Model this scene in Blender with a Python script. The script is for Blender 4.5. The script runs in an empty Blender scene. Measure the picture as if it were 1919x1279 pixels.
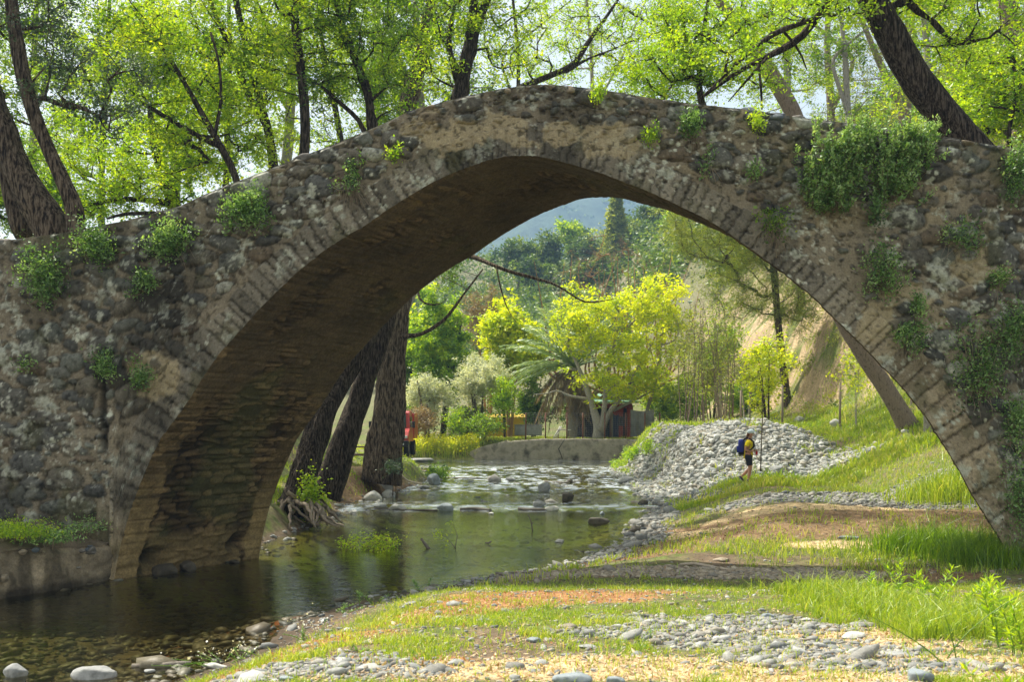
import bpy, bmesh, math, random
import numpy as np
from mathutils import Vector, Matrix
R = math.radians
SC = bpy.context.scene
COL = SC.collection

# ---------------------------------------------------------------- camera, sky, sun, exposure
F, CX, HY, CZ = 1866.0, 959.5, 805.0, 2.6          # photo focal length (px), horizon row, camera height
cd = bpy.data.cameras.new('camera'); cam = bpy.data.objects.new('camera', cd); COL.objects.link(cam)
cam.location = (0, 0, CZ); cam.rotation_euler = (R(90), 0, 0)
cd.lens = 35; cd.sensor_width = 36; cd.shift_y = 165.5/1919; cd.clip_start = .1; cd.clip_end = 6000
cd.dof.use_dof = True; cd.dof.focus_distance = 16.5; cd.dof.aperture_fstop = 3.2
SC.camera = cam
SUN_EL, SUN_AZ = 55, -50                            # degrees; azimuth from +Y towards +X
w = bpy.data.worlds.new('World'); SC.world = w; w.use_nodes = True
nt = w.node_tree; bg = nt.nodes['Background']
sky = nt.nodes.new('ShaderNodeTexSky'); sky.sky_type = 'NISHITA'; sky.sun_disc = False
sky.sun_elevation = R(SUN_EL); sky.sun_rotation = R(SUN_AZ)
sky.air_density = 1.0; sky.dust_density = 3.5; sky.ozone_density = 1.0; sky.altitude = 300
hs = nt.nodes.new('ShaderNodeHueSaturation'); hs.inputs['Saturation'].default_value = .45; tn_ = nt.nodes.new('ShaderNodeMix'); tn_.data_type = 'RGBA'; tn_.blend_type = 'MULTIPLY'; tn_.inputs[0].default_value = 1; tn_.inputs[7].default_value = (1.12, 1.03, .86, 1)   # thin white cloud
nt.links.new(sky.outputs[0], hs.inputs['Color']); nt.links.new(hs.outputs[0], tn_.inputs[6]); nt.links.new(tn_.outputs[2], bg.inputs[0]); bg.inputs[1].default_value = 0.15
sl = bpy.data.lights.new('sun', 'SUN'); sl.energy = 5.0; sl.angle = R(0.5); sl.color = (1, .93, .8)
so = bpy.data.objects.new('sun', sl); COL.objects.link(so)
S = Vector((math.sin(R(SUN_AZ))*math.cos(R(SUN_EL)), math.cos(R(SUN_AZ))*math.cos(R(SUN_EL)), math.sin(R(SUN_EL))))
so.rotation_euler = S.to_track_quat('Z', 'Y').to_euler()
SC.view_settings.view_transform = 'Standard'; SC.view_settings.look = 'None'
SC.view_settings.exposure = 1.05; SC.view_settings.gamma = 1
SC.cycles.max_bounces = 8; SC.cycles.transparent_max_bounces = 8
SC.cycles.diffuse_bounces = 3; SC.cycles.glossy_bounces = 3; SC.cycles.transmission_bounces = 4

# ---------------------------------------------------------------- helpers
def P(px, py, y): return np.array(((px-CX)/F*y, y, CZ-(py-HY)/F*y))
def sst(t): t = np.clip(t, 0, 1); return t*t*(3-2*t)
def hsh(xi, yi, s):
    h = (xi*374761393 + yi*668265263 + s*1442695041) & 0xffffffff
    h = ((h ^ (h >> 13))*1274126177) & 0xffffffff
    h = ((h ^ (h >> 16))*2246822519) & 0xffffffff
    return ((h ^ (h >> 15)) & 0xffffff)/float(0xffffff)
def vn(x, y, s=0):
    x = np.asarray(x, float); y = np.asarray(y, float)
    xi = np.floor(x).astype(np.int64); yi = np.floor(y).astype(np.int64)
    fx = x-xi; fy = y-yi; fx = fx*fx*(3-2*fx); fy = fy*fy*(3-2*fy)
    a = hsh(xi, yi, s); b = hsh(xi+1, yi, s); c = hsh(xi, yi+1, s); d = hsh(xi+1, yi+1, s)
    return (a*(1-fx)+b*fx)*(1-fy)+(c*(1-fx)+d*fx)*fy
def fbm(x, y, o=4, s=0):
    v = 0; a = .5; t = 0
    for i in range(o):
        v = v + a*vn(np.asarray(x)*2**i+17.3*i, np.asarray(y)*2**i-9.1*i, s+i*7); t += a; a *= .55
    return v/t

def tag(o, label=None, cat=None, group=None, kind=None):
    if label: o['label'] = label
    if cat: o['category'] = cat
    if group: o['group'] = group
    if kind: o['kind'] = kind
    return o
def empty(name, loc, label=None, cat=None, group=None, rz=0):
    o = bpy.data.objects.new(name, None); COL.objects.link(o); o.location = tuple(map(float, loc)); o.rotation_euler[2] = rz
    o.empty_display_size = .1
    return tag(o, label, cat, group)
def mk(name, V, Fq, mat, parent=None, smooth=True, attrs=None, world=True, mi=None):
    """V (n,3) array; Fq list of (k, int array (m,k)). world=True: V is in world space even if parented"""
    V = np.asarray(V, np.float32)
    if parent is not None and world: V = V-np.array(parent.location, np.float32)
    me = bpy.data.meshes.new(name)
    if isinstance(Fq, np.ndarray): Fq = [Fq]
    Fq = [np.asarray(f, np.int32) for f in Fq if len(f)]
    me.vertices.add(len(V)); me.vertices.foreach_set('co', V.ravel())
    tot = sum(f.size for f in Fq); nf = sum(len(f) for f in Fq)
    me.loops.add(tot); me.polygons.add(nf)
    me.loops.foreach_set('vertex_index', np.concatenate([f.ravel() for f in Fq]))
    ls = np.concatenate([np.full(len(f), f.shape[1], np.int32) for f in Fq])
    st = np.concatenate([[0], np.cumsum(ls)[:-1]]).astype(np.int32)
    me.polygons.foreach_set('loop_start', st); me.polygons.foreach_set('loop_total', ls)
    me.polygons.foreach_set('use_smooth', np.full(nf, bool(smooth)))
    if attrs:
        for k, a in attrs.items():
            a = np.asarray(a, np.float32)
            if a.ndim == 1:
                at = me.attributes.new(k, 'FLOAT', 'POINT'); at.data.foreach_set('value', a)
            else:
                at = me.attributes.new(k, 'FLOAT_COLOR', 'POINT')
                if a.shape[1] == 3: a = np.hstack([a, np.ones((len(a), 1), np.float32)])
                at.data.foreach_set('color', a.ravel())
    for m in (mat if isinstance(mat, (list, tuple)) else [mat]): me.materials.append(m)
    if mi is not None: me.polygons.foreach_set('material_index', np.asarray(mi, np.int32))
    me.update(calc_edges=True)
    o = bpy.data.objects.new(name, me); COL.objects.link(o)
    if parent is not None: o.parent = parent
    return o
class MB:
    """collects shapes for one mesh"""
    def __init__(s): s.v = []; s.f = {}; s.n = 0; s.a = []
    def add(s, V, faces, a=0.5):
        V = np.asarray(V, float).reshape(-1, 3)
        for f in (faces if isinstance(faces, list) else [faces]):
            f = np.asarray(f)
            if f.size: s.f.setdefault(f.shape[1], []).append(f+s.n)
        s.v.append(V); s.n += len(V)
        s.a.append(np.broadcast_to(np.asarray(a, float), (len(V),)).copy())
        return s
    def box(s, c, d, rot=None, a=.5, bev=.0):
        c = np.array(c, float); h = np.array(d, float)/2
        if bev <= 0:
            V = np.array([[x, y, z] for x in (-1, 1) for y in (-1, 1) for z in (-1, 1)])*h
            Fc = np.array([[0, 1, 3, 2], [4, 6, 7, 5], [0, 4, 5, 1], [2, 3, 7, 6], [0, 2, 6, 4], [1, 5, 7, 3]])
            if rot is not None: V = V @ np.array(rot).T
            return s.add(V+c, Fc, a)
        bm = bmesh.new(); bmesh.ops.create_cube(bm, size=1)
        for v in bm.verts: v.co = Vector((v.co[0]*d[0], v.co[1]*d[1], v.co[2]*d[2]))
        bmesh.ops.bevel(bm, geom=bm.edges[:]+bm.verts[:], offset=bev, segments=2, profile=.5, affect='EDGES')
        return s.bm(bm, c, rot, a)
    def bm(s, bm, c=(0, 0, 0), rot=None, a=.5):
        bm.verts.index_update()
        V = np.array([v.co[:] for v in bm.verts])
        if rot is not None: V = V @ np.array(rot).T
        g = {}
        for f in bm.faces: g.setdefault(len(f.verts), []).append([v.index for v in f.verts])
        bm.free()
        return s.add(V+np.array(c), [np.array(x) for x in g.values()], a)
    def tube(s, pts, rad, n=6, a=.5, cap=True, bark=0, seed=0):
        pts = np.asarray(pts, float); m = len(pts)
        rad = np.broadcast_to(np.asarray(rad, float), (m,))
        T = np.gradient(pts, axis=0); T /= np.linalg.norm(T, axis=1, keepdims=True)+1e-9
        up = np.array([0, 0, 1.]) if abs(T[0, 2]) < .9 else np.array([1., 0, 0])
        N = np.zeros_like(T); v = up-T[0]*(up@T[0]); v /= np.linalg.norm(v)
        for i in range(m):
            v = v-T[i]*(v@T[i]); v /= np.linalg.norm(v)+1e-9; N[i] = v
        B = np.cross(T, N)
        th = np.linspace(0, 2*np.pi, n, endpoint=False)
        rr = np.repeat(rad[:, None], n, 1)
        if bark:
            L = np.concatenate([[0], np.cumsum(np.linalg.norm(np.diff(pts, axis=0), axis=1))])
            A = np.repeat(th[None], m, 0); LL = np.repeat(L[:, None], n, 1)
            k = max(3, int(n/3.2)); u = A/(2*np.pi)*k
            per = np.minimum(u, k-u)
            nz = np.abs(fbm(per*2.2+seed, LL*1.3/np.maximum(rad.mean(), .05)*.35, 3, seed)-.5)*2
            big = fbm(np.cos(A)*1.3+seed, np.sin(A)*1.3+LL*.9, 3, seed+5)-.5
            rr = rr*(1+bark*(nz-.4)+bark*2.2*big)
            if bark > .12:
                rk = np.random.default_rng(seed+77)
                for _ in range(int(L[-1]*1.6)+2):
                    l0 = rk.uniform(0, L[-1]); a0 = rk.uniform(0, 6.28); w0 = rk.uniform(.12, .35); da = np.angle(np.exp(1j*(A-a0)))*rr; rr = rr+rk.uniform(-.05, .10)*np.exp(-((LL-l0)/w0)**2-(da/w0)**2)*min(1, rad.mean()/.3)
        V = pts[:, None, :]+rr[..., None]*(np.cos(th)[None, :, None]*N[:, None, :]+np.sin(th)[None, :, None]*B[:, None, :])
        V = V.reshape(-1, 3); i = np.arange(m-1)[:, None]*n; j = np.arange(n)[None]
        q = np.stack([i+j, i+(j+1) % n, i+n+(j+1) % n, i+n+j], -1).reshape(-1, 4)
        fs = [q]
        if cap:
            V = np.vstack([V, pts[0], pts[-1]]); b0 = len(V)-2; b1 = len(V)-1; jj = np.arange(n)
            fs.append(np.stack([np.full(n, b0), (jj+1) % n, jj], -1))
            fs.append(np.stack([np.full(n, b1), (m-1)*n+jj, (m-1)*n+(jj+1) % n], -1))
        return s.add(V, fs, a)
    def ell(s, c, r, seg=10, rot=None, a=.5, noise=0, seed=0):
        th = np.linspace(0, 2*np.pi, seg, endpoint=False); ph = np.linspace(0, np.pi, seg//2+1)[1:-1]
        V = [[0, 0, 1]]+[[math.sin(p)*math.cos(t), math.sin(p)*math.sin(t), math.cos(p)] for p in ph for t in th]+[[0, 0, -1]]
        V = np.array(V)
        if noise: V = V*(1+noise*(fbm(V[:, :1]*1.7+seed, V[:, 1:2]*1.7+V[:, 2:]*1.3, 2, seed)-.5)*2)
        V = V*np.array(r)
        if rot is not None: V = V @ np.array(rot).T
        m = len(ph); q = []; t3 = []
        for j in range(seg):
            k = (j+1) % seg
            t3.append([0, 1+j, 1+k]); t3.append([len(V)-1, 1+(m-1)*seg+k, 1+(m-1)*seg+j])
            for i in range(m-1): q.append([1+i*seg+j, 1+(i+1)*seg+j, 1+(i+1)*seg+k, 1+i*seg+k])
        return s.add(V+np.array(c), [np.array(t3), np.array(q)], a)
    def build(s, name, mat, parent=None, smooth=True, world=True):
        return mk(name, np.vstack(s.v), [np.vstack(x) for x in s.f.values()], mat, parent, smooth, {'rnd': np.concatenate(s.a)}, world)
def rotz(a): c, s_ = math.cos(a), math.sin(a); return np.array([[c, -s_, 0], [s_, c, 0], [0, 0, 1]])
def roty(a): c, s_ = math.cos(a), math.sin(a); return np.array([[c, 0, s_], [0, 1, 0], [-s_, 0, c]])
def rotx(a): c, s_ = math.cos(a), math.sin(a); return np.array([[1, 0, 0], [0, c, -s_], [0, s_, c]])

# ---------------------------------------------------------------- materials
def newmat(name):
    m = bpy.data.materials.new(name); m.use_nodes = True
    n = m.node_tree; n.nodes.clear(); o = n.nodes.new('ShaderNodeOutputMaterial')
    return m, n, o
def ramp(n, fac, cols, pos=None):
    r = n.nodes.new('ShaderNodeValToRGB'); e = r.color_ramp.elements
    k = len(cols); pos = pos or [i/(k-1) for i in range(k)]
    while len(e) < k: e.new(.5)
    for i in range(k): e[i].position = pos[i]; e[i].color = (*cols[i], 1)
    n.links.new(fac, r.inputs[0]); return r.outputs[0]
def tex(n, scale, detail=5, kind='Noise', vscale=None, rough=.6):
    tc = n.nodes.new('ShaderNodeTexCoord'); t = n.nodes.new('ShaderNodeTex'+kind)
    t.inputs['Scale'].default_value = scale
    if kind == 'Noise': t.inputs['Detail'].default_value = detail; t.inputs['Roughness'].default_value = rough
    if vscale:
        mp = n.nodes.new('ShaderNodeMapping'); mp.inputs['Scale'].default_value = vscale
        n.links.new(tc.outputs['Object'], mp.inputs[0]); n.links.new(mp.outputs[0], t.inputs['Vector'])
    else: n.links.new(tc.outputs['Object'], t.inputs['Vector'])
    return t.outputs[0]
def mix(n, fac, a, b, mode='MIX'):
    x = n.nodes.new('ShaderNodeMix'); x.data_type = 'RGBA'; x.blend_type = mode
    for s_, v in ((0, fac), (6, a), (7, b)):
        if isinstance(v, (int, float)): x.inputs[s_].default_value = v
        elif isinstance(v, tuple): x.inputs[s_].default_value = (*v, 1)
        else: n.links.new(v, x.inputs[s_])
    return x.outputs[2]
def attr(n, name, col=False):
    a = n.nodes.new('ShaderNodeAttribute'); a.attribute_name = name
    return a.outputs['Color'] if col else a.outputs['Fac']
def bump(n, h, strength=.5, dist=.02):
    b = n.nodes.new('ShaderNodeBump'); b.inputs['Strength'].default_value = strength; b.inputs['Distance'].default_value = dist
    n.links.new(h, b.inputs['Height']); return b.outputs[0]
def pmat(name, c1, c2=None, scale=8, rough=.85, bscale=None, bstr=.5, bdist=.02, vscale=None, spec=.3, metal=0, c3=None, use_rnd=False, coat=0):
    m, n, o = newmat(name); b = n.nodes.new('ShaderNodeBsdfPrincipled')
    b.inputs['Roughness'].default_value = rough; b.inputs['Metallic'].default_value = metal
    b.inputs['Specular IOR Level'].default_value = spec; b.inputs['Coat Weight'].default_value = coat
    if c2 is None: c2 = tuple(x*.8 for x in c1)
    cols = [c1, c2]+([c3] if c3 else [])
    t = tex(n, scale, 6, vscale=vscale)
    c = ramp(n, t, cols, [.35, .65] if not c3 else [.3, .5, .7])
    if use_rnd:
        c = mix(n, .55, ramp(n, attr(n, 'rnd'), cols), c)
    n.links.new(c, b.inputs['Base Color'])
    if bscale:
        n.links.new(bump(n, tex(n, bscale, 6, vscale=vscale), bstr, bdist), b.inputs['Normal'])
    n.links.new(b.outputs[0], o.inputs[0]); return m
def leafmat(name, cols, trans=.5, gloss=.05, tcol=1.25):
    m, n, o = newmat(name)
    c = ramp(n, attr(n, 'rnd'), cols)
    d = n.nodes.new('ShaderNodeBsdfDiffuse'); t = n.nodes.new('ShaderNodeBsdfTranslucent'); g = n.nodes.new('ShaderNodeBsdfGlossy')
    g.inputs['Roughness'].default_value = .45; g.inputs['Color'].default_value = (.9, .95, .9, 1)
    n.links.new(c, d.inputs[0])
    n.links.new(mix(n, 1.0, c, (1.25*tcol, 1.15*tcol, .5*tcol), 'MULTIPLY'), t.inputs[0])
    a = n.nodes.new('ShaderNodeMixShader'); a.inputs[0].default_value = trans
    n.links.new(d.outputs[0], a.inputs[1]); n.links.new(t.outputs[0], a.inputs[2])
    b = n.nodes.new('ShaderNodeMixShader'); b.inputs[0].default_value = gloss
    n.links.new(a.outputs[0], b.inputs[1]); n.links.new(g.outputs[0], b.inputs[2])
    n.links.new(b.outputs[0], o.inputs[0]); return m
def vcolmat(name, rough=.9, nscale=30, namt=.45, bscale=40, bstr=.6, bdist=.01, spec=.25, var=(.55, 1.35)):
    m, n, o = newmat(name); b = n.nodes.new('ShaderNodeBsdfPrincipled')
    b.inputs['Roughness'].default_value = rough; b.inputs['Specular IOR Level'].default_value = spec
    t = tex(n, nscale, 8, rough=.7)
    g = ramp(n, t, [(var[0],)*3, (1, 1, 1), (var[1],)*3], [.3, .5, .7])
    n.links.new(mix(n, 1.0, attr(n, 'col', True), g, 'MULTIPLY'), b.inputs['Base Color'])
    n.links.new(bump(n, tex(n, bscale, 8, rough=.7), bstr, bdist), b.inputs['Normal'])
    n.links.new(b.outputs[0], o.inputs[0]); return m
# ---------------------------------------------------------------- land form
D = 17.2; SH = 1.72; DEP = 2.96                     # bridge face distance, skew shift, depth
def zw(y): return np.interp(y, [0, 31.5, 33, 38, 52, 4000], [0, 0, .1, .1, .6, .6])
XR = ([0, 8, 10.2, 12, 13.3, 15.4, 16.4, 18, 18.7, 22.6, 27, 31, 36, 42, 50, 60, 65, 70],
      [-6, -4.2, -3.45, -3.08, -2.85, -2.14, -1.14, -.28, .7, 2.7, 3.6, 4.6, 5.6, 6.0, 5.0, 6.3, 8.9, 9])
XL = ([0, 10, 13.5, 15.3, 17.2, 20.2, 22, 25, 27, 30, 33, 38, 45, 50, 60, 66],
      [-16, -14, -11, -8.6, -6.9, -5.4, -5.5, -5.4, -5.2, -5.1, -5.6, -4.7, -3.6, -4.3, -7, -9])
HR = ([0, 6, 9, 12, 13.6, 15.2, 17, 20, 25, 28, 31, 36, 45, 60, 70, 4000], [1.02, 1.0, .82, .62, .42, .2, .28, .5, .75, .85, .9, .97, 1.2, 1.5, 1.85, 1.85])
def ground(x, y):
    x = np.asarray(x, float); y = np.asarray(y, float)
    wz = zw(y); xr = np.interp(y, *XR); xl = np.interp(y, *XL)
    n1 = fbm(x*.35, y*.35, 4, 3)-.5; n2 = fbm(x*1.7, y*1.7, 4, 9)-.5
    dR = x-xr+n1*.7; dL = xl-x+n1*.5
    hr = np.interp(y, *HR)
    zr = wz+(hr-wz)*sst(dR/np.interp(y, [8, 14, 20, 31, 50], [3.2, 2.4, 4.2, 3.4, 2.5]))
    hl = np.interp(y, [0, 20, 24, 27, 30, 38, 60, 70], [1.8, 1.6, .7, .65, .9, 1.05, 1.25, 1.3])
    zl = wz+(hl-wz)*sst(dL/np.interp(y, [20, 30, 38], [.8, 1.0, 1.1]))+2.0*sst((dL-2.6)/4)
    dep = np.interp(y, [0, 30, 34, 52, 60], [.42, .4, .10, .07, .3])
    zb = wz-dep*sst(np.minimum(-dR, -dL)/2.2)-.02
    z = np.where(dR > 0, zr, np.where(dL > 0, zl, zb))
    # river end: far bank
    far = sst((y-65.2)/.7)
    land = np.where(x < -2.2, 1.15, 1.86)+.12*n1
    z = np.where(y > 65, z*(1-far)+np.maximum(land, z*(1-far))*far, z)
    # gravel mound, right slope, cliff
    mound = zr+1.75*sst((y-33.2)/6)*sst((x-5.2)/2.4)*(1-sst((y-41)/5)*.15)*(1-.55*sst((y-52)/8))
    mound = mound+np.where(x > 7, 1, 0)*0
    mound = mound+.55*(fbm(x*.8, y*.8, 4, 61)-.5)*sst((y-34)/3)*sst((48-y)/3)-.5*sst((x-9.5)/3)*sst((45-y)/4)
    mound = np.where((y > 33.2) & (y < 140), mound, -9)
    slope = zr+.43*np.maximum(0, x-10.0-.02*(y-24))*sst((y-22.5)/5)
    slope = np.where(y > 22, slope, -9)
    z2 = np.maximum(mound, slope)
    k = sst((dR-.3)/1.0)
    z = np.where(dR > 0, np.maximum(z, z*(1-k)+z2*k), z)
    cl = sst((y-43)/9)*(3.9*sst((x-15.6+1.6*n1)/3.4)+.72*np.clip(x-17.3, 0, 9)+.12*np.clip(x-26, 0, 80)+1.3*n1*sst((x-15)/3))
    z = z+np.maximum(cl, 0)*sst(1-(y-90)/200)
    # distant hill
    z = z+np.where(y > 86, .25*np.maximum(0, np.minimum(y, 280)-86), 0)*(1+.14*(fbm(x*.008+5, y*.008, 3, 4)-.5)*2)
    z = z-np.where(y > 280, .12*np.maximum(0, y-280), 0)
    z = z+np.where(y > 90, (fbm(x*.03, y*.03, 4, 21)-.5)*np.minimum((y-90)*.08, 9), 0)
    z = z+.10*n1*sst((np.abs(np.maximum(dR, dL))-.2)/1.5)*np.where(y < 100, 1, 4)+.05*n2*sst(np.maximum(dR, dL)/.8)
    z = np.where((x < -6.6) & (y > 10) & (y < 20.6), np.minimum(z, .45-.0*x), z)
    z = np.where(y < 0, 1.02+.1*n1, z)
    return z
def G(px, py, water=False):
    ys = np.concatenate([np.linspace(4, 40, 5000), np.linspace(40, 250, 3000)]); xs = (px-CX)/F*ys
    z = zw(ys) if water else np.maximum(ground(xs, ys), zw(ys))
    pg = HY+(CZ-z)/ys*F
    i = int(np.argmax(pg <= py)); return np.array((xs[i], ys[i], z[i]))
# patches on the ground: kind -> list of (centre x, y, rx, ry)
PATCH = {'orange': [], 'gravel': [], 'straw': [], 'dirt': [], 'grass': []}
def patch(kind, px, py, rx, ry):
    if kind == 'orange': rx *= 1.5; ry *= 1.45
    g = G(px, py); PATCH[kind].append((g[0], g[1], rx, ry))
for a in [(450, 1258, .55, .3), (520, 1235, .5, .3), (600, 1205, .5, .3), (700, 1175, .6, .4), (790, 1150, .7, .4), (900, 1128, .8, .5), (1010, 1120, 1.0, .5), (1130, 1112, .8, .4), (760, 1240, .4, .2),
          (1290, 940, 1.6, .9), (1360, 925, 2, .9)]: patch('orange', *a)
for a in [(1250, 1185, 1.2, .5), (1380, 1175, 1.3, .5), (1180, 1160, .5, .25), (1420, 1210, 1.0, .45), (1550, 1225, .9, .35), (1500, 1240, .8, .3), (1650, 1250, 1, .3), (1400, 1160, .7, .3),
          (640, 1245, .7, .4), (720, 1260, .5, .25), (440, 1275, .5, .3), (1100, 1075, 1.6, .6), (1250, 1072, 1.8, .55), (1400, 1075, 2.0, .5), (1540, 1080, 1.4, .45), (1000, 1082, .8, .35),
          (1290, 905, 1.7, 5), (1240, 930, 1.3, 3), (1330, 915, 1.4, 3), (1200, 900, 1.5, 6), (1230, 970, .55, 2.6), (1210, 1010, .5, 1.3), (1130, 1045, .8, .5), (1600, 932, 4.0, 1.3), (1480, 930, 2.5, .9), (1750, 940, 2.6, 1.1)]: patch('gravel', *a)
for a in [(1000, 1262, 1.6, .35), (1180, 1240, 1.2, .3), (1350, 1255, 1.3, .3), (1560, 1185, .9, .35), (1650, 1210, .9, .3), (1800, 1262, 1.3, .4), (1500, 1275, 1, .3), (880, 1255, .9, .3), (1750, 1240, 1.2, .3),
          (1620, 950, 2.2, .7), (1560, 1020, 1.0, .4), (1300, 1000, 1.2, .8), (1440, 955, 1.8, .6)]: patch('straw', *a)
for a in [(1420, 985, 3.6, 3.0), (1650, 985, 3.4, 2.2), (1300, 1000, 2.0, 2.0), (1550, 965, 4, 2), (1200, 1045, 1.6, 1.0), (1800, 975, 2.4, 2), (1700, 1080, 1.4, .6), (1150, 1072, 2, .5), (680, 890, 2.2, 5)]: patch('dirt', *a)
for a in [(1520, 1030, 1.6, .8), (1750, 1025, 1.4, 1.2), (1650, 1040, 1.2, .8), (1400, 1030, 1.2, .6), (1500, 1105, 3.0, .9), (1150, 1100, 2.2, .6), (900, 1105, 2, .6), (1800, 1140, 2.4, 1.5), (950, 1160, 2.2, .8), (1500, 895, 7, 2.0), (1290, 890, 3, 3),
          (1750, 900, 4, 3), (1600, 1140, 1.6, .6), (1700, 1180, 1.4, .5)]: patch('grass', *a)
def weight(kind, x, y, amp=.9, s=1):
    v = np.zeros(np.shape(x))-.3
    for (cx, cy, rx, ry) in PATCH[kind]:
        q = 1-np.sqrt(((x-cx)/rx)**2+((y-cy)/ry)**2)
        v = np.maximum(v, np.clip(q*2.2, -.3, 1))
    n = fbm(x*2.3, y*2.3, 4, s)-.5+.9*(fbm(x*8, y*8, 3, s+3)-.5)+.5*(fbm(x*25, y*25, 2, s+5)-.5)
    return np.clip((v+n*amp)*2.2, 0, 1)
def mound_w(x, y):
    m = sst((y-33.3)/1.2)*np.where(x < 8, sst((51-y)/2), sst((43.5-y)/2))*sst((x-4.7)/.5)*sst((13.2-x-.25*(y-34))/2.2)
    return m*np.clip(.66+3.2*(fbm(x*1.1, y*.8, 4, 31)-.44), 0, 1)
# ---------------------------------------------------------------- ground sheet
def gcolor(x, y, z):
    n = x.size
    e = fbm(x*.8, y*.8, 5, 12); e2 = fbm(x*6, y*6, 4, 14); e3 = fbm(x*.1, y*.1, 3, 15)
    earth = np.array([.17, .125, .08])*(.65+.7*e2[:, None])
    grass = np.array([.12, .155, .035])*(.6+.8*e2[:, None])
    C = earth.copy()
    dR = x-np.interp(y, *XR)
    g = np.clip((e-.42)*5+.45, 0, 1)*(.35+.65*sst((fbm(x*7, y*7, 4, 75)-.38)*5))*sst((z-zw(y)-.08)/.12)
    g = np.where(y > 42, np.clip(g+.35, 0, 1), g)
    for k, c in (('dirt', (.24, .155, .085)), ('grass', None), ('orange', (.34, .175, .075)), ('straw', (.60, .45, .25)), ('gravel', (.26, .26, .24))):
        wt = weight(k, x, y)
        if k == 'dirt': g = g*(1-wt*.9)
        elif k == 'grass': g = np.maximum(g, wt*(.45+.55*sst((fbm(x*7, y*7, 4, 75)-.38)*5)))
        if k == 'grass':
            C = C*(1-g[:, None])+grass*g[:, None]; continue
        C = C*(1-wt[:, None])+np.array(c)*(.6+.8*e2[:, None])*wt[:, None]
    m = mound_w(x, y)[:, None]; C = C*(1-m)+np.array([.36, .36, .32])*(.6+.7*e2[:, None])*m
    wet = (1-sst((z-zw(y))/.10)); under = sst((zw(y)-z)/.04)
    C = C*(1-.5*wet[:, None]*(dR < 1)[:, None])
    bed = np.array([.13, .105, .06])*(.5+1.0*fbm(x*5, y*5, 4, 40)[:, None])
    red = sst((fbm(x*1.1, y*1.1, 3, 44)-.45)*6)*sst((dR+2.2)/1.2)*(y < 14)
    bed = bed*(1-red[:, None])+np.array([.3, .085, .03])*red[:, None]
    pool_refl = sst((y-15)/3)[:, None]*.8; bed = bed*(1-pool_refl)+np.array([.30, .33, .07])*(.5+.9*fbm(x*2, y*2, 4, 41)[:, None])*pool_refl  # pool bed painted yellow-green, standing in for reflected trees
    C = C*(1-under[:, None])+bed*under[:, None]
    # cliff soil and far scrub
    cl = sst((y-44)/4)*sst((x-14.8)/1.2)*(y < 120)*np.clip(1.25-(e-.42)*5+(e2-.5), .0, 1)*(1-.4*sst((x-20)/3))
    C = C*(1-cl[:, None])+np.array([.38, .285, .175])*(.5+1.0*e2[:, None])*cl[:, None]
    pa = sst(1-np.abs(x-(11.5+.05*(y-50)))/2.2)*(y > 44)*(y < 75)
    C = C*(1-pa[:, None])+np.array([.48, .38, .24])*pa[:, None]
    f = sst((y-90)/20)[:, None]
    C = C*(1-f)+(np.array([.09, .11, .04])*(1-e3[:, None])+np.array([.22, .19, .12])*e3[:, None])*f*1.1
    return np.clip(C, .005, .9)
ys = [2.5]
while ys[-1] < 900: ys.append(ys[-1]+max(.035, ys[-1]*.0052))
ys = np.concatenate([np.linspace(-12, 2.3, 12), np.array(ys)])
us = np.linspace(-1, 1, 561)
X = us[None]*(5.5+np.maximum(ys, 2)[:, None]*.72); Y = np.repeat(ys[:, None], len(us), 1)
Z = ground(X, Y)
nr, nc = X.shape
ii = (np.arange(nr-1)[:, None]*nc+np.arange(nc-1)[None]).ravel()
quad = np.stack([ii, ii+1, ii+nc+1, ii+nc], 1)
gm = vcolmat('ground_earth', nscale=9, bscale=22, bstr=.9, bdist=.03, var=(.45, 1.5))
o = mk('ground', np.stack([X.ravel(), Y.ravel(), Z.ravel()], 1), quad, gm, attrs={'col': gcolor(X.ravel(), Y.ravel(), Z.ravel())})
tag(o, kind='structure')

# far mountain
def mountain(name, y0, y1, x0, x1, hf, col1, col2, nx=260, ny=70):
    xs = np.linspace(x0, x1, nx); yy = np.linspace(y0, y1, ny); X, Y = np.meshgrid(xs, yy); Z = hf(X, Y)
    i = (np.arange(ny-1)[:, None]*nx+np.arange(nx-1)[None]).ravel()
    e = fbm(X*.012, Y*.012, 5, 77).ravel()[:, None]; e = sst((e-.38)*5)
    C = np.array(col1)*(1-e)+np.array(col2)*e
    return tag(mk(name, np.stack([X.ravel(), Y.ravel(), Z.ravel()], 1), np.stack([i, i+1, i+nx+1, i+nx], 1), vcolmat(name+'_scrub', nscale=.05, bscale=.1, bstr=1, bdist=4), attrs={'col': C}), kind='structure')
def hfar(X, Y):
    ridge = 440+60*(fbm(X*.0016+2, X*0, 3, 5)-.5)*2+np.clip(X*.35, -230, 0)
    t = sst((Y-760)/900)
    return -25+ridge*t+(fbm(X*.006, Y*.006, 5, 8)-.5)*70*t
mountain('hills', 760, 1750, -1500, 1500, hfar, (.025, .065, .04), (.075, .12, .06))

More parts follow.
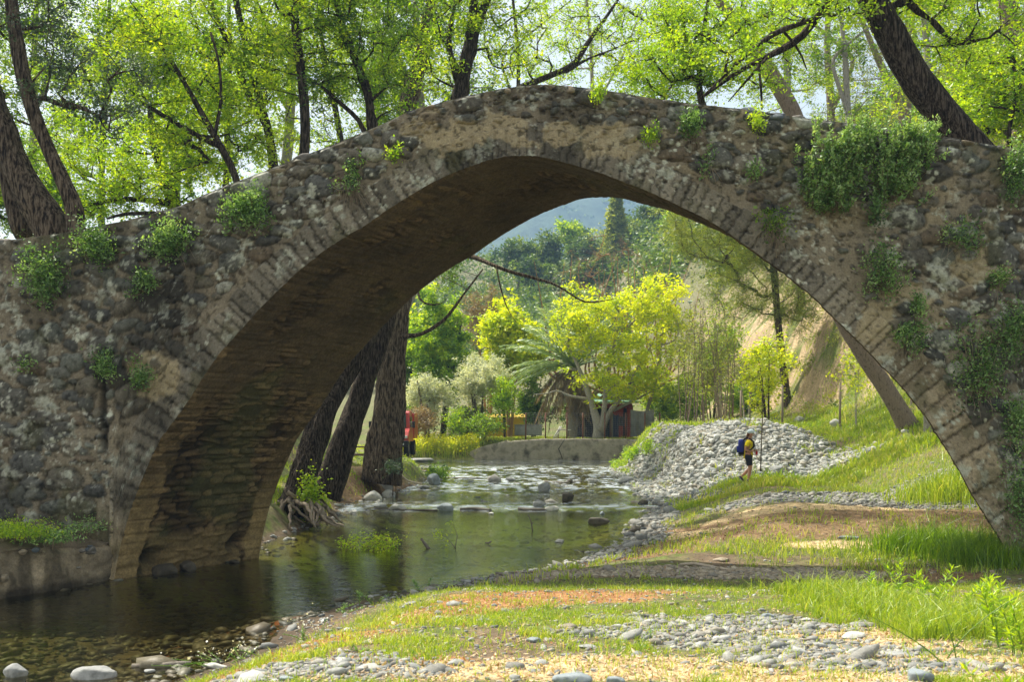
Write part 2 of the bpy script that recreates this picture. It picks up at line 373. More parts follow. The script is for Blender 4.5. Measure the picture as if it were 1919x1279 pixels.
# ---------------------------------------------------------------- river water
m, n, o_ = newmat('river_water')
fr = n.nodes.new('ShaderNodeFresnel'); fr.inputs['IOR'].default_value = 1.6
g = n.nodes.new('ShaderNodeBsdfGlossy'); g.inputs['Roughness'].default_value = .015; g.inputs['Color'].default_value = (.95, .97, .9, 1)
t = n.nodes.new('ShaderNodeBsdfTransparent'); n.links.new(mix(n, attr(n, 'deep'), (.74, .70, .52), (.42, .50, .16)), t.inputs['Color'])  # tint by depth; its green also adds to the tree reflections
nz1 = tex(n, 1.0, 3, vscale=(3.5, 7, 1), rough=.5); nz2 = tex(n, 1.0, 4, vscale=(11, 24, 1), rough=.55)
ad = n.nodes.new('ShaderNodeMath'); ad.operation = 'MULTIPLY_ADD'; ad.inputs[1].default_value = .35
n.links.new(nz2, ad.inputs[0]); n.links.new(nz1, ad.inputs[2])
bp = bump(n, ad.outputs[0], .30, .03)
n.links.new(bp, fr.inputs['Normal']); n.links.new(bp, g.inputs['Normal'])
mx = n.nodes.new('ShaderNodeMixShader'); n.links.new(fr.outputs[0], mx.inputs[0]); n.links.new(t.outputs[0], mx.inputs[1]); n.links.new(g.outputs[0], mx.inputs[2])
foam_sheen = n.nodes.new('ShaderNodeBsdfDiffuse'); foam_sheen.inputs[0].default_value = (.68, .76, .84, 1)  # white water, its pale blue also painting the sky sheen on the riffle
mf = n.nodes.new('ShaderNodeMixShader'); n.links.new(attr(n, 'foam_sheen'), mf.inputs[0]); n.links.new(mx.outputs[0], mf.inputs[1]); n.links.new(foam_sheen.outputs[0], mf.inputs[2])
n.links.new(mf.outputs[0], o_.inputs[0]); WATER = m
ys = [2.5]
while ys[-1] < 66.5: ys.append(ys[-1]+max(.05, ys[-1]*.0042))
ys = np.array(ys); us = np.linspace(0, 1, 330)
xl = np.interp(ys, *XL)-1.6; xr = np.interp(ys, *XR)+1.2
X = xl[:, None]+(xr-xl)[:, None]*us[None]; Y = np.repeat(ys[:, None], len(us), 1)
rif = np.interp(Y, [0, 31, 32.3, 33.3, 34.5, 37.5, 40, 51, 56], [0, 0, .8, .6, .12, .15, 1, 1, .12])
wn = fbm(X*1.1, Y*.9, 4, 50)-.5; wn2 = fbm(X*4, Y*2.2, 3, 55)-.5
Z = zw(Y)+.035*rif*wn+.03*rif*wn2+.004*wn
fo = np.clip((fbm(X*3.2, Y*2.0, 5, 61)-.44+.25*wn2)*4, 0, 1)*rif*.85
fo = np.maximum(fo, np.clip((fbm(X*1.5, Y*.3, 3, 66)-.40)*6, 0, 1)*np.exp(-((Y-32.6-.4*(fbm(X*.5, X*0, 2, 5)-.5))/.22)**2))*.85
nr, nc = X.shape; i = (np.arange(nr-1)[:, None]*nc+np.arange(nc-1)[None]).ravel()
tag(mk('river_water', np.stack([X.ravel(), Y.ravel(), Z.ravel()], 1), np.stack([i, i+1, i+nc+1, i+nc], 1), WATER, attrs={'foam_sheen': fo.ravel()*.75, 'deep': (sst((zw(Y)-ground(X, Y)-.06)/.3)*(.25+.75*sst((Y-13)/5))).ravel()}), kind='structure')
# ---------------------------------------------------------------- stone bridge
def px2(l): a = np.array(l, float); return np.stack([(a[:, 0]-CX)/F*D, CZ-(a[:, 1]-HY)/F*D], 1)
TOP = px2([(-1400, 640), (-700, 560), (-300, 500), (-150, 472), (0, 452), (60, 444), (110, 438), (150, 430), (210, 419), (250, 410), (340, 385), (420, 348), (490, 324), (560, 296), (640, 265), (720, 231), (770, 207),
           (850, 186), (920, 170), (960, 163), (1000, 158), (1050, 160), (1130, 168), (1200, 181), (1290, 193), (1400, 206), (1490, 219), (1560, 227), (1700, 242), (1760, 254), (1850, 270), (1919, 280), (2100, 305), (2400, 360), (2900, 470)])
INT = px2([(213, 1110), (215, 1086), (228, 1020), (244, 960), (262, 913), (280, 870), (303, 820), (330, 785), (358, 747), (382, 706), (413, 661), (447, 623), (495, 571), (551, 516), (606, 472), (640, 449), (673, 431),
           (735, 387), (801, 347), (866, 318), (914, 300), (950, 292), (987, 292), (1038, 299), (1111, 320), (1177, 344), (1235, 369), (1275, 387), (1339, 420), (1401, 464), (1462, 507), (1518, 552), (1567, 600),
           (1631, 664), (1687, 722), (1732, 778), (1770, 837), (1799, 886), (1823, 933), (1842, 961), (1868, 1003), (1890, 1041), (1899, 1066), (1906, 1086), (1914, 1120)])
def resample(p, n):
    L = np.concatenate([[0], np.cumsum(np.linalg.norm(np.diff(p, axis=0), axis=1))]); s = np.linspace(0, L[-1], n)
    return np.stack([np.interp(s, L, p[:, 0]), np.interp(s, L, p[:, 1])], 1), s
def smoothc(p, k):
    q = p.copy()
    for _ in range(k): q[1:-1] = (q[:-2]+2*q[1:-1]+q[2:])/4
    return q
IC, IS = resample(INT, 700); IC = smoothc(IC, 30); IC[:, 1] += .012*(fbm(IS*2.5, IS*0, 3, 2)-.5)*2
TC, _ = resample(TOP, 900); TC = smoothc(TC, 12)
X0, X1, Z0, Z1, RES = -14.6, 15.6, -1.0, 9.4, .013
gx = np.arange(X0, X1, RES); gz = np.arange(Z0, Z1, RES); GX, GZ = np.meshgrid(gx, gz)
# distance to / position along the intrados (coarse then resampled)
cx_ = np.arange(X0, X1+.06, .06); cz_ = np.arange(Z0, Z1+.06, .06); AX, AZ = np.meshgrid(cx_, cz_)
dd = np.empty(AX.size); ss = np.empty(AX.size); pa = AX.ravel(); pb = AZ.ravel(); ic = IC[::2]; isn = IS[::2]
for k in range(0, AX.size, 20000):
    q = (pa[k:k+20000, None]-ic[None, :, 0])**2+(pb[k:k+20000, None]-ic[None, :, 1])**2
    j = q.argmin(1); dd[k:k+20000] = np.sqrt(q[np.arange(len(j)), j]); ss[k:k+20000] = isn[j]
dd = dd.reshape(AX.shape); ss = ss.reshape(AX.shape)
def bil(A, x, z, x0, z0, r):
    u = np.clip((x-x0)/r, 0, A.shape[1]-1.001); v = np.clip((z-z0)/r, 0, A.shape[0]-1.001)
    i = u.astype(int); j = v.astype(int); fu = u-i; fv = v-j
    if A.ndim == 3: fu = fu[..., None]; fv = fv[..., None]
    return (A[j, i]*(1-fu)+A[j, i+1]*fu)*(1-fv)+(A[j+1, i]*(1-fu)+A[j+1, i+1]*fu)*fv
RD = bil(dd, GX, GZ, X0, Z0, .06); RS = bil(ss, GX, GZ, X0, Z0, .06)
n_lo = fbm(GX*.45, GZ*.45, 4, 100); n_md = fbm(GX*2.2, GZ*2.2, 5, 101); n_hi = fbm(GX*11, GZ*11, 4, 102); n_vh = fbm(GX*30, GZ*30, 3, 103)
H = .030*(n_md-.5)+.022*(n_hi-.5)+.012*(n_vh-.5)+.05*(n_lo-.5)
C = np.array([.225, .188, .135])[None, None]*(.52+.42*n_md+.40*n_hi+.35*(n_vh-.3))[..., None]
tan = sst((fbm(GX*.9, GZ*.9, 4, 105)-.55)*7)[..., None]*(GX > 2.6)[..., None]; C = C*(1-.55*tan)+np.array([.34, .27, .16])*.55*tan*(.6+.8*n_hi)[..., None]
rg = np.random.default_rng(5)
def paint(H, C, x0, z0, res, cx, cz, a, b, ang, hh, col, p=2.4, seed=0):
    Rr = max(a, b)*1.25
    i0 = max(0, int((cx-Rr-x0)/res)); i1 = min(H.shape[1], int((cx+Rr-x0)/res)+2); j0 = max(0, int((cz-Rr-z0)/res)); j1 = min(H.shape[0], int((cz+Rr-z0)/res)+2)
    if i1-i0 < 2 or j1-j0 < 2: return
    x = x0+np.arange(i0, i1)*res-cx; z = z0+np.arange(j0, j1)*res-cz; x, z = np.meshgrid(x, z)
    c, s_ = math.cos(ang), math.sin(ang); u = (x*c+z*s_)/a; v = (-x*s_+z*c)/b
    th = np.arctan2(v, u); wob = 1+.10*np.sin(2*th+seed)+.07*np.sin(3*th+seed*2.3)+.04*np.sin(5*th+seed*1.7)
    d = (np.abs(u)**p+np.abs(v)**p)**(1/p)/wob
    h = hh*(1-np.clip(d, 0, 1)**3.2); m = d < 1
    sub = H[j0:j1, i0:i1]; rim = np.clip(1-np.abs(d-1.05)/.13, 0, 1)
    sub[:] = np.where(m, sub*.35+h+hh*.12, sub-rim*.018)
    cs = C[j0:j1, i0:i1]; tt = (.75+.5*vn(x*22+seed*9, z*22, 7)+.25*(vn(x*60, z*60+seed, 8)-.5))[..., None]
    cs[:] = np.where(m[..., None], np.array(col)*tt, cs*(1-.6*rim[..., None]))
SCOL = [(.105, .112, .112), (.14, .14, .13), (.085, .093, .10), (.17, .155, .125), (.125, .135, .125), (.20, .18, .14), (.10, .095, .085), (.15, .17, .155)]
acc = np.zeros((0, 4)); tot = 0
vis = lambda x, z: float(bil(n_lo, np.array([x]), np.array([z]), X0, Z0, RES)[0])
for it in range(24000):
    f = it/24000
    a = (.20*(1-f)**1.8+.036)*rg.uniform(.75, 1.3); b = a*rg.uniform(.42, .8)
    x = rg.uniform(X0, X1); z = rg.uniform(Z0, Z1)
    tz = np.interp(x, TC[:, 0], TC[:, 1])
    if z > tz+.02: continue
    if (-6.9 < x < 8.7) and z < np.interp(x, IC[:, 0], IC[:, 1])+.3: continue
    j = min(dd.shape[0]-1, int((z-Z0)/.06)); i = min(dd.shape[1]-1, int((x-X0)/.06))
    if dd[j, i] < .62+b*.5 and z > -.2 and -6.95 < x < 8.9: continue
    v = vis(x, z)
    if v < .52 and f < .6 and rg.random() < (.52-v)*6+.12: continue
    if len(acc):
        q = np.hypot((acc[:, 0]-x)/(acc[:, 2]+a), (acc[:, 1]-z)/(acc[:, 3]+b))
        if q.min() < .84: continue
    acc = np.vstack([acc, [x, z, a, b]]); col = (.85*np.array(SCOL[rg.integers(len(SCOL))])+.15*np.array([.17, .14, .10]))*rg.uniform(.62, 1.15)
    if rg.random() < .06: col = np.array((.32, .33, .29))
    if rg.random() < .09: col = np.array((.15, .115, .08))
    if a < .06: col = .6*col+.4*np.array([.20, .165, .115])*rg.uniform(.6, 1.3)
    paint(H, C, X0, Z0, RES, x, z, a*1.02, b*1.05, rg.normal(0, .25), rg.uniform(.018, .045)+a*.12, col, rg.uniform(2, 3), rg.uniform(0, 6))
# arch ring of radial slabs
ringT = .50+.10*(vn(RS*1.5, RS*0, 9)-.5)+.14*sst((.9-GZ)/.8)+.14*sst((RS-IS[-1]*.72)/3)
s = 0; edges = [0]
while edges[-1] < IS[-1]:
    t_ = edges[-1]/IS[-1]; edges.append(edges[-1]+rg.uniform(.10, .30)*(1+1.1*sst((.10-t_)/.1)+2.0*sst((t_-.78)/.2)))
edges = np.array(edges); k = np.clip(np.searchsorted(edges, RS+.05*(n_md-.5)), 1, len(edges)-1)
loc = (RS-edges[k-1])/(edges[k]-edges[k-1]); kr = hsh(k, k*0+3, 4); kr2 = hsh(k, k*0+9, 5)
inr = (RD < ringT*(.92+.16*kr)) & (GX > -6.95) & (GX < 8.8) & (GZ > np.interp(GX, IC[:, 0], IC[:, 1], left=-2, right=-2)-.05)
edge = np.minimum(loc, 1-loc)*(edges[k]-edges[k-1]); jt = np.clip(1-edge/.026, 0, 1)
jv = .8+.2*sst((RS-IS[-1]*.80)/2)+.45*sst((IS[-1]*.10-RS)/1.5)
rh = .035+.02*(kr-.5)+.03*(n_md-.5)+.028*(n_hi-.5)-.055*jt*jv+.008*(n_vh-.5)
warm = np.maximum(sst((1.6-GZ)/1.4)*(GX < 0), .5*sst((RS-IS[-1]*.72)/2))[..., None]
base = np.array([.20, .178, .142])*(1-warm)+np.array([.34, .26, .15])*warm
rc = base*(.45+.75*kr2+.40*n_hi+.35*(n_md-.5)+.4*(n_vh-.5))[..., None]*(1-.72*(jt*jv)[..., None])
H = np.where(inr, rh, H); C = np.where(inr[..., None], rc, C)
# ledge below coping, lichen, stains, cracks
lm = sst((fbm(GX*1.4, GZ*1.4, 4, 120)-.42)*6); 
up = np.clip(1-np.abs(GX-.6)/4.8, .12, 1)
li = sst((fbm(GX*5.5, GZ*5.5, 5, 130)+.3*(n_vh-.5)-.60+.07*up*lm)*16)
C = C*(1-.85*li[..., None]*lm[..., None])+np.array([.45, .48, .42])*(.55+.7*n_vh)[..., None]*.85*(li*lm)[..., None]
sp = sst((fbm(GX*15, GZ*15, 3, 133)-.70)*22)*sst((fbm(GX*.8, GZ*.8, 3, 134)-.4)*5)
C = C*(1-.8*sp[..., None])+np.array([.6, .62, .56])*.8*sp[..., None]
for _ in range(420):   # crusty round lichen spots
    x = rg.uniform(X0, X1); z = rg.uniform(0, 8.6); r = rg.uniform(.015, .05); nn = rg.integers(1, 6)
    for _k in range(nn):
        xx = x+rg.normal(0, .1); zz = z+rg.normal(0, .07); i = int((xx-X0)/RES); j = int((zz-Z0)/RES); q = int(r/RES)+1
        if 1 < i-q and i+q < GX.shape[1] and 1 < j-q and j+q < GX.shape[0]:
            sl_ = (slice(j-q, j+q+1), slice(i-q, i+q+1)); mm = (np.hypot(GX[sl_]-xx, GZ[sl_]-zz)/r+.5*(n_vh[sl_]-.5)) < 1
            C[sl_] = np.where(mm[..., None], np.array([.5, .53, .46])*rg.uniform(.6, 1.2), C[sl_])
dk = sst((fbm(GX*1.1, GZ*.42, 4, 140)-.5)*6); C = C*(1-.42*dk[..., None])
moss = sst((fbm(GX*1.7, GZ*1.2, 4, 150)-.60)*9); C = C*(1-.5*moss[..., None])+np.array([.085, .085, .03])*.5*moss[..., None]
for (px, py, r) in [(815, 255, .28), (860, 262, .35), (960, 235, .30), (1040, 252, .28), (1150, 262, .33), (270, 690, .3), (300, 730, .3), (1640, 600, .3), (1700, 555, .25), (1830, 500, .3)]:
    c = px2([(px, py)])[0]; q = sst((1-np.hypot((GX-c[0])/1.6, GZ-c[1])/r+2.6*(n_md-.5))*4)*.75
    stay = (H > .05)*.8
    C = C*(1-(q*(1-stay))[..., None])+np.array([.42, .34, .2])*(.7+.5*n_hi)[..., None]*(q*(1-stay))[..., None]
cr = px2([(192, 640), (192, 850)]); q = sst(1-np.abs(GX-cr[0, 0]-.10*(fbm(GZ*2, GZ*0, 3, 3)-.5))/.10)*sst((GZ-cr[1, 1]+.1)/.2)*sst((cr[0, 1]-GZ)/.4)
H -= .10*q; C = C*(1-.75*q[..., None])
pit = sst((fbm(GX*16, GZ*16, 3, 160)-.63)*14); C = C*(1-.55*pit[..., None]); H -= .012*pit
lum_ = C.mean(-1, keepdims=True); C = lum_*.22+C*.78
C = np.clip(C*np.array([1.08, 1.07, .97]), .006, .8)
def Hs(x, z): return bil(H, np.asarray(x), np.asarray(z), X0, Z0, RES)
FACE = vcolmat('bridge_masonry', rough=.92, nscale=30, bscale=50, bstr=.9, bdist=.014, var=(.68, 1.32))
bridge = empty('stone_bridge', (0, D, 0), 'old humpbacked stone arch bridge with lichen and weeds spanning the river', 'bridge')
icx, icz = IC[:, 0], IC[:, 1]
XA, XB = icx[0], icx[-1]
def facade(cols, nrow, y0, sgn, sx, name):
    V = []; A = []
    xs_ = np.sort(np.concatenate([cols, [XA-1e-3, XA+1e-3, XB-1e-3, XB+1e-3]]))
    om = np.argsort(icx); lo = np.where((xs_ > XA) & (xs_ < XB), np.interp(xs_, icx, icz), -.9); hi = np.interp(xs_, TC[:, 0], TC[:, 1])+.02*(fbm(xs_*3, xs_*0, 3, 6)-.5)
    t_ = np.linspace(0, 1, nrow)[:, None]; XX = np.repeat(xs_[None], nrow, 0); ZZ = lo[None]+(hi-lo)[None]*t_
    h = Hs(XX, ZZ); c = bil(C, XX, ZZ, X0, Z0, RES)
    h = h*np.clip((hi[None]-ZZ)/.06, .2, 1)
    YY = y0-sgn*(h)
    nc = len(xs_); i = (np.arange(nrow-1)[:, None]*nc+np.arange(nc-1)[None]).ravel()
    q = np.stack([i, i+1, i+nc+1, i+nc], 1)
    ok = ~(((i % nc) == np.searchsorted(xs_, XA)-1) | ((i % nc) == np.searchsorted(xs_, XB)-1)); q = q[ok]
    if sgn < 0: q = q[:, ::-1]
    return mk(name, np.stack([XX.ravel()+sx, YY.ravel(), ZZ.ravel()], 1), q, FACE, bridge, attrs={'col': c.reshape(-1, 3)}), xs_, hi, YY[-1]
_, xs_, hi_, ytop = facade(np.arange(-14, 15, .022), 270, D, 1, 0, 'facade')
_, xb_, hb_, yb_ = facade(np.arange(-14, 15, .12), 60, D+DEP, -1, SH, 'rear_facade')
# barrel (vault underside)
sT = IS[-1]; r2 = .018; BX = np.arange(0, sT+.02, r2); BT = np.arange(0, DEP+.2, r2); GS, GT = np.meshgrid(BX, BT)
HB = .04*(fbm(GS*1.5, GT*1.5, 4, 200)-.5)+.03*(fbm(GS*6, GT*4, 4, 201)-.5)+.015*(fbm(GS*20, GT*14, 3, 202)-.5)
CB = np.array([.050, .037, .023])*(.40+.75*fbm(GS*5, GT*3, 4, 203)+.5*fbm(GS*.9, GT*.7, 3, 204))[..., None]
s = 0.0
while s < sT:
    hrow = rg.choice([rg.uniform(.05, .09), rg.uniform(.09, .17)]); t_ = rg.uniform(-.3, 0)
    while t_ < DEP+.2:
        ln = rg.uniform(.10, .55)
        if rg.random() < .85:
            k = rg.uniform(.5, 1.6); paint(HB, CB, 0, 0, r2, s+hrow/2, t_+ln/2, hrow*.46, ln*.475, rg.normal(0, .10), rg.uniform(.006, .06), np.array((.15, .112, .066))*k, 3.2, rg.uniform(0, 6))
        t_ += ln
    s += hrow
sp = sst((fbm(GS*.7, GT*1.2, 4, 210)-.46)*6); CB *= (1-.5*sp)[..., None]
gr = sst((fbm(GS*.6+3, GT*.8, 4, 215)-.52)*7)[..., None]; CB = CB*(1-.45*gr)+np.array([.10, .12, .055])*.45*gr
ftw = sst((2.4-GS)/1.6)                      # dressed ring stones return into the vault near the foot
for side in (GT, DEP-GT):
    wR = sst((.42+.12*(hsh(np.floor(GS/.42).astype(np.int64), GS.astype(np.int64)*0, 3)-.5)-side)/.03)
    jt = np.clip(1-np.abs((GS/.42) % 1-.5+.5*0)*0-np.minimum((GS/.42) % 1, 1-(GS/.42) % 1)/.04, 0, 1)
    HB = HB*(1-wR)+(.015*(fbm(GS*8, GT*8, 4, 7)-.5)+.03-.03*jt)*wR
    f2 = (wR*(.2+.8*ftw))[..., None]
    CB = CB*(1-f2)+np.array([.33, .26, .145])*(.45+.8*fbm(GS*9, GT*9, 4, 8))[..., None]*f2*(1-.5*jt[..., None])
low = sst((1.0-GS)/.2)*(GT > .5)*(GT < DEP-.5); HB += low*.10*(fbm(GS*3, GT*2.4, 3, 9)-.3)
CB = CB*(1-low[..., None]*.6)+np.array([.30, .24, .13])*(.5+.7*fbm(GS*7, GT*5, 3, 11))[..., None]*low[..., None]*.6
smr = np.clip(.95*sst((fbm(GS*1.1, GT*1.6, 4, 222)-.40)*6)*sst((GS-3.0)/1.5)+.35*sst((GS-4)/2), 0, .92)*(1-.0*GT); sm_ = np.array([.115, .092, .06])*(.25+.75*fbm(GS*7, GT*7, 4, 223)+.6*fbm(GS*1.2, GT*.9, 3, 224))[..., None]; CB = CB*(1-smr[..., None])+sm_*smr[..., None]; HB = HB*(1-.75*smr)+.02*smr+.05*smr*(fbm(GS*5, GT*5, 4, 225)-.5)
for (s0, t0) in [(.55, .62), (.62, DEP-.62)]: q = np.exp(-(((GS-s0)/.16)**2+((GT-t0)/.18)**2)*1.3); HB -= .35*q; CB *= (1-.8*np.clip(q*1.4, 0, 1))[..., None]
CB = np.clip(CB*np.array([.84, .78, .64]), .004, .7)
bi, bs = resample(IC, 950); nrm = np.gradient(bi, axis=0); nrm = np.stack([nrm[:, 1], -nrm[:, 0]], 1); nrm /= np.linalg.norm(nrm, axis=1, keepdims=True)
tt = np.linspace(0, 1, 120); SSg, TTg = np.meshgrid(bs, tt)
h = bil(HB, SSg, TTg*DEP, 0, 0, r2)*np.minimum(np.minimum(TTg/.02, (1-TTg)/.02), 1)
c = bil(CB, SSg, TTg*DEP, 0, 0, r2)
yf = D-Hs(bi[:, 0], bi[:, 1]); 
XX = bi[None, :, 0]+SH*TTg+nrm[None, :, 0]*h; ZZ = bi[None, :, 1]+nrm[None, :, 1]*h; YY = yf[None]*(1-TTg)+(D+DEP+Hs(bi[:, 0], bi[:, 1]))[None]*TTg
nr, nc = XX.shape; i = (np.arange(nr-1)[:, None]*nc+np.arange(nc-1)[None]).ravel()
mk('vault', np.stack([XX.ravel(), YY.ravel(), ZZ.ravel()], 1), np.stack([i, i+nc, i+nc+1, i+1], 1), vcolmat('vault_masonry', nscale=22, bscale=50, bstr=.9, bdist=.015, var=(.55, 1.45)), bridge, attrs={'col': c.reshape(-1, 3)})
# deck between the parapets
tt = np.linspace(0, 1, 34); xs2 = xs_[::4]; hi2 = hi_[::4]; yt = ytop[::4]
XX = xs2[None]+SH*tt[:, None]; YY = yt[None]*(1-tt[:, None])+(D+DEP)*tt[:, None]
dip = -.42*sst((tt-.13)/.02)*sst((.87-tt)/.02); ZZ = hi2[None]+dip[:, None]+.03*(fbm(XX*3, YY*3, 4, 17)-.5)*np.minimum(tt*20, 1)[:, None]
cc = np.array([.24, .22, .18])*(.5+fbm(XX*4, YY*4, 4, 18)[..., None]); nr, nc = XX.shape; i = (np.arange(nr-1)[:, None]*nc+np.arange(nc-1)[None]).ravel()
mk('deck', np.stack([XX.ravel(), YY.ravel(), ZZ.ravel()], 1), np.stack([i, i+1, i+nc+1, i+nc], 1), FACE, bridge, attrs={'col': cc.reshape(-1, 3)})
# splayed concrete footing on the left, with a sloping ledge
path = np.array([(-6.93, 17.35), (-6.95, 17.05), (-7.35, 16.2), (-7.9, 15.2), (-8.8, 14.0), (-10.5, 12.8), (-13, 12.0)])
pp, _ = resample(path, 260); tn = np.gradient(pp, axis=0); nn = np.stack([tn[:, 1], -tn[:, 0]], 1); nn /= np.linalg.norm(nn, axis=1, keepdims=True); nn = -nn if nn[100, 1] > 0 else nn
zt = np.interp(np.linspace(0, 1, 260), [0, .06, .3, .6, 1], [.62, .62, .66, .74, .95])+.24*(fbm(np.arange(260)*.07, np.zeros(260), 4, 3)-.5)
rows = []; cols_ = []
for t_ in np.concatenate([np.linspace(0, .92, 46), np.linspace(.94, 1.0, 6)]):
    z = -.7+(zt+.7)*t_; bulge = .02*0+.10*(1-t_)+.20*(fbm(pp[:, 0]*2+pp[:, 1], z*2, 4, 301)-.5)+.06*(fbm(pp[:, 0]*9+pp[:, 1]*3, z*9, 3, 302)-.5)-(.05*sst((t_-.93)/.07))
    rows.append(np.stack([pp[:, 0]+nn[:, 0]*bulge, pp[:, 1]+nn[:, 1]*bulge, z], 1))
    k = (.55+.9*fbm(pp[:, 0]*3+pp[:, 1]*2, z*3, 4, 303))[:, None]; wet = sst((.18-z)/.14)[:, None]
    cols_.append(np.array([.17, .14, .095])*(k*2.0-.55)*(.6+.8*fbm(pp[:, 0]*14+pp[:, 1]*4, z*14, 3, 310))[:, None]*(1-.6*wet)*(1-.5*sst((fbm(pp[:, 0]*5+pp[:, 1]*2, z*1.2, 4, 309)-.5)*7))[:, None])
for t_ in np.linspace(.04, 1, 26):
    q = pp*(1-t_)+np.array([pp[:, 0]*0+np.interp(pp[:, 0], [-13, -7], [-14, -7.0]), np.full(260, 17.35)]).T*t_
    z = zt+.35*t_*np.clip((17.3-pp[:, 1])/2, 0, 1)+.10*(fbm(q[:, 0]*3, q[:, 1]*3, 4, 305)-.5)*min(1, t_*4); rows.append(np.stack([q[:, 0], q[:, 1], z], 1))
    cols_.append(np.array([.15, .12, .08])*(.5+.9*fbm(q[:, 0]*5, q[:, 1]*5, 3, 306))[:, None])
Vv = np.stack(rows); nr, nc = Vv.shape[:2]; i = (np.arange(nr-1)[:, None]*nc+np.arange(nc-1)[None]).ravel()
mk('pier_footing', Vv.reshape(-1, 3), np.stack([i, i+nc, i+nc+1, i+1], 1), FACE, bridge, attrs={'col': np.stack(cols_).reshape(-1, 3)})
# coping stones: each its own part
def rockshape(seed, seg=30):
    mb = MB(); mb.ell((0, 0, 0), (1, 1, 1), seg, noise=.0); V = np.vstack(mb.v); f = [np.vstack(x) for x in mb.f.values()]
    r_ = np.random.default_rng(seed); 
    for _ in range(15):
        d_ = r_.normal(size=3); d_ /= np.linalg.norm(d_); k = r_.uniform(.56, .88); q = V@d_; V = V-np.outer(np.maximum(q-k, 0)*.92, d_)
    V = V*(1+.16*(fbm(V[:, 0]*2.5+seed, V[:, 1]*2+V[:, 2], 3, seed)-.5))[:, None]
    return V, f
ROCKS = [rockshape(s_) for s_ in range(14)]
COPM = []
for nm, a, b, c3 in (('coping_grey_stone', (.17, .16, .14), (.27, .26, .22), (.09, .085, .075)), ('coping_tan_stone', (.24, .20, .14), (.34, .29, .2), (.15, .125, .09)), ('coping_blue_stone', (.10, .12, .14), (.2, .23, .23), (.07, .08, .09))):
    COPM.append(pmat(nm, c3, a, 5, .9, 30, .7, .015, c3=b))
x = -9.6; kk = 0
while x < 10.2:
    a = rg.uniform(.09, .26); x += a
    if rg.random() < .80:
        z = np.interp(x, TC[:, 0], TC[:, 1]); sl2 = (np.interp(x+.1, TC[:, 0], TC[:, 1])-np.interp(x-.1, TC[:, 0], TC[:, 1]))/.2
        V, f = ROCKS[kk % 14]; dp = rg.uniform(.16, .28); hz = rg.uniform(.05, .10)*(1+.5*(a > .2))
        W = (V*np.array([a*1.04, dp, hz])) @ roty(-math.atan(sl2)+rg.normal(0, .08)).T+np.array([x, D+dp-.07+rg.uniform(-.02, .03), z-.045+rg.uniform(-.03, .015)])
        mk('coping_stone', W, f, COPM[rg.choice(3, p=[.4, .48, .12])], bridge, attrs={'rnd': np.full(len(W), .5)})
    x += a+rg.uniform(.0, .05); kk += 1

for k in range(46):      # cobbles set in the footing
    i_ = int(rg.uniform(20, 170)); t_ = rg.choice([rg.uniform(.2, .8), rg.uniform(.93, 1.02)]); z = -.7+(zt[i_]+.7)*t_
    if z < .03: continue
    a = rg.uniform(.04, .13); V, f = ROCKS[k % 14]; W = (V*np.array([a, a*.7, a*.6])) @ rotz(rg.uniform(0, 3)).T+np.array([pp[i_, 0]+nn[i_, 0]*.06, pp[i_, 1]+nn[i_, 1]*.06, z])
    mk('footing_stone', W, f, COPM[rg.choice(3, p=[.5, .35, .15])], bridge, attrs={'rnd': np.full(len(W), .5)})
# ---------------------------------------------------------------- vegetation builders
def leafcloud(c, size, rg, aspect=.42, droop=.3, fold=.25, rnd=None, upn=.5, sv=.45, dirs=None):
    """one bent four-sided leaf per centre; returns V, F, rnd"""
    n = len(c)
    if dirs is None:
        a = rg.normal(size=(n, 3)); a[:, 2] = a[:, 2]*.6-droop
    else: a = dirs+rg.normal(size=(n, 3))*.25
    a /= np.linalg.norm(a, axis=1, keepdims=True)
    nn = rg.normal(size=(n, 3)); nn[:, 2] += upn*1.5
    b = np.cross(nn, a); b /= np.linalg.norm(b, axis=1, keepdims=True)+1e-9; nn = np.cross(a, b)
    L = (size*np.exp(rg.normal(0, sv*.6, n)))[:, None]; W = L*aspect*rg.uniform(.75, 1.25, (n, 1))/2
    m = c+a*L*.42-nn*L*fold*.3
    V = np.stack([c, m+b*W, c+a*L, m-b*W], 1).reshape(-1, 3)
    Fq = np.arange(n*4).reshape(n, 4)
    if rnd is None: rnd = np.full(n, .5)
    r = np.clip(rnd+rg.normal(0, .17, n), 0, 1)
    return V, Fq, np.repeat(r, 4)
def spath(pts, step=.35, wob=.0, rg=None):
    pts = np.asarray(pts, float); L = np.concatenate([[0], np.cumsum(np.linalg.norm(np.diff(pts[:, :3], axis=0), axis=1))])
    n = max(3, int(L[-1]/step)+1); s = np.linspace(0, L[-1], n)
    q = np.stack([np.interp(s, L, pts[:, k]) for k in range(pts.shape[1])], 1)
    for _ in range(max(1, int(n/len(pts)/2))): q[1:-1, :] = (q[:-2]+2*q[1:-1]+q[2:])/4
    if wob: q[1:-1, :3] += wob*rg.normal(size=(n-2, 3))
    return q
def trunkpts(pl, y, ground_base=True, base=None):
    """pl: list of (px,py,width_px[,dy])"""
    out = []
    for t in pl:
        yy = y+(t[3] if len(t) > 3 else 0); p = P(t[0], t[1], yy); out.append([*p, t[2]/2*yy/F])
    return np.array(out)
BARK = {}
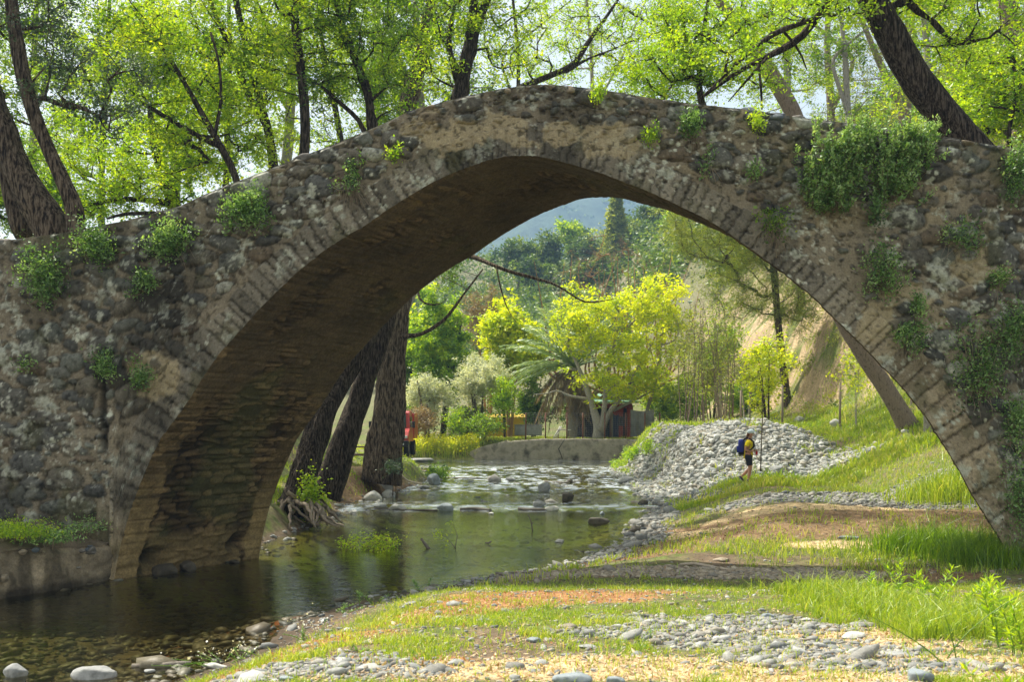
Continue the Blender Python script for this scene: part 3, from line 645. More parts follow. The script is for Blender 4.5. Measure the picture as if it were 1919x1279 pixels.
def barkmat(name, dark, mid, light, fs=1.0):
    m, n, o = newmat(name); b = n.nodes.new('ShaderNodeBsdfPrincipled'); b.inputs['Roughness'].default_value = .95; b.inputs['Specular IOR Level'].default_value = .2
    t1 = tex(n, 1.0, 5, vscale=(19*fs, 19*fs, 3.0*fs), rough=.6); t2 = tex(n, 1.0, 6, vscale=(40, 40, 14), rough=.7)
    mth = n.nodes.new('ShaderNodeMath'); mth.operation = 'MULTIPLY_ADD'; mth.inputs[1].default_value = .35; n.links.new(t2, mth.inputs[0]); n.links.new(t1, mth.inputs[2])
    c = ramp(n, mth.outputs[0], [dark, mid, light], [.56, .67, .80]); n.links.new(c, b.inputs['Base Color']); n.links.new(bump(n, mth.outputs[0], 1.0, .10), b.inputs['Normal']); n.links.new(b.outputs[0], o.inputs[0]); return m
BARK['dark'] = barkmat('bark_dark', (.012, .009, .006), (.05, .038, .027), (.13, .105, .08), 1.3)
BARK['brown'] = barkmat('bark_brown', (.018, .013, .009), (.10, .075, .05), (.22, .175, .125), 1.0)
BARK['grey'] = pmat('bark_grey', (.22, .20, .17), (.36, .34, .30), 3, .9, 14, .8, .03, vscale=(4, 4, 1.5), c3=(.13, .115, .095))
BARK['pink'] = pmat('bark_pinkish', (.17, .13, .10), (.28, .22, .17), 3, .95, 14, .9, .04, vscale=(5, 5, 1.5), c3=(.09, .07, .055))
BARK['red'] = pmat('bark_reddish', (.28, .15, .07), (.36, .22, .12), 6, .9, c3=(.2, .11, .06))
LEAF = {
 'lime': leafmat('leaf_lime', [(.055, .15, .006), (.18, .34, .010), (.37, .52, .014), (.60, .68, .04)], .58),
 'green': leafmat('leaf_green', [(.03, .09, .006), (.09, .20, .008), (.20, .34, .010), (.36, .48, .02)], .55),
 'dark': leafmat('leaf_dark', [(.012, .035, .016), (.03, .075, .03), (.065, .13, .05), (.14, .22, .10)], .4, .10),
 'yellow': leafmat('leaf_yellow', [(.20, .32, .006), (.42, .55, .008), (.62, .70, .010), (.78, .78, .02)], .55),
 'silver': leafmat('leaf_silver', [(.28, .33, .25), (.46, .52, .42), (.64, .68, .60), (.80, .82, .76)], .4),
 'pine': leafmat('leaf_pine', [(.06, .11, .02), (.16, .23, .04), (.30, .36, .06), (.42, .45, .10)], .45),
 'hill': leafmat('leaf_hillside', [(.03, .07, .02), (.07, .14, .03), (.13, .22, .035), (.26, .34, .05)], .35),
 'dry': leafmat('leaf_dry', [(.14, .10, .06), (.22, .16, .09), (.33, .26, .16), (.42, .34, .22)], .3),
 'palm': leafmat('leaf_palm', [(.08, .15, .06), (.17, .28, .12), (.30, .42, .22), (.50, .60, .42)], .35, .12),
 'weed': leafmat('leaf_weed', [(.03, .08, .015), (.10, .22, .045), (.23, .40, .11), (.42, .58, .24)], .4, .06),
 'grass': leafmat('leaf_grass', [(.08, .16, .012), (.18, .31, .018), (.33, .44, .03), (.55, .52, .17)], .5),
 'flower': leafmat('petal_yellow', [(.30, .45, .02), (.52, .62, .02), (.72, .74, .02), (.82, .80, .04)], .45),
 'white': leafmat('petal_white', [(.7, .7, .66), (.8, .8, .76)], .3),
 'spring': leafmat('leaf_spring', [(.10, .24, .006), (.22, .40, .010), (.36, .52, .015), (.52, .62, .03)], .55)}
def tree(name, label, cat, stems, blobs, ncl, nleaf, leaf='lime', bark='dark', lsize=.12, seed=0, group=None, tip=.010, spread=.42, base=None, nseg=14, bk=.10,
         leafed=True, asp=.45, droop=.3, twig=True, wide=0, crownname='crown', clumps=None, maxr=1.0):
    """stems: list of arrays (n,4) x,y,z,r from the ground up; blobs: (x,y,z,rx,ry,rz,weight)"""
    rg = np.random.default_rng(seed+100)
    if seed < 80: nleaf = int(nleaf*1.35); lsize *= .86; ncl = int(ncl*1.2)
    b0 = base if base is not None else stems[0][0][:3]
    root = empty(name, b0, label, cat, group)
    pos = []; rad = []; par = []; tb = MB()
    for si, st in enumerate(stems):
        q = spath(st, .30, 0); tb.tube(q[:, :3], q[:, 3]*(1+.10*(fbm(np.arange(len(q))*.5, np.zeros(len(q)), 2, si+seed)-.5)), nseg, bark=bk, seed=seed+si)
        k0 = max(1, int(len(q)*.25)) if si == 0 else 1
        for k in range(k0, len(q), 2): pos.append(q[k, :3]); rad.append(q[k, 3]); par.append(-1)
    tb.build('trunk', BARK[bark], root)
    blobs = np.array([b if len(b) == 7 else (*b, 1) for b in blobs], float)
    wts = blobs[:, 3]*blobs[:, 4]**.5*blobs[:, 5]*blobs[:, 6]; wts /= wts.sum()
    bi_ = rg.choice(len(blobs), ncl, p=wts); u = rg.normal(size=(ncl, 3)); u /= np.linalg.norm(u, axis=1, keepdims=True); u *= rg.random((ncl, 1))**.42
    cc = blobs[bi_, :3]+u*blobs[bi_, 3:6]
    p0 = np.array(pos); dmin = np.array([np.linalg.norm(p0-c, axis=1).min() for c in cc]); cc = cc[np.argsort(dmin)]
    PO = np.zeros((len(pos)+ncl*8, 3)); PO[:len(pos)] = pos; npn = len(pos); par = par+[0]*0; par = list(par); branches = []; cnt = np.zeros(len(PO)); RR = np.full(len(PO), 1.0); RR[:npn] = rad
    for c in cc:
        q = PO[:npn]; dv = c-q; d = np.linalg.norm(dv, axis=1); cost = d+.8*np.maximum(0, -dv[:, 2]+.15*d)+.0
        j = int(np.argmin(cost)); L = d[j]; m = int(np.clip(L/.45, 2, 7)); a = q[j].copy()
        mid = (a+c)/2+rg.normal(size=3)*L*.10+np.array([0, 0, -.06*L]); t = np.linspace(0, 1, m+1)[1:, None]
        pts = a*(1-t)**2+2*mid*t*(1-t)+c*t*t+rg.normal(size=(m, 3))*.02*L
        ids = []
        pj = j
        for p in pts:
            PO[npn] = p; par.append(pj); ids.append(npn); pj = npn; npn += 1
        branches.append((j, ids))
    cnt = np.zeros(npn)
    for j, ids in branches: cnt[ids[-1]] += 1
    for k in range(npn-1, -1, -1):
        if par[k] >= 0: cnt[par[k]] += cnt[k]
    r = tip*np.maximum(cnt, 1)**.5; n0 = len(rad)
    br = MB()
    for j, ids in branches:
        pts = np.vstack([PO[j], PO[ids]]); rr = np.concatenate([[min(r[ids[0]]*1.15, (RR[j] if j < n0 else r[j])*.9)], r[ids]]); rr = np.minimum(rr, .22*maxr)
        rr[-1] *= .5
        br.tube(pts, rr, 5 if rr.max() < .05 else 8, cap=False, bark=0)
    # twigs
    nl = nleaf//max(1, len(cc)); LV = []; LC = []
    tw = []
    for ci, c in enumerate(cc):
        k = 7
        for _ in range(k):
            e = c+rg.normal(size=3)*spread*np.array([1, 1, .7]); tw.append((c, e))
    if twig:
        A = np.array([t[0] for t in tw]); E = np.array([t[1] for t in tw]); n = len(A); ax = E-A; s_ = np.cross(ax, [0, 0, 1.]); s_ /= np.linalg.norm(s_, axis=1, keepdims=True)+1e-6; w_ = tip*.45
        up_ = np.cross(s_, ax); up_ /= np.linalg.norm(up_, axis=1, keepdims=True)+1e-6
        V = np.stack([A+s_*w_, A-s_*w_*.5+up_*w_, A-s_*w_*.5-up_*w_, E], 1).reshape(-1, 3); i = np.arange(n)[:, None]*4
        br.add(V, np.vstack([i+[0, 1, 3], i+[1, 2, 3], i+[2, 0, 3]]))
    br.build('branches', BARK[bark], root)
    if leafed and nleaf:
        E = np.array([t[1] for t in tw]); A = np.array([t[0] for t in tw]); n = nleaf
        k = rg.integers(0, len(A), n); t = rg.random((n, 1))**.8; cp = A[k]*(1-t)+E[k]*t+rg.normal(size=(n, 3))*spread*(.17 if seed < 80 else .28)
        cr_ = np.clip(.5+.33*rg.normal(size=len(cc)), 0, 1)[k//7]
        V, f, rd = leafcloud(cp, lsize, rg, asp, droop, rnd=.25+.5*cr_)
        mk(crownname, V, f, LEAF[leaf], root, smooth=False, attrs={'rnd': rd})
    return root
def PB(px, py, y, rx, ry, dr, w=1): p = P(px, py, y); return (*p, rx*y/F, dr, ry*y/F, w)
def T(pl, y):
    return trunkpts(pl, y)
def down(st, y, via=None, flare=1.35, dx=0):
    """prepend a base on the ground under the first point, or under the first of the via points (px, py)"""
    if via:
        k = len(via); r0 = st[0][3]; st = np.vstack([[[*P(a, b, y), r0*(1+.12*(k-i))] for i, (a, b) in enumerate(via)], st])
    b = st[0]; gx = b[0]+dx; z = float(ground(gx, b[1]))-.25
    if b[2]-z < .4: return st
    return np.vstack([[gx, b[1], z, b[3]*flare], st])

# ---------------------------------------------------------------- trees standing behind the bridge
G1 = 'riverside trees behind the bridge'
tree('leaning_tree', 'thick dark grooved trunk at the far left edge leaning left above the parapet', 'tree',
     [down(T([(105, 436, 72), (60, 370, 62), (20, 290, 52), (-25, 170, 46), (-60, 20, 40), (-80, -140, 30)], 24), 24), T([(48, 440, 40), (20, 370, 30), (8, 290, 22), (-20, 200, 16)], 24.6)],
     [PB(-60, 120, 25, 160, 120, 2.5), PB(-40, -60, 25, 180, 120, 3), PB(40, 230, 26, 90, 80, 1.5), PB(20, 330, 26, 70, 60, 1.5)], 130, 7500, 'green', 'brown', .11, 1, G1, bk=.14, nseg=26)
tree('leaning_tree', 'brown trunk curving up from the parapet to the top left corner under dark leaves', 'tree',
     [down(T([(140, 425, 34), (148, 400, 34), (120, 345, 28), (90, 280, 26), (62, 215, 27), (42, 140, 28), (28, 60, 26), (15, -40, 22), (10, -160, 16)], 23.4), 23.4)],
     [PB(170, 150, 23.6, 120, 60, 1.2, 1.3), PB(210, 225, 23.6, 70, 35, 1, 1), PB(90, 40, 24, 100, 60, 2), PB(60, -120, 24, 160, 80, 2)], 110, 9000, 'dark', 'brown', .095, 2, G1, bk=.12, nseg=22)
tree('forked_tree', 'slim dark tree with two limbs forking above the left parapet', 'tree',
     [down(T([(515, 322, 18), (505, 250, 16), (487, 190, 14), (470, 120, 13), (450, 40, 12), (430, -60, 10)], 30), 30, via=[(470, 800), (500, 560)]), T([(500, 235, 14), (470, 190, 12), (440, 110, 11), (400, 20, 9), (370, -60, 7)], 30.2)],
     [PB(430, 110, 30, 120, 110, 2), PB(400, -40, 30, 150, 80, 2), PB(500, 60, 30, 80, 120, 2), PB(340, 60, 29, 90, 90, 1.6)], 150, 13000, 'lime', 'dark', .125, 3, G1)
tree('straight_tree', 'straight dark trunk with a blackened bark standing upright above the left parapet', 'tree',
     [down(T([(570, 292, 19), (573, 215, 18), (565, 140, 17), (553, 50, 16), (547, -60, 14)], 28), 28, via=[(500, 800), (545, 560)])],
     [PB(560, -60, 28, 120, 80, 2), PB(600, 60, 28.5, 80, 100, 1.8), PB(520, 120, 28.5, 60, 100, 1.5)], 90, 7000, 'lime', 'dark', .12, 4, G1)
tree('leaning_tree', 'thin leaning tree with bare diagonal limbs rising left over the parapet', 'tree',
     [down(T([(448, 338, 14), (425, 295, 14), (398, 248, 12), (360, 180, 10), (320, 110, 8), (250, 20, 5)], 26), 26, dx=.5), T([(415, 275, 12), (370, 255, 10), (320, 225, 9), (262, 190, 7)], 26), T([(402, 255, 8), (415, 190, 6), (412, 120, 5), (395, 60, 4)], 26)],
     [PB(300, 120, 26.3, 110, 90, 1.6), PB(260, 60, 26, 90, 80, 1.6), PB(350, 290, 27, 90, 70, 1.5), PB(470, 250, 27.5, 70, 60, 1.3), PB(400, 170, 27, 70, 60, 1.2)], 150, 13000, 'lime', 'dark', .115, 5, G1, tip=.009)
tree('bushy_tree', 'stubby dark tree with level drooping branches and lime leaves low over the left parapet', 'tree',
     [down(T([(330, 395, 26), (312, 340, 24), (295, 290, 22), (285, 240, 16), (280, 200, 8)], 32), 32), T([(320, 380, 12), (240, 372, 10), (170, 382, 8), (150, 390, 5)], 31), T([(300, 400, 8), (230, 400, 7), (200, 410, 4)], 30)],
     [PB(250, 300, 31.5, 110, 70, 2, 1.3), PB(230, 370, 31, 120, 40, 1.6, 1.6), PB(380, 330, 32, 80, 60, 1.6), PB(150, 290, 32, 70, 90, 1.6), PB(330, 200, 32, 90, 70, 1.6)], 170, 14000, 'spring', 'dark', .12, 6, G1)
tree('stout_tree', 'dark rough tree on bare roots at the water edge, nearest the vault', 'tree',
     [np.array([[*P(552, 965, 26.6), .70], [*P(558, 930, 26.6), .46], [*P(578, 860, 26.8), .38], [*P(606, 780, 27.2), .34], [*P(642, 710, 27.6), .31], [*P(684, 640, 28), .29], [*P(712, 520, 28.5), .31], [*P(712, 400, 28.6), .27], [*P(698, 260, 28.6), .13], [*P(690, 170, 28.6), .12], [*P(665, 110, 28.6), .10], [*P(640, 50, 28.6), .09], [*P(625, -30, 28.6), .07]]),
      T([(700, 300, 12), (675, 225, 9), (640, 195, 7), (600, 160, 5)], 28.5)],
     [PB(680, 60, 28.6, 110, 100, 2), PB(650, -60, 28.6, 130, 70, 2), PB(610, 170, 28.6, 60, 70, 1.4), PB(720, 170, 29, 60, 60, 1.3)], 130, 11000, 'green', 'dark', .115, 7, G1, bk=.30, nseg=40, base=P(556, 950, 26.8))
tree('stout_tree', 'dark mossy trunk leaning right between the rooted tree and the thick upright trunk', 'tree',
     [np.array([[*P(606, 925, 30), .60], [*P(624, 890, 30), .44], [*P(652, 810, 30), .37], [*P(686, 710, 30.2), .34], [*P(712, 620, 30.4), .36], [*P(750, 480, 30.6), .30], [*P(810, 330, 30.6), .26], [*P(850, 220, 30.4), .24], [*P(866, 165, 30.2), .22], [*P(875, 110, 30.2), .19], [*P(895, 40, 30.2), .14], [*P(925, -30, 30.2), .11]]),
      T([(870, 140, 22), (880, 80, 18), (888, 20, 15), (885, -50, 12)], 30.2), T([(866, 180, 16), (852, 130, 13), (838, 80, 11), (850, 20, 8), (860, -40, 6)], 30.2)],
     [PB(870, 0, 30, 120, 70, 2), PB(940, 60, 30.4, 90, 60, 1.6, .7), PB(830, 110, 30.5, 70, 60, 1.5), PB(900, -90, 30, 150, 60, 2), PB(960, 130, 30.5, 40, 20, 1)], 130, 8500, 'lime', 'dark', .12, 8, G1, bk=.20, nseg=34, base=P(622, 900, 30))
tree('stout_tree', 'thickest upright trunk with furrowed brown bark standing on the left bank', 'tree',
     [np.array([[*P(712, 905, 37.4), .85], [*P(718, 870, 37.4), .70], [*P(726, 810, 37.4), .62], [*P(733, 740, 37.4), .57], [*P(736, 660, 37.4), .54], [*P(746, 560, 37.4), .50], [*P(755, 400, 37.4), .45], [*P(752, 250, 37.4), .36], [*P(765, 190, 37.3), .32], [*P(790, 110, 37.2), .29], [*P(803, 40, 37.2), .26], [*P(815, -40, 37.2), .2]]),
      np.array([[*P(752, 632, 37.0), .09], [*P(790, 628, 36.6), .075], [*P(835, 600, 36.2), .06], [*P(870, 550, 36), .045], [*P(905, 505, 36), .025]]),
      np.array([[*P(760, 500, 37.0), .10], [*P(880, 478, 31), .07], [*P(935, 502, 30), .055], [*P(975, 516, 30), .048], [*P(1000, 520, 30), .040], [*P(1050, 536, 30), .032], [*P(1095, 572, 30), .02], [*P(1150, 560, 30), .012]]),
      np.array([[*P(930, 500, 30), .025], [*P(940, 550, 30), .02], [*P(955, 590, 30), .012], [*P(968, 605, 30), .008]]),
      np.array([[*P(780, 520, 36), .05], [*P(785, 568, 35.5), .03], [*P(826, 575, 35.5), .02], [*P(838, 560, 35.5), .01]])],
     [PB(780, 60, 37.5, 130, 90, 2.5), PB(800, -60, 37.5, 150, 70, 2.5), PB(720, 150, 38, 60, 60, 1.8), PB(850, 520, 36.4, 70, 30, 1.2, .5)], 150, 12000, 'green', 'brown', .13, 9, G1, bk=.24, nseg=40, base=P(716, 885, 37.4))
tree('slender_tree', 'thin dark arching tree rising right above the crest of the bridge', 'tree',
     [down(T([(940, 180, 12), (1010, 150, 12), (1080, 122, 11), (1100, 80, 9), (1130, 40, 7), (1158, 0, 5), (1180, -40, 4)], 39), 39, via=[(724, 850), (732, 700), (760, 540), (840, 330)]), T([(1060, 135, 7), (1100, 110, 5), (1150, 92, 3), (1200, 70, 2)], 39), T([(1155, 5, 5), (1200, 35, 4), (1260, 60, 2)], 39)],
     [PB(1050, 60, 39, 110, 70, 1.8, .7), PB(1150, 60, 39, 110, 80, 1.8, .8), PB(1010, 120, 39, 70, 40, 1.4, .6)], 90, 4200, 'spring', 'dark', .10, 10, G1, spread=.35)
tree('bushy_tree', 'green leafy tree spreading low over the right of the crest', 'tree',
     [down(T([(1345, 250, 14), (1310, 190, 13), (1310, 120, 10), (1320, 50, 8), (1330, -20, 6)], 27), 27, via=[(1850, 850), (1740, 640), (1600, 470), (1420, 330)])],
     [PB(1260, 130, 27, 110, 55, 1.8, 1.3), PB(1330, 60, 27, 120, 70, 1.8), PB(1230, 30, 27.4, 80, 60, 1.5, .6), PB(1420, 130, 27.4, 70, 50, 1.4, .7), PB(1450, 30, 27, 80, 50, 1.5)], 170, 17000, 'spring', 'dark', .10, 11, G1)
tree('leaning_tree', 'pinkish brown trunk rooted on the grassy slope, leaning left behind the arch', 'tree',
     [np.array([[*P(1706, 806, 35.5), .42], [*P(1694, 783, 35.5), .33], [*P(1650, 712, 35.5), .31], [*P(1616, 662, 35.4), .30], [*P(1564, 570, 35.2), .30], [*P(1528, 420, 35), .34], [*P(1508, 290, 35), .33], [*P(1488, 210, 35), .30], [*P(1440, 130, 35), .27], [*P(1392, 62, 35), .22], [*P(1345, -5, 35), .18], [*P(1290, -90, 35), .12]]),
      ],
     [PB(1380, -60, 35, 160, 70, 2.4), PB(1300, 30, 35, 80, 50, 2), PB(1480, 20, 35, 90, 50, 2)], 50, 3000, 'lime', 'pink', .13, 12, G1, bk=.08, nseg=22, base=P(1705, 800, 35.5))
tree('leaning_tree', 'big dark ridged trunk leaning left over the right parapet with a bare twiggy limb', 'tree',
     [down(T([(2020, 520, 78), (1900, 370, 68), (1808, 262, 60), (1762, 205, 58), (1705, 130, 56), (1668, 65, 52), (1628, -10, 48), (1580, -120, 40)], 22), 22, dx=.6),
      T([(1610, -60, 20), (1560, -10, 16), (1532, 30, 13), (1500, 75, 12), (1430, 110, 10), (1380, 135, 8), (1320, 180, 4)], 21.8), T([(1525, 35, 10), (1450, 60, 9), (1400, 100, 7), (1340, 160, 4), (1305, 190, 2)], 21.6),
      T([(1420, 112, 5), (1427, 160, 4), (1428, 205, 2)], 21.7), T([(1440, 105, 5), (1400, 150, 4), (1365, 190, 2)], 21.7), T([(1470, 60, 5), (1500, 90, 4), (1512, 130, 2)], 21.7)],
     [PB(1700, -40, 22, 200, 50, 1.6), PB(1560, 0, 21, 110, 25, 1, .8), PB(1830, 60, 22.6, 110, 70, 1.4, .8), PB(1350, 100, 21.5, 110, 35, .8, .6)], 130, 8500, 'spring', 'dark', .105, 13, G1, bk=.17, nseg=30)
tree('slender_tree', 'pale grey branching trunk right of the big leaning trunk', 'tree',
     [down(T([(1742, 260, 16), (1740, 180, 15), (1738, 100, 13), (1730, 20, 10), (1728, -60, 7)], 33), 33), T([(1740, 130, 9), (1765, 100, 7), (1800, 80, 5), (1840, 70, 3)], 33), T([(1738, 60, 8), (1770, 20, 6), (1800, -30, 4)], 33)],
     [PB(1770, 0, 33, 110, 80, 2), PB(1840, 90, 33, 80, 50, 1.6), PB(1700, 180, 34, 70, 70, 1.6, .6)], 100, 6500, 'lime', 'grey', .12, 14, G1)
tree('pine_tree', 'tall grey brown pine trunk at the top right corner', 'tree',
     [down(T([(1925, 320, 38), (1915, 220, 36), (1902, 120, 34), (1890, 40, 32), (1880, -60, 28)], 29), 29)],
     [PB(1880, -70, 29, 120, 60, 2.2), PB(1960, 60, 29.6, 60, 80, 1.6), PB(1840, 150, 31, 60, 60, 1.2, .5)], 70, 6500, 'pine', 'pink', .15, 15, G1, asp=.12, bk=.10)
tree('bushy_tree', 'bright yellow green tree filling the gap at the right edge behind the parapet', 'tree',
     [down(T([(1905, 330, 12), (1885, 260, 9), (1905, 180, 7), (1930, 100, 5)], 25.5), 25.5)],
     [PB(1860, 200, 26, 90, 55, 1.4), PB(1920, 150, 26, 80, 80, 1.5), PB(1820, 130, 27, 70, 60, 1.4, .8), PB(1960, 260, 25.5, 70, 60, 1.2), PB(1780, 220, 28, 60, 40, 1.2, .5)], 130, 11000, 'lime', 'dark', .12, 16, G1)
tree('bushy_tree', 'low lime green tree filling the gap below the leaning trunks at the left edge', 'tree', [down(T([(-20, 430, 12), (-5, 360, 9), (20, 300, 5)], 33), 33)],
     [PB(10, 380, 33, 90, 60, 1.6), PB(90, 400, 34, 90, 45, 1.6), PB(-40, 300, 33, 70, 90, 1.6), PB(60, 320, 35, 80, 60, 1.6), PB(130, 380, 36, 70, 50, 1.6)], 130, 13000, 'green', 'dark', .13, 17, G1)
# further trees, pale stems
G2 = 'trees further back above the parapet'
rgt = np.random.default_rng(77)
VIA = {535: [(430, 800), (480, 600)], 650: [(440, 800), (520, 560), (600, 420)], 700: [(450, 800), (540, 560), (640, 400)], 795: [(724, 850), (734, 640), (770, 430)], 425: [(380, 800)], 980: [(722, 840), (735, 620), (850, 350)], 1120: [(726, 845), (735, 640), (860, 360), (1000, 250)],
       1230: [(1870, 860), (1760, 650), (1600, 460), (1400, 350)], 1480: [(1860, 860), (1760, 640), (1600, 430)], 1600: [(1860, 850), (1760, 640), (1660, 450)], 1690: [(1850, 850), (1780, 650)], 1560: [(1880, 860), (1790, 660), (1660, 450)]}
for k, (px, y, lf, bkk, wd, dens, lab) in enumerate([
    (60, 46, 'lime', 'grey', 16, 1.1, 'leafy tree glimpsed between the two trunks at the left edge'), (190, 42, 'lime', 'dark', 12, 1.3, 'lime tree behind the dark leaves near the left edge'),
    (330, 48, 'lime', 'dark', 14, 1.3, 'dark stemmed lime tree behind the bare diagonal limbs'), (425, 44, 'lime', 'dark', 13, 1.2, 'lime green tree behind the forked dark limbs'),
    (535, 50, 'lime', 'grey', 22, 1.0, 'pale trunk between the forked tree and the straight dark trunk'), (650, 45, 'lime', 'dark', 13, .8, 'slim dark tree behind the parapet slope right of the straight trunk'),
    (795, 40, 'green', 'grey', 20, .8, 'pale trunk just right of the brown trunk left of the crest'), (700, 56, 'green', 'grey', 24, .8, 'wide pale tree behind the trunks left of the crest'),
    (980, 52, 'lime', 'dark', 10, .42, 'airy young tree against the bright sky above the crest'), (1120, 46, 'spring', 'grey', 9, .45, 'airy lime tree against the sky right of the crest'),
    (1230, 50, 'green', 'grey', 11, .6, 'green tree behind the crest next to the sky gap'), (1480, 52, 'lime', 'grey', 18, .8, 'pale smooth trunk right behind the leaning pinkish trunk'),
    (1600, 44, 'green', 'grey', 15, .7, 'thin crooked grey trunk left of the big leaning trunk'), (1690, 56, 'pine', 'pink', 28, .9, 'reddish pine trunk low behind the big leaning trunk'),
    (1560, 60, 'pine', 'pink', 18, .9, 'hazy grey green pine behind the right parapet'), (1840, 48, 'pine', 'pink', 18, 1.0, 'hazy pine left of the tall corner trunk'), (1960, 44, 'lime', 'grey', 16, 1.0, 'lime tree cut by the right edge')]):
    w0 = wd; lean = rgt.normal(0, 25)
    st = down(T([(px, 330, w0), (px+lean*.4, 200, w0*.85), (px+lean*.7+rgt.normal(0, 6), 90, w0*.7), (px+lean, -20, w0*.5), (px+lean*1.3, -130, w0*.3)], y), y, via=VIA.get(px))
    st2 = T([(px+lean*.4, 210, w0*.6), (px+rgt.choice([-1, 1])*45, 110, w0*.45), (px+rgt.choice([-1, 1])*90, 0, w0*.25)], y)
    bl = [PB(px+lean*.8, 20, y, 110, 90, 2.4), PB(px-60, 130, y+.6, 90, 80, 2), PB(px+70, 150, y-.6, 90, 80, 2), PB(px, 260, y+1, 110, 70, 2), PB(px+rgt.normal(0, 50), -90, y, 130, 70, 2.2, .7)]
    tree('pine_tree' if lf == 'pine' else 'slender_tree', lab, 'tree', [st, st2], bl, int(90*min(1, dens+.2)), int(11500*dens), lf, bkk, (.15 if lf != 'pine' else .22), 40+k, G2, tip=.013, spread=.6, asp=.45 if lf != 'pine' else .16, nseg=10)
# ---------------------------------------------------------------- plants and things seen through the arch
def gz(x, y): return float(ground(x, y))
def groundtree(name, label, px, py, y, H, wpx, hpx, leaf, bark, nl, lsize, seed, stems=1, trunk=.12, ncl=90, group=None, cat='tree', lean=0, low=.2, **kw):
    """multi-stem tree standing at (px, y); crown wpx x hpx centred at py"""
    rg_ = np.random.default_rng(seed); x = (px-CX)/F*y; z = gz(x, y)-.1; c = P(px+lean, py, y); st = []
    for s_ in range(stems):
        a = rg_.uniform(0, 6.28); r_ = (.0 if stems == 1 else .5)
        tx = c[0]+math.cos(a)*r_*wpx*y/F*.45; ty = y+math.sin(a)*.8*r_
        st.append(np.array([[x+math.cos(a)*.12*(stems > 1), y+math.sin(a)*.12*(stems > 1), z, trunk], [x*.6+tx*.4, y*.6+ty*.4, z+(c[2]-z)*.5, trunk*.7], [tx, ty, c[2]+hpx*y/F*.2, trunk*.3]]))
    bl = [(c[0]+rg_.normal(0, .22)*wpx*y/F/2, y+rg_.normal(0, .5), c[2]+rg_.normal(0, .22)*hpx*y/F/2, wpx*y/F/2*rg_.uniform(.55, .8), max(1, wpx*y/F/2*.6), hpx*y/F/2*rg_.uniform(.55, .8), 1) for _ in range(5)]
    return tree(name, label, cat, st, bl, ncl, nl, leaf, bark, lsize, seed, group, nseg=9, bk=.05, **kw)
# fig tree with pale trunks on the lawn
yF = 67.5; fx, fz = P(1128, 822, yF)[0], 1.86
FB = lambda l: np.array([[*P(a, b, yF+d_), r_] for a, b, d_, r_ in l])
tree('fig_tree', 'yellow green tree with several pale smooth trunks standing on the lawn above the wall', 'tree',
     [FB([(1120, 826, 0, .42), (1122, 800, 0, .33), (1110, 760, 0, .22), (1100, 730, 0, .19), (1085, 690, 0, .12), (1060, 640, 0, .06)]),
      FB([(1124, 808, -.2, .26), (1132, 775, 0, .18), (1136, 720, 0, .16), (1150, 650, 0, .10), (1165, 580, 0, .05)]),
      FB([(1126, 812, -.2, .24), (1140, 775, 0, .17), (1168, 740, 0, .14), (1195, 690, 0, .09), (1225, 640, 0, .05)]),
      FB([(1100, 748, -.3, .10), (1062, 742, -.5, .08), (1045, 730, -.5, .06), (1030, 738, -.5, .04), (1000, 740, -.5, .02)]),
      FB([(1150, 770, .3, .12), (1200, 745, 1, .09), (1245, 722, 1, .05)]), FB([(1205, 800, 1.5, .16), (1215, 760, 1.5, .13), (1235, 700, 1.5, .1), (1240, 640, 1.5, .06)])],
     [PB(1135, 715, yF, 85, 45, 2), PB(1080, 600, yF, 55, 70, 2), PB(1220, 720, yF+.5, 55, 40, 2), PB(1200, 610, yF, 95, 70, 2.4), PB(1240, 560, yF, 50, 50, 2), PB(1130, 600, yF, 60, 60, 2), PB(1080, 640, yF, 30, 40, 1.5, .5), PB(1190, 680, yF, 70, 50, 2.4), PB(1265, 640, yF, 35, 60, 1.6)],
     300, 21000, 'yellow', 'grey', .20, 201, tip=.016, spread=.45, nseg=12, bk=.08, base=(fx, yF, fz), asp=.6)
# bare upright reddish stems behind it
yB = 74; st = []
rg_ = np.random.default_rng(9)
for k in range(26):
    a = rg_.uniform(1020, 1290); t_ = a+rg_.normal(0, 35); h_ = rg_.uniform(440, 545)+abs(a-1150)*.25
    st.append(np.array([[*P(a, 700, yB+rg_.normal(0, .8)), .09], [*P((a+t_)/2+rg_.normal(0, 8), (700+h_)/2, yB), .06], [*P(t_, h_, yB+rg_.normal(0, .8)), .015]]))
st.insert(0, np.array([[*P(1150, 825, yB), .4], [*P(1150, 760, yB), .35], [*P(1150, 700, yB), .3]]))
for i_ in range(1, len(st)): st[i_] = np.vstack([[*P(1150+rg_.normal(0, 20), 755, yB), .12], st[i_]])
tree('pollarded_tree', 'leafless tree sending many straight reddish shoots up behind the yellow green tree', 'tree', st, [PB(1150, 540, yB, 130, 70, 1.5), PB(1130, 480, yB, 80, 40, 1)], 130, 0, 'dry', 'red', .2, 202, leafed=False, nseg=5, bk=0, tip=.014, spread=.7)
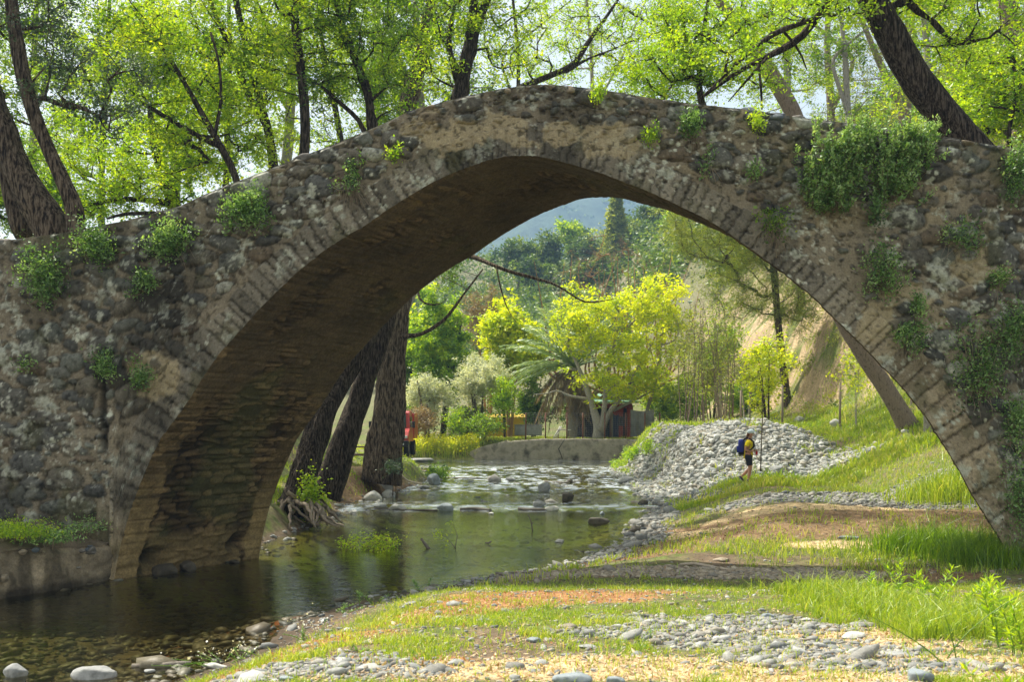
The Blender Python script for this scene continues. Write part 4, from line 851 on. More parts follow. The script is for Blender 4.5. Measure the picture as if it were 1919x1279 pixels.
# palm
yP = 71.0
def frond(tip, root, mb, rg2, L=1, rndv=.5, sag=.3, nlf=46, dead=False):
    root = np.array(root); tip = np.array(tip); mid = (root+tip)/2+np.array([0, 0, np.linalg.norm(tip-root)*sag]); t = np.linspace(0, 1, 15)[:, None]
    pth = root*(1-t)**2+2*mid*t*(1-t)+tip*t*t; mb.tube(pth, np.linspace(.05, .008, 15), 4, rndv)
    k = rg2.uniform(.08, 1, nlf*2); pp_ = np.stack([np.interp(k, t[:, 0], pth[:, j]) for j in range(3)], 1); tg = np.gradient(pth, axis=0); tg = np.stack([np.interp(k, t[:, 0], tg[:, j]) for j in range(3)], 1); tg /= np.linalg.norm(tg, axis=1, keepdims=True)
    sd = np.cross(tg, [0, 0, 1.]); sd /= np.linalg.norm(sd, axis=1, keepdims=True)+1e-6; sg = np.where(np.arange(nlf*2) % 2, 1, -1)[:, None]
    dr = tg*.75+sd*sg*.8+np.array([0, 0, -.25 if not dead else -1.0])+rg2.normal(size=tg.shape)*.12; dr /= np.linalg.norm(dr, axis=1, keepdims=True)
    ll = (.75*np.sin(np.pi*np.clip(k, .05, .95))**.5+.12)[:, None]; wv = np.cross(dr, rg2.normal(size=dr.shape)); wv /= np.linalg.norm(wv, axis=1, keepdims=True)
    V = np.stack([pp_-wv*.022, pp_+dr*ll*.5-wv*.03, pp_+dr*ll, pp_+dr*ll*.5+wv*.03], 1).reshape(-1, 3); mb.add(V, np.arange(len(V)).reshape(-1, 4), np.clip(rndv+rg2.normal(0, .15, len(V)), 0, 1))
pr = empty('palm_tree', P(1070, 822, yP), 'palm with arching grey green fronds and a skirt of dead hanging ones', 'palm')
cpt = P(1078, 690, yP); mbt = MB(); mbt.tube([P(1072, 830, yP), P(1074, 770, yP), cpt], [.36, .33, .34], 18, bark=.12); mbt.build('trunk', BARK['grey'], pr)
rg2 = np.random.default_rng(3); 
for k in range(30):
    mb = MB(); a = k/30*math.pi*2*3.1; el = .2+1.25*(k/30)
    L_ = rg2.uniform(5.2, 6.8); r_ = math.cos(el)*L_; tipp = cpt+np.array([math.cos(a)*r_, math.sin(a)*r_, math.sin(el)*L_*.9-.6]); frond(tipp, cpt, mb, rg2, rndv=rg2.uniform(.3, .8), sag=.22)
    mb.build('frond', LEAF['palm'], pr)
for (tx, ty) in [(945, 722), (955, 690), (968, 655), (985, 615), (1005, 575), (1035, 548), (1062, 540), (1095, 545), (975, 700), (938, 740), (1015, 600), (950, 705), (992, 640), (1040, 570)]:
    mb = MB(); frond(P(tx, ty, yP+rg2.normal(0, .8)), cpt, mb, rg2, rndv=.75, sag=.22, nlf=90); mb.build('frond', LEAF['palm'], pr)
for k in range(40):
    mb = MB(); a = rg2.uniform(0, 6.28); r_ = rg2.uniform(.7, 2.6); tipp = cpt+np.array([math.cos(a)*r_-.5, math.sin(a)*r_, -rg2.uniform(2.4, 4.4)]); frond(tipp, cpt-np.array([0, 0, .2]), mb, rg2, rndv=rg2.uniform(.2, .7), sag=.45, dead=True)
    mb.build('dead_frond', LEAF['dry'], pr)
# bushes and trees left of the palm
groundtree('willow_tree', 'silvery white feathery bush left of the palm', 900, 715, 70, 5, 115, 120, 'silver', 'brown', 16000, .20, 211, 4, .1, 90, asp=.3)
groundtree('olive_tree', 'pale silver green bush between the thick trunk and the silvery bush', 805, 735, 69, 5, 110, 110, 'silver', 'brown', 10000, .18, 212, 3, .1, 80, asp=.3)
groundtree('green_bush', 'dark fresh green rounded bush left of the palm fronds', 948, 740, 68.5, 4, 60, 75, 'spring', 'brown', 5000, .16, 213, 4, .06, 50, cat='bush')
groundtree('brown_bush', 'brown leafless twiggy bush beside the thick trunk', 790, 790, 67.5, 2.5, 60, 50, 'dry', 'red', 3200, .14, 214, 8, .03, 90, cat='bush')
groundtree('broad_tree', 'mid green tree filling the left of the arch opening above the silvery bushes', 825, 640, 76, 10, 180, 210, 'lime', 'dark', 22000, .26, 215, 4, .2, 190)
groundtree('broad_tree', 'green tree peeping beside the vault edge above the thick trunk', 755, 680, 80, 8, 120, 190, 'green', 'dark', 11000, .26, 216, 3, .2, 120)
groundtree('broad_tree', 'bright yellow flowering tree with orange stems between the mid green tree and the palm', 955, 630, 79, 9, 140, 170, 'yellow', 'red', 14000, .28, 217, 8, .1, 170, asp=.6)
groundtree('reed_thicket', 'tawny thicket of upright canes above the silvery bush', 915, 590, 84, 9, 130, 140, 'dry', 'red', 6500, .3, 218, 12, .05, 130, cat='bush', asp=.15)
groundtree('yellow_bush', 'leafy bush behind the palm with yellow new leaves', 1000, 680, 77, 4, 90, 90, 'yellow', 'red', 5000, .26, 219, 6, .05, 60, cat='bush', asp=.6)
groundtree('bank_bush', 'low green shrub with thin leaning stems left of the concrete wall', 905, 800, 66.4, 2.5, 75, 45, 'green', 'brown', 3000, .13, 220, 7, .03, 60, cat='bush')
groundtree('bank_bush', 'lime shrub between the yellow flowers and the low green shrub', 850, 795, 67.2, 2.5, 45, 60, 'spring', 'brown', 2400, .13, 221, 5, .03, 50, cat='bush')
groundtree('green_bush', 'dark green hedge bush at the right end of the wall behind the fence', 1250, 770, 70, 3, 45, 80, 'green', 'brown', 4500, .16, 222, 5, .05, 60, cat='bush')
for (px, py, y_, w_, h_, lf_, nl_, sd_, lb_) in [(775, 770, 74, 110, 90, 'green', 7000, 260, 'shadowy green bush behind the pale silver bush beside the thick trunk'), (870, 780, 75, 90, 80, 'pine', 5000, 261, 'grey green bush behind the yellow flowers'), (1000, 760, 76, 90, 90, 'green', 6000, 262, 'green bush behind the dead palm fronds'),
    (1100, 770, 79, 120, 90, 'green', 7000, 263, 'green bush filling the shade behind the fig trunks'), (1230, 740, 77, 100, 110, 'lime', 7000, 264, 'lime bush behind the right side of the fig tree'), (1290, 740, 68, 90, 90, 'lime', 5500, 265, 'light bush between the fig tree and the grey saplings'), (1400, 740, 66, 110, 70, 'spring', 5000, 266, 'fresh green bush behind the grey saplings near the track'), (1335, 700, 72, 90, 110, 'pine', 4500, 267, 'pale hazy bush behind the grey saplings')]:
    groundtree('bush', lb_, px, py, y_, 4, w_, h_, lf_, 'brown', nl_, .2, sd_, 5, .06, 70, cat='bush')
for (px, py, y_, w_, h_, lf_, nl_, sd_, lb_) in [(1182, 850, 50, 30, 30, 'spring', 1500, 270, 'bright yellow green herb clump at the end of the river bank'), (1215, 835, 47, 26, 44, 'spring', 1100, 271, 'tall herb clump at the left foot of the gravel heap'), (1245, 812, 48, 24, 60, 'pine', 900, 272, 'pale reeds beside the left end of the gravel heap'), (820, 885, 45, 56, 24, 'green', 2600, 273, 'leafy green clump on the tip of the left bank'), (740, 872, 36.6, 26, 24, 'dark', 900, 274, 'dark green clump at the foot of the thick trunk'), (1160, 870, 52, 24, 16, 'spring', 700, 275, 'low bright clump right of the rapids')]:
    groundtree('bank_clump', lb_, px, py, y_, 1, w_, h_, lf_, 'brown', nl_, .09, sd_, 6, .012, 30, cat='plant', spread=.2, tip=.004)
# grey thin saplings and light trees right of the fig tree
rg3 = np.random.default_rng(12)
for k, (px, y, top, lab) in enumerate([(1282, 55, 590, 'leafless grey sapling nearest the yellow green tree'), (1305, 52, 560, 'leafless grey sapling, second from the yellow green tree'), (1322, 54, 600, 'slim grey sapling third from the yellow green tree'),
        (1342, 51, 560, 'slim grey sapling behind the gravel heap, fourth from the yellow green tree'), (1362, 53, 585, 'slim grey sapling behind the gravel heap beside the bare fence post')]):
    x = (px-CX)/F*y; st = [np.array([[x+rg3.normal(0, .25), y, gz(x, y)-.2, .035], [x+rg3.normal(0, .25), y, CZ+(HY-(top+790)/2)/F*y, .022], [(px-CX+rg3.normal(0, 14))/F*y, y, CZ+(HY-top)/F*y, .006]]) for _ in range(4)]
    tree('sapling', lab, 'sapling', st, [PB(px, (top+740)/2, y, 30, 100, .8)], 90, 1500, 'pine', 'pink', .10, 230+k, 'thin grey saplings behind the gravel heap', nseg=6, bk=0, tip=.006, spread=.45)
groundtree('young_tree', 'light green young tree behind the grey saplings', 1352, 640, 60, 6, 90, 120, 'spring', 'grey', 4200, .16, 240, 4, .06, 80)
groundtree('young_tree', 'yellow green young tree with dark forked stems in front of the earth cliff', 1440, 690, 50, 5, 120, 170, 'yellow', 'dark', 3400, .17, 241, 5, .05, 90)
groundtree('young_tree', 'small yellow sapling low on the grassy slope left of the leaning trunk', 1600, 690, 40, 3, 50, 110, 'yellow', 'grey', 500, .15, 242, 2, .02, 30)
groundtree('young_tree', 'pale grey leaning shrub left of the cliff foot', 1400, 700, 56, 4, 70, 80, 'pine', 'grey', 1800, .14, 243, 4, .06, 70)
# pines on the right
tree('pine_tree', 'pine with a slim brown trunk beside the earth cliff, needles hanging below the arch', 'tree',
     [np.array([[*P(1478, 775, 58), .26], [*P(1468, 690, 58), .22], [*P(1458, 600, 58), .20], [*P(1450, 500, 58), .21], [*P(1440, 380, 58), .18], [*P(1435, 250, 58), .12]])],
     [PB(1390, 470, 58, 110, 70, 2.4), PB(1470, 540, 58, 90, 70, 2), PB(1330, 440, 57, 90, 60, 2), PB(1400, 560, 58, 90, 50, 2), PB(1520, 600, 58, 60, 40, 2, .5), PB(1430, 400, 58, 110, 60, 2.4), PB(1290, 405, 56, 70, 35, 1.6)], 260, 42000, 'pine', 'brown', .24, 250, spread=.6, asp=.11, tip=.012, droop=.5)
tree('pine_tree', 'brown pine trunk above the earth cliff close to the arch edge', 'tree',
     [np.array([[*P(1502, 650, 66), .34], [*P(1500, 560, 66), .3], [*P(1498, 440, 66), .26], [*P(1496, 300, 66), .2]])], [PB(1490, 380, 66, 110, 70, 2.5), PB(1540, 300, 66, 110, 80, 2.5)], 80, 8000, 'pine', 'brown', .26, 251, spread=.6, asp=.12)
tree('pine_tree', 'second thinner pine trunk above the earth cliff, right of the first', 'tree',
     [np.array([[*P(1532, 610, 70), .26], [*P(1528, 520, 70), .22], [*P(1530, 420, 70), .2], [*P(1533, 300, 70), .15]])], [PB(1560, 300, 70, 110, 80, 2.5), PB(1620, 250, 70, 100, 80, 2.5)], 80, 8000, 'pine', 'brown', .26, 252, spread=.6, asp=.12)
# tall conifer and hillside trees
def conifer(px, top, base, y, wpx, leaf, n, seed, label, name='cypress_tree'):
    rg_ = np.random.default_rng(seed); rt = P(px, base, y); rt[2] = min(rt[2], gz(rt[0], y)); root = empty(name, rt, label, 'tree')
    tp = P(px, top, y); h = tp[2]-rt[2]; mb = MB(); mb.tube([rt, (rt+tp)/2, tp], [h*.02, h*.012, .05], 8); mb.build('trunk', BARK['brown'], root)
    t = rg_.random(n)**.7; k = (rg_.integers(0, 26, n)); ang = k*2.4+rg_.normal(0, .3, n); tl = np.floor(t*13)/13+.02*rg_.normal(size=n)
    rad = wpx*y/F/2*(1-tl)**.6*np.sqrt(rg_.random(n))*(.7+.5*hsh(k, (tl*13).astype(np.int64), seed)); c = np.stack([rt[0]+np.cos(ang)*rad, rt[1]+np.sin(ang)*rad, rt[2]+h*(.12+.88*tl)-rad*.15], 1)
    V, f, rd = leafcloud(c, wpx*y/F*.10, rg_, .4, .2, rnd=rg_.uniform(.2, .8, n)); mk('crown', V, f, LEAF[leaf], root, smooth=False, attrs={'rnd': rd})
conifer(1155, 362, 500, 190, 62, 'pine', 9000, 301, 'tall dark conifer standing against the blue mountain under the arch')
hg = 'round trees scattered on the hillside beyond the river'
hl = [(1068, 440, 210, 50, 60, 'lime'), (1030, 470, 200, 60, 60, 'hill'), (1100, 470, 205, 60, 60, 'hill'), (1190, 460, 200, 60, 50, 'hill'), (1240, 480, 190, 60, 60, 'hill'), (1000, 510, 180, 70, 60, 'hill'), (1290, 450, 200, 60, 60, 'hill'), (1330, 500, 180, 70, 70, 'hill'), (1140, 500, 180, 60, 50, 'hill'), (970, 480, 190, 60, 50, 'hill'), (1270, 520, 170, 60, 50, 'lime'), (1090, 520, 170, 60, 50, 'hill')]
LB = ['yellow green round tree highest on the hillside left of the tall conifer', 'round tree low left of the yellow green hillside tree', 'round tree just left below the tall conifer', 'round tree right below the tall conifer', 'hillside tree above the right part of the yellow green fig crown', 'hillside tree under the dark bare branch', 'hillside tree at the right where the arch edge comes down', 'hillside tree behind the hanging pine needles', 'hillside tree in the middle behind the reddish shoots', 'leftmost hillside tree beside the vault edge', 'lime hillside tree behind the right of the fig crown', 'hillside tree behind the left of the reddish shoots']
for k, ((px, py, y, wp, hp, lf), lb) in enumerate(zip(hl, LB)):
    rg_ = np.random.default_rng(320+k); x = (px-CX)/F*y; z0 = gz(x, y); c = P(px, py, y); c[2] = max(c[2], z0+3) if c[2]-z0 < 14 else z0+7
    root = empty('hillside_tree', (x, y, z0), lb, 'tree', hg); mb = MB(); mb.tube([(x, y, z0-.3), (x+.2, y, (z0+c[2])/2), (x, y, c[2]+1)], [.35, .25, .1], 7); mb.build('trunk', BARK['brown'], root)
    n = 3000; cl = rg_.normal(size=(40, 3))*np.array([wp*y/F*.26, wp*y/F*.2, hp*y/F*.22]); k2 = rg_.integers(0, 40, n); cp = c+cl[k2]+rg_.normal(size=(n, 3))*.55
    V, f, rd = leafcloud(cp, .55, rg_, .6, .1, rnd=np.clip(.4+.3*rg_.normal(size=40), 0, 1)[k2]); mk('crown', V, f, LEAF[lf], root, smooth=False, attrs={'rnd': rd})
# woodland that reads as one mass on the slopes
rg_ = np.random.default_rng(400); N = 4200
yy = np.exp(rg_.uniform(math.log(60), math.log(330), N)); xx = rg_.uniform(-.62, .62, N)*yy
keep = (fbm(xx*.02, yy*.02, 3, 90) > .33) & ((yy > 95) | (yy > 78)&(xx > 18.3+1.5*fbm(yy*.2, yy*0, 2, 5)) | (xx < -22)); xx, yy = xx[keep], yy[keep]; zz = ground(xx, yy); nt_ = len(xx)
k2 = np.repeat(np.arange(nt_), 90); hh = rg_.uniform(2.2, 5.5, nt_)*np.clip(yy/110, .35, 1); cp = np.stack([xx[k2], yy[k2], zz[k2]+hh[k2]*.55], 1)+rg_.normal(size=(len(k2), 3))*np.stack([hh[k2]*.30, hh[k2]*.30, hh[k2]*.28], 1)
V, f, rd = leafcloud(cp, (.62*np.clip(yy/110, .4, 1))[k2], rg_, .6, .1, rnd=np.clip(.5+.25*rg_.normal(size=nt_), 0, 1)[k2]); tag(mk('hillside_wood', V, f, LEAF['hill'], None, smooth=False, attrs={'rnd': rd}), 'green woodland covering the hillside beyond the river', 'woodland', kind='stuff')
N = 9000; yy = rg_.uniform(780, 1650, N); xx = rg_.uniform(-.8, .8, N)*yy; keep = fbm(xx*.012, yy*.012, 5, 77) < .53; xx, yy = xx[keep], yy[keep]; zz = hfar(xx, yy); k2 = np.repeat(np.arange(len(xx)), 14)
cp = np.stack([xx[k2], yy[k2], zz[k2]+2], 1)+rg_.normal(size=(len(k2), 3))*np.array([5, 5, 2.2]); V, f, rd = leafcloud(cp, 4.5, rg_, .7, .1, rnd=rg_.uniform(.0, .7, len(k2)))
tag(mk('mountain_wood', V, f, LEAF['hill'], None, smooth=False, attrs={'rnd': rd}), 'far dark woodland dotted over the blue mountain', 'woodland', kind='stuff')

# ---------------------------------------------------------------- concrete wall, fence, hut
CONC = pmat('river_concrete', (.17, .155, .12), (.34, .31, .25), 1.3, .9, 14, .9, .06, c3=(.06, .055, .04))
wallp = np.array([(-3.4, 65.9, .85), (-2.6, 65.6, 1.25), (-1.6, 65.3, 1.55), (-.4, 65.05, 1.82), (1.5, 64.9, 1.95), (4, 64.9, 1.97), (6.5, 64.8, 1.97), (9.6, 64.6, 1.95)])
q = spath(wallp, .18); n = len(q); rows = []
for (oy, tz) in [(0, -1), (0, 0), (0, .25), (0, .5), (0, .75), (0, .95), (.05, 1), (.3, 1.0), (.35, .9), (.35, -1)]:
    zz = .1+(q[:, 2]-.1)*tz if tz >= 0 else np.full(n, -.2)
    rows.append(np.stack([q[:, 0], q[:, 1]+oy-.12*(1-max(tz, 0))+.10*(fbm(q[:, 0]*1.2, zz*1.5, 4, 5)-.5), zz+.14*(fbm(q[:, 0]*2, zz*0, 4, 7)-.5)*max(tz, 0)], 1))
V = np.stack(rows); nr, nc = V.shape[:2]; i = (np.arange(nr-1)[:, None]*nc+np.arange(nc-1)[None]).ravel()
wo = empty('retaining_wall', (3, 65, .6), 'low weathered concrete retaining wall across the far end of the river', 'wall'); mk('wall_face', V.reshape(-1, 3), np.stack([i, i+1, i+nc+1, i+nc], 1), CONC, wo)
crk = MB(); crk.tube([P(1058, 824, 64.72), P(1052, 834, 64.72), P(1047, 842, 64.72), P(1051, 852, 64.72), P(1054, 861, 64.72)], .03, 5); crk.build('crack', pmat('crack_dark', (.03, .028, .02)), wo)
WOOD = pmat('weathered_wood', (.22, .17, .12), (.34, .28, .21), 5, .9, 20, .6, .02, vscale=(5, 5, 1))
RUST = pmat('rusty_metal', (.20, .08, .04), (.13, .07, .05), 6, .8, 20, .4, .01)
GREYM = pmat('dull_metal', (.22, .23, .22), (.32, .33, .32), 4, .6, metal=.3)
fe = empty('wire_fence', (3, 66.6, 1.9), 'thin wire mesh fence on rusty posts along the top of the concrete wall', 'fence')
for px in (985, 1022, 1062, 1092, 1133, 1172, 1208, 1236):
    x = (px-CX)/F*66.3; mb = MB(); mb.tube([(x, 66.3, 1.6), (x+.02, 66.3, 3.7)], .045, 6); mb.build('post', RUST, fe)
mb = MB()
for z in np.arange(2.0, 3.7, .14): mb.tube([((980-CX)/F*66.3, 66.3, z), (4, 66.32, z-.04), ((1240-CX)/F*66.3, 66.3, z)], .006, 3, cap=False)
for x in np.arange(.8, 9.9, .16): mb.tube([(x, 66.3, 1.9), (x, 66.3, 3.66)], .005, 3, cap=False)
mb.build('wire_mesh', GREYM, fe)
# red hut with green roof
RED = pmat('red_boards', (.36, .05, .03), (.24, .035, .022), 3, .7, 12, .4, .02, vscale=(6, 6, .6)); GRN = pmat('green_roof', (.22, .42, .28), (.15, .3, .2), 3, .6)
DARKI = pmat('interior_shade', (.02, .018, .015))
hx = P(1165, 760, 73)[0]; hut = empty('garden_hut', (hx, 73, 1.85), 'red hut with a pale green roof half hidden behind the fig trunks', 'hut')
mb = MB(); x0, x1 = P(1068, 0, 73)[0], P(1185, 0, 73)[0]; W = x1-x0
for (a, b) in [(x0, x0+.5), (x0+3.0, x0+3.9), (x1-.4, x1)]: mb.box(((a+b)/2, 73, 3.0), (b-a, .12, 2.4))
mb.box(((x0+x1)/2, 73, 4.35), (W, .12, .25)); mb.box((x0, 75, 3.1), (.12, 4, 2.5)); mb.box((x1, 75, 3.1), (.12, 4, 2.5)); mb.box(((x0+x1)/2, 77, 3.1), (W, .12, 2.5)); mb.build('wall', RED, hut, smooth=False)
mb = MB(); V = np.array([[x0-.4, 72.4, 4.5], [x1+.4, 72.4, 4.5], [x1+.4, 77.4, 5.3], [x0-.4, 77.4, 5.3], [x0-.4, 72.4, 4.62], [x1+.4, 72.4, 4.62], [x1+.4, 77.4, 5.42], [x0-.4, 77.4, 5.42]]); mb.add(V, np.array([[0, 3, 2, 1], [4, 5, 6, 7], [0, 1, 5, 4], [1, 2, 6, 5], [2, 3, 7, 6], [3, 0, 4, 7]])); mb.build('roof', GRN, hut, smooth=False)
mb = MB(); mb.box(((x0+x1)/2, 74.2, 3.0), (W-.3, .05, 2.3)); mb.build('shade_panel', DARKI, hut, smooth=False)  # near-black sheet inside the hut, painted shade for the open bays
mb = MB(); mb.box((x0+1.0, 72.94, 2.95), (.16, .14, 2.5)); mb.box((x0+1.9, 72.94, 2.95), (.12, .14, 2.5)); mb.box((x1-1.5, 72.94, 2.95), (.12, .14, 2.5)); mb.build('door_frame', WOOD, hut, smooth=False)
TARP = pmat('grey_tarp', (.15, .16, .15), (.24, .25, .24), 2, .8, 6, .6, .08); NAVY = pmat('navy_cloth', (.012, .02, .05), (.02, .03, .07), 4, .8, 10, .5, .03); BLK = pmat('dark_cloth', (.04, .035, .035), (.07, .06, .06), 4, .8, 8, .5, .03)
def cloth(name, label, px0, px1, py0, py1, y, mat, seed, cat):
    a, b = P(px0, py0, y), P(px1, py1, y); U, W_ = np.meshgrid(np.linspace(0, 1, 24), np.linspace(0, 1, 24)); x = a[0]+(b[0]-a[0])*U; z = a[2]+(b[2]-a[2])*W_-.12*np.sin(U*math.pi)*(1-W_)
    yy = y+.10*np.sin(U*18+seed)*(.3+W_)+.1*fbm(U*4, W_*4, 3, seed); V = np.stack([x, yy, z], -1).reshape(-1, 3); V2 = V+np.array([0, .03, 0]); i = (np.arange(23)[:, None]*24+np.arange(23)[None]).ravel(); q = np.stack([i, i+24, i+25, i+1], 1)
    o = mk(name, np.vstack([V, V2]), np.vstack([q, q[:, ::-1]+576]), mat); return tag(o, label, cat)
cloth('hanging_tarp', 'grey tarpaulin hanging on the fence at the right of the lawn', 1182, 1226, 768, 819, 66.9, TARP, 1, 'tarpaulin')
cloth('hanging_cloth', 'dark brown cloth hanging beside the grey tarpaulin', 1158, 1176, 778, 799, 66.8, BLK, 2, 'cloth')
cloth('hanging_clothes', 'narrow navy blue clothes hanging down beside the dark brown cloth', 1149, 1160, 776, 820, 66.8, NAVY, 3, 'clothes')
# table, box and planks on the lawn
WHT = pmat('white_planks', (.6, .6, .56), (.45, .45, .42), 3, .7)
tb_ = empty('garden_table', P(1057, 818, 67.2), 'small pale wooden table behind the fence below the palm', 'table'); c = P(1057, 806, 67.2)
mb = MB(); mb.box((c[0], 67.2, c[2]), (.9, .5, .06)); mb.build('table_top', WHT, tb_, smooth=False)
for sx in (-.38, .38):
    for sy in (-.2, .2): mb = MB(); mb.box((c[0]+sx, 67.2+sy, (c[2]+1.86)/2), (.05, .05, c[2]-1.86)); mb.build('leg', WOOD, tb_, smooth=False)
mb = MB(); mb.tube([P(1037, 823, 67), P(1050, 800, 67.1)], .05, 4); mb.tube([P(1041, 823, 66.9), P(1053, 799, 67.05)], .04, 4); tag(mb.build('leaning_planks', WHT), 'two white planks leaning against the small garden table', 'planks')
bx_ = empty('water_trough', P(990, 815, 69), 'grey metal trough standing on the lawn left of the palm', 'trough'); mb = MB(); a = P(990, 807, 69); mb.box((a[0], 69, a[2]), (1.9, .8, .7), bev=.04); mb.build('tub', GREYM, bx_, smooth=False)
mb = MB(); mb.box((a[0], 69, a[2]+.37), (2.0, .9, .05), bev=.015); mb.build('rim', GREYM, bx_, smooth=False)
YEL = pmat('yellow_sheet', (.62, .40, .03), (.5, .33, .03), 2, .7)
ten = empty('yellow_shelter', P(915, 800, 82), 'yellow shelter showing between the silvery bush and the palm', 'shelter'); a, b = P(868, 778, 82), P(985, 800, 82)
mb = MB(); mb.add(np.array([[a[0], 82, 1.7], [b[0], 82, 1.7], [b[0], 82, 3.6], [a[0], 82, 3.6], [a[0], 85, 1.7], [b[0], 85, 1.7], [b[0], 85, 3.9], [a[0], 85, 3.9]]), np.array([[0, 1, 2, 3], [1, 5, 6, 2], [5, 4, 7, 6], [4, 0, 3, 7], [3, 2, 6, 7]])); mb.build('sheet_wall', YEL, ten, smooth=False)
rg_ = np.random.default_rng(450); N = 120; yy = rg_.uniform(45, 72, N); xx = 15.2+rg_.random(N)**1.5*16; zz = ground(xx, yy); k2 = np.repeat(np.arange(N), 110); hh = rg_.uniform(.25, .9, N)
cp = np.stack([xx[k2], yy[k2], zz[k2]+hh[k2]*.3], 1)+rg_.normal(size=(len(k2), 3))*np.stack([hh[k2]*.45, hh[k2]*.45, hh[k2]*.3], 1); V, f, rd = leafcloud(cp, .13, rg_, .5, .1, rnd=np.clip(.5+.3*rg_.normal(size=N), 0, 1)[k2]); tag(mk('cliff_scrub', V, f, LEAF['pine'], None, smooth=False, attrs={'rnd': rd}), 'low scrub growing over the earth cliff on the right', 'scrub', kind='stuff')
# fence posts and wires on the right bank
fg = 'bare posts behind the gravel heap'
for (px, py, top, y, lab) in [(1388, 782, 732, 46, 'bare wooden post behind the gravel heap, leftmost of four'), (1466, 782, 722, 44, 'bare wooden post behind the gravel heap, second from left'), (1574, 762, 718, 42, 'bare post on the grassy slope in front of the cliff'), (1707, 790, 748, 40, 'short thin post right of the leaning trunk foot')]:
    x = (px-CX)/F*y; zt_ = CZ-(top-HY)/F*y; zb_ = min(gz(x, y)-.2, CZ-(py-HY)/F*y); mb = MB(); mb.tube([(x, y, zb_), (x+.01, y, (zb_+zt_)/2), (x+.02, y, zt_)], [.055, .05, .045], 7); tag(mb.build('fence_post', WOOD), lab, 'post', fg)
g0 = G(1427, 880); mb = MB(); yy = 34.0; x = (1425-CX)/F*yy
mb.tube([(x, yy, gz(x, yy)-.1), P(1427, 830, yy), P(1429, 790, yy), P(1428, 750, yy), P(1430, 700, yy)], [.022, .02, .017, .012, .006], 6); 
for (a, b) in [((1427, 815), (1412, 800)), ((1428, 800), (1442, 780)), ((1428, 775), (1415, 755)), ((1429, 760), (1440, 735))]: mb.tube([P(*a, yy), P(*b, yy-.1)], [.012, .004], 4)
tag(mb.build('bare_stick_tree', BARK['brown']), 'thin leafless young stem standing just right of the walker', 'sapling')
# ---------------------------------------------------------------- stones
ICO = []
for sub in (1, 2):
    bm = bmesh.new(); bmesh.ops.create_icosphere(bm, subdivisions=sub, radius=1); bm.verts.ensure_lookup_table()
    ICO.append((np.array([v.co[:] for v in bm.verts]), np.array([[v.index for v in f.verts] for f in bm.faces]))); bm.free()
def pebbles(name, xs, ys, zs, size, mat, seed, sub=0, flat=.45, label=None, cat=None, bury=.35, rndv=None, smooth=True):
    rg_ = np.random.default_rng(seed); n = len(xs); B, Fc = ICO[sub]; nv = len(B)
    var = []
    for k in range(24):
        V = B.copy()
        for _ in range(5):
            d_ = rg_.normal(size=3); d_ /= np.linalg.norm(d_); V = V-np.outer(np.maximum(V@d_-rg_.uniform(.55, .9), 0)*.9, d_)
        var.append(V*(1+.12*rg_.normal(size=(nv, 1))*.5))
    var = np.array(var); V = var[rg_.integers(0, 24, n)]
    s = size*np.exp(rg_.normal(0, .38, n)) if np.isscalar(size) else size
    sc_ = np.stack([s*rg_.uniform(.9, 1.4, n), s*rg_.uniform(.6, .95, n), s*flat*rg_.uniform(.6, 1.3, n)], 1); V = V*sc_[:, None]
    tx = rg_.normal(0, .18, n); V = np.stack([V[..., 0], V[..., 1], V[..., 2]+V[..., 0]*np.tan(tx)[:, None]], -1)
    a = rg_.uniform(0, 6.28, n); c, s_ = np.cos(a)[:, None], np.sin(a)[:, None]
    V = np.stack([V[..., 0]*c-V[..., 1]*s_, V[..., 0]*s_+V[..., 1]*c, V[..., 2]], -1)
    V = V+np.stack([xs, ys, zs+sc_[:, 2]*(1-2*bury)], 1)[:, None]
    f = (Fc[None]+(np.arange(n)*nv)[:, None, None]).reshape(-1, 3); rd = np.repeat(rg_.random(n) if rndv is None else rndv, nv)
    return tag(mk(name, V.reshape(-1, 3), f, mat, smooth=smooth, attrs={'rnd': rd}), label, cat, kind='stuff')
def stonemat(name, cols, rough=.85, spec=.3):
    m, n, o = newmat(name); b = n.nodes.new('ShaderNodeBsdfPrincipled'); b.inputs['Roughness'].default_value = rough; b.inputs['Specular IOR Level'].default_value = spec
    c = ramp(n, attr(n, 'rnd'), cols); g = ramp(n, tex(n, 28, 6, rough=.7), [(.7,)*3, (1, 1, 1), (1.25,)*3], [.3, .5, .7])
    n.links.new(mix(n, 1.0, c, g, 'MULTIPLY'), b.inputs['Base Color']); n.links.new(bump(n, tex(n, 45, 6), .5, .01), b.inputs['Normal']); n.links.new(b.outputs[0], o.inputs[0]); return m
PEB = stonemat('pebble_grey', [(.13, .14, .14), (.24, .25, .24), (.19, .185, .165), (.33, .34, .32), (.25, .22, .17), (.42, .43, .41)])
PALE = stonemat('rubble_pale', [(.16, .17, .15), (.38, .39, .36), (.28, .25, .19), (.48, .49, .46), (.23, .25, .25), (.56, .56, .52)])
WETP = stonemat('pebble_wet', [(.04, .045, .035), (.085, .085, .06), (.12, .10, .06), (.16, .16, .12), (.09, .07, .04), (.20, .21, .17)], .5)
DRKP = stonemat('pebble_shade', [(.09, .08, .06), (.16, .14, .10), (.22, .19, .14), (.27, .24, .18), (.12, .10, .075), (.2, .19, .16)])
HOLP = stonemat('pebble_tan', [(.16, .13, .09), (.30, .26, .19), (.24, .20, .14), (.42, .37, .28), (.22, .21, .18), (.36, .31, .22)])
rg = np.random.default_rng(900)
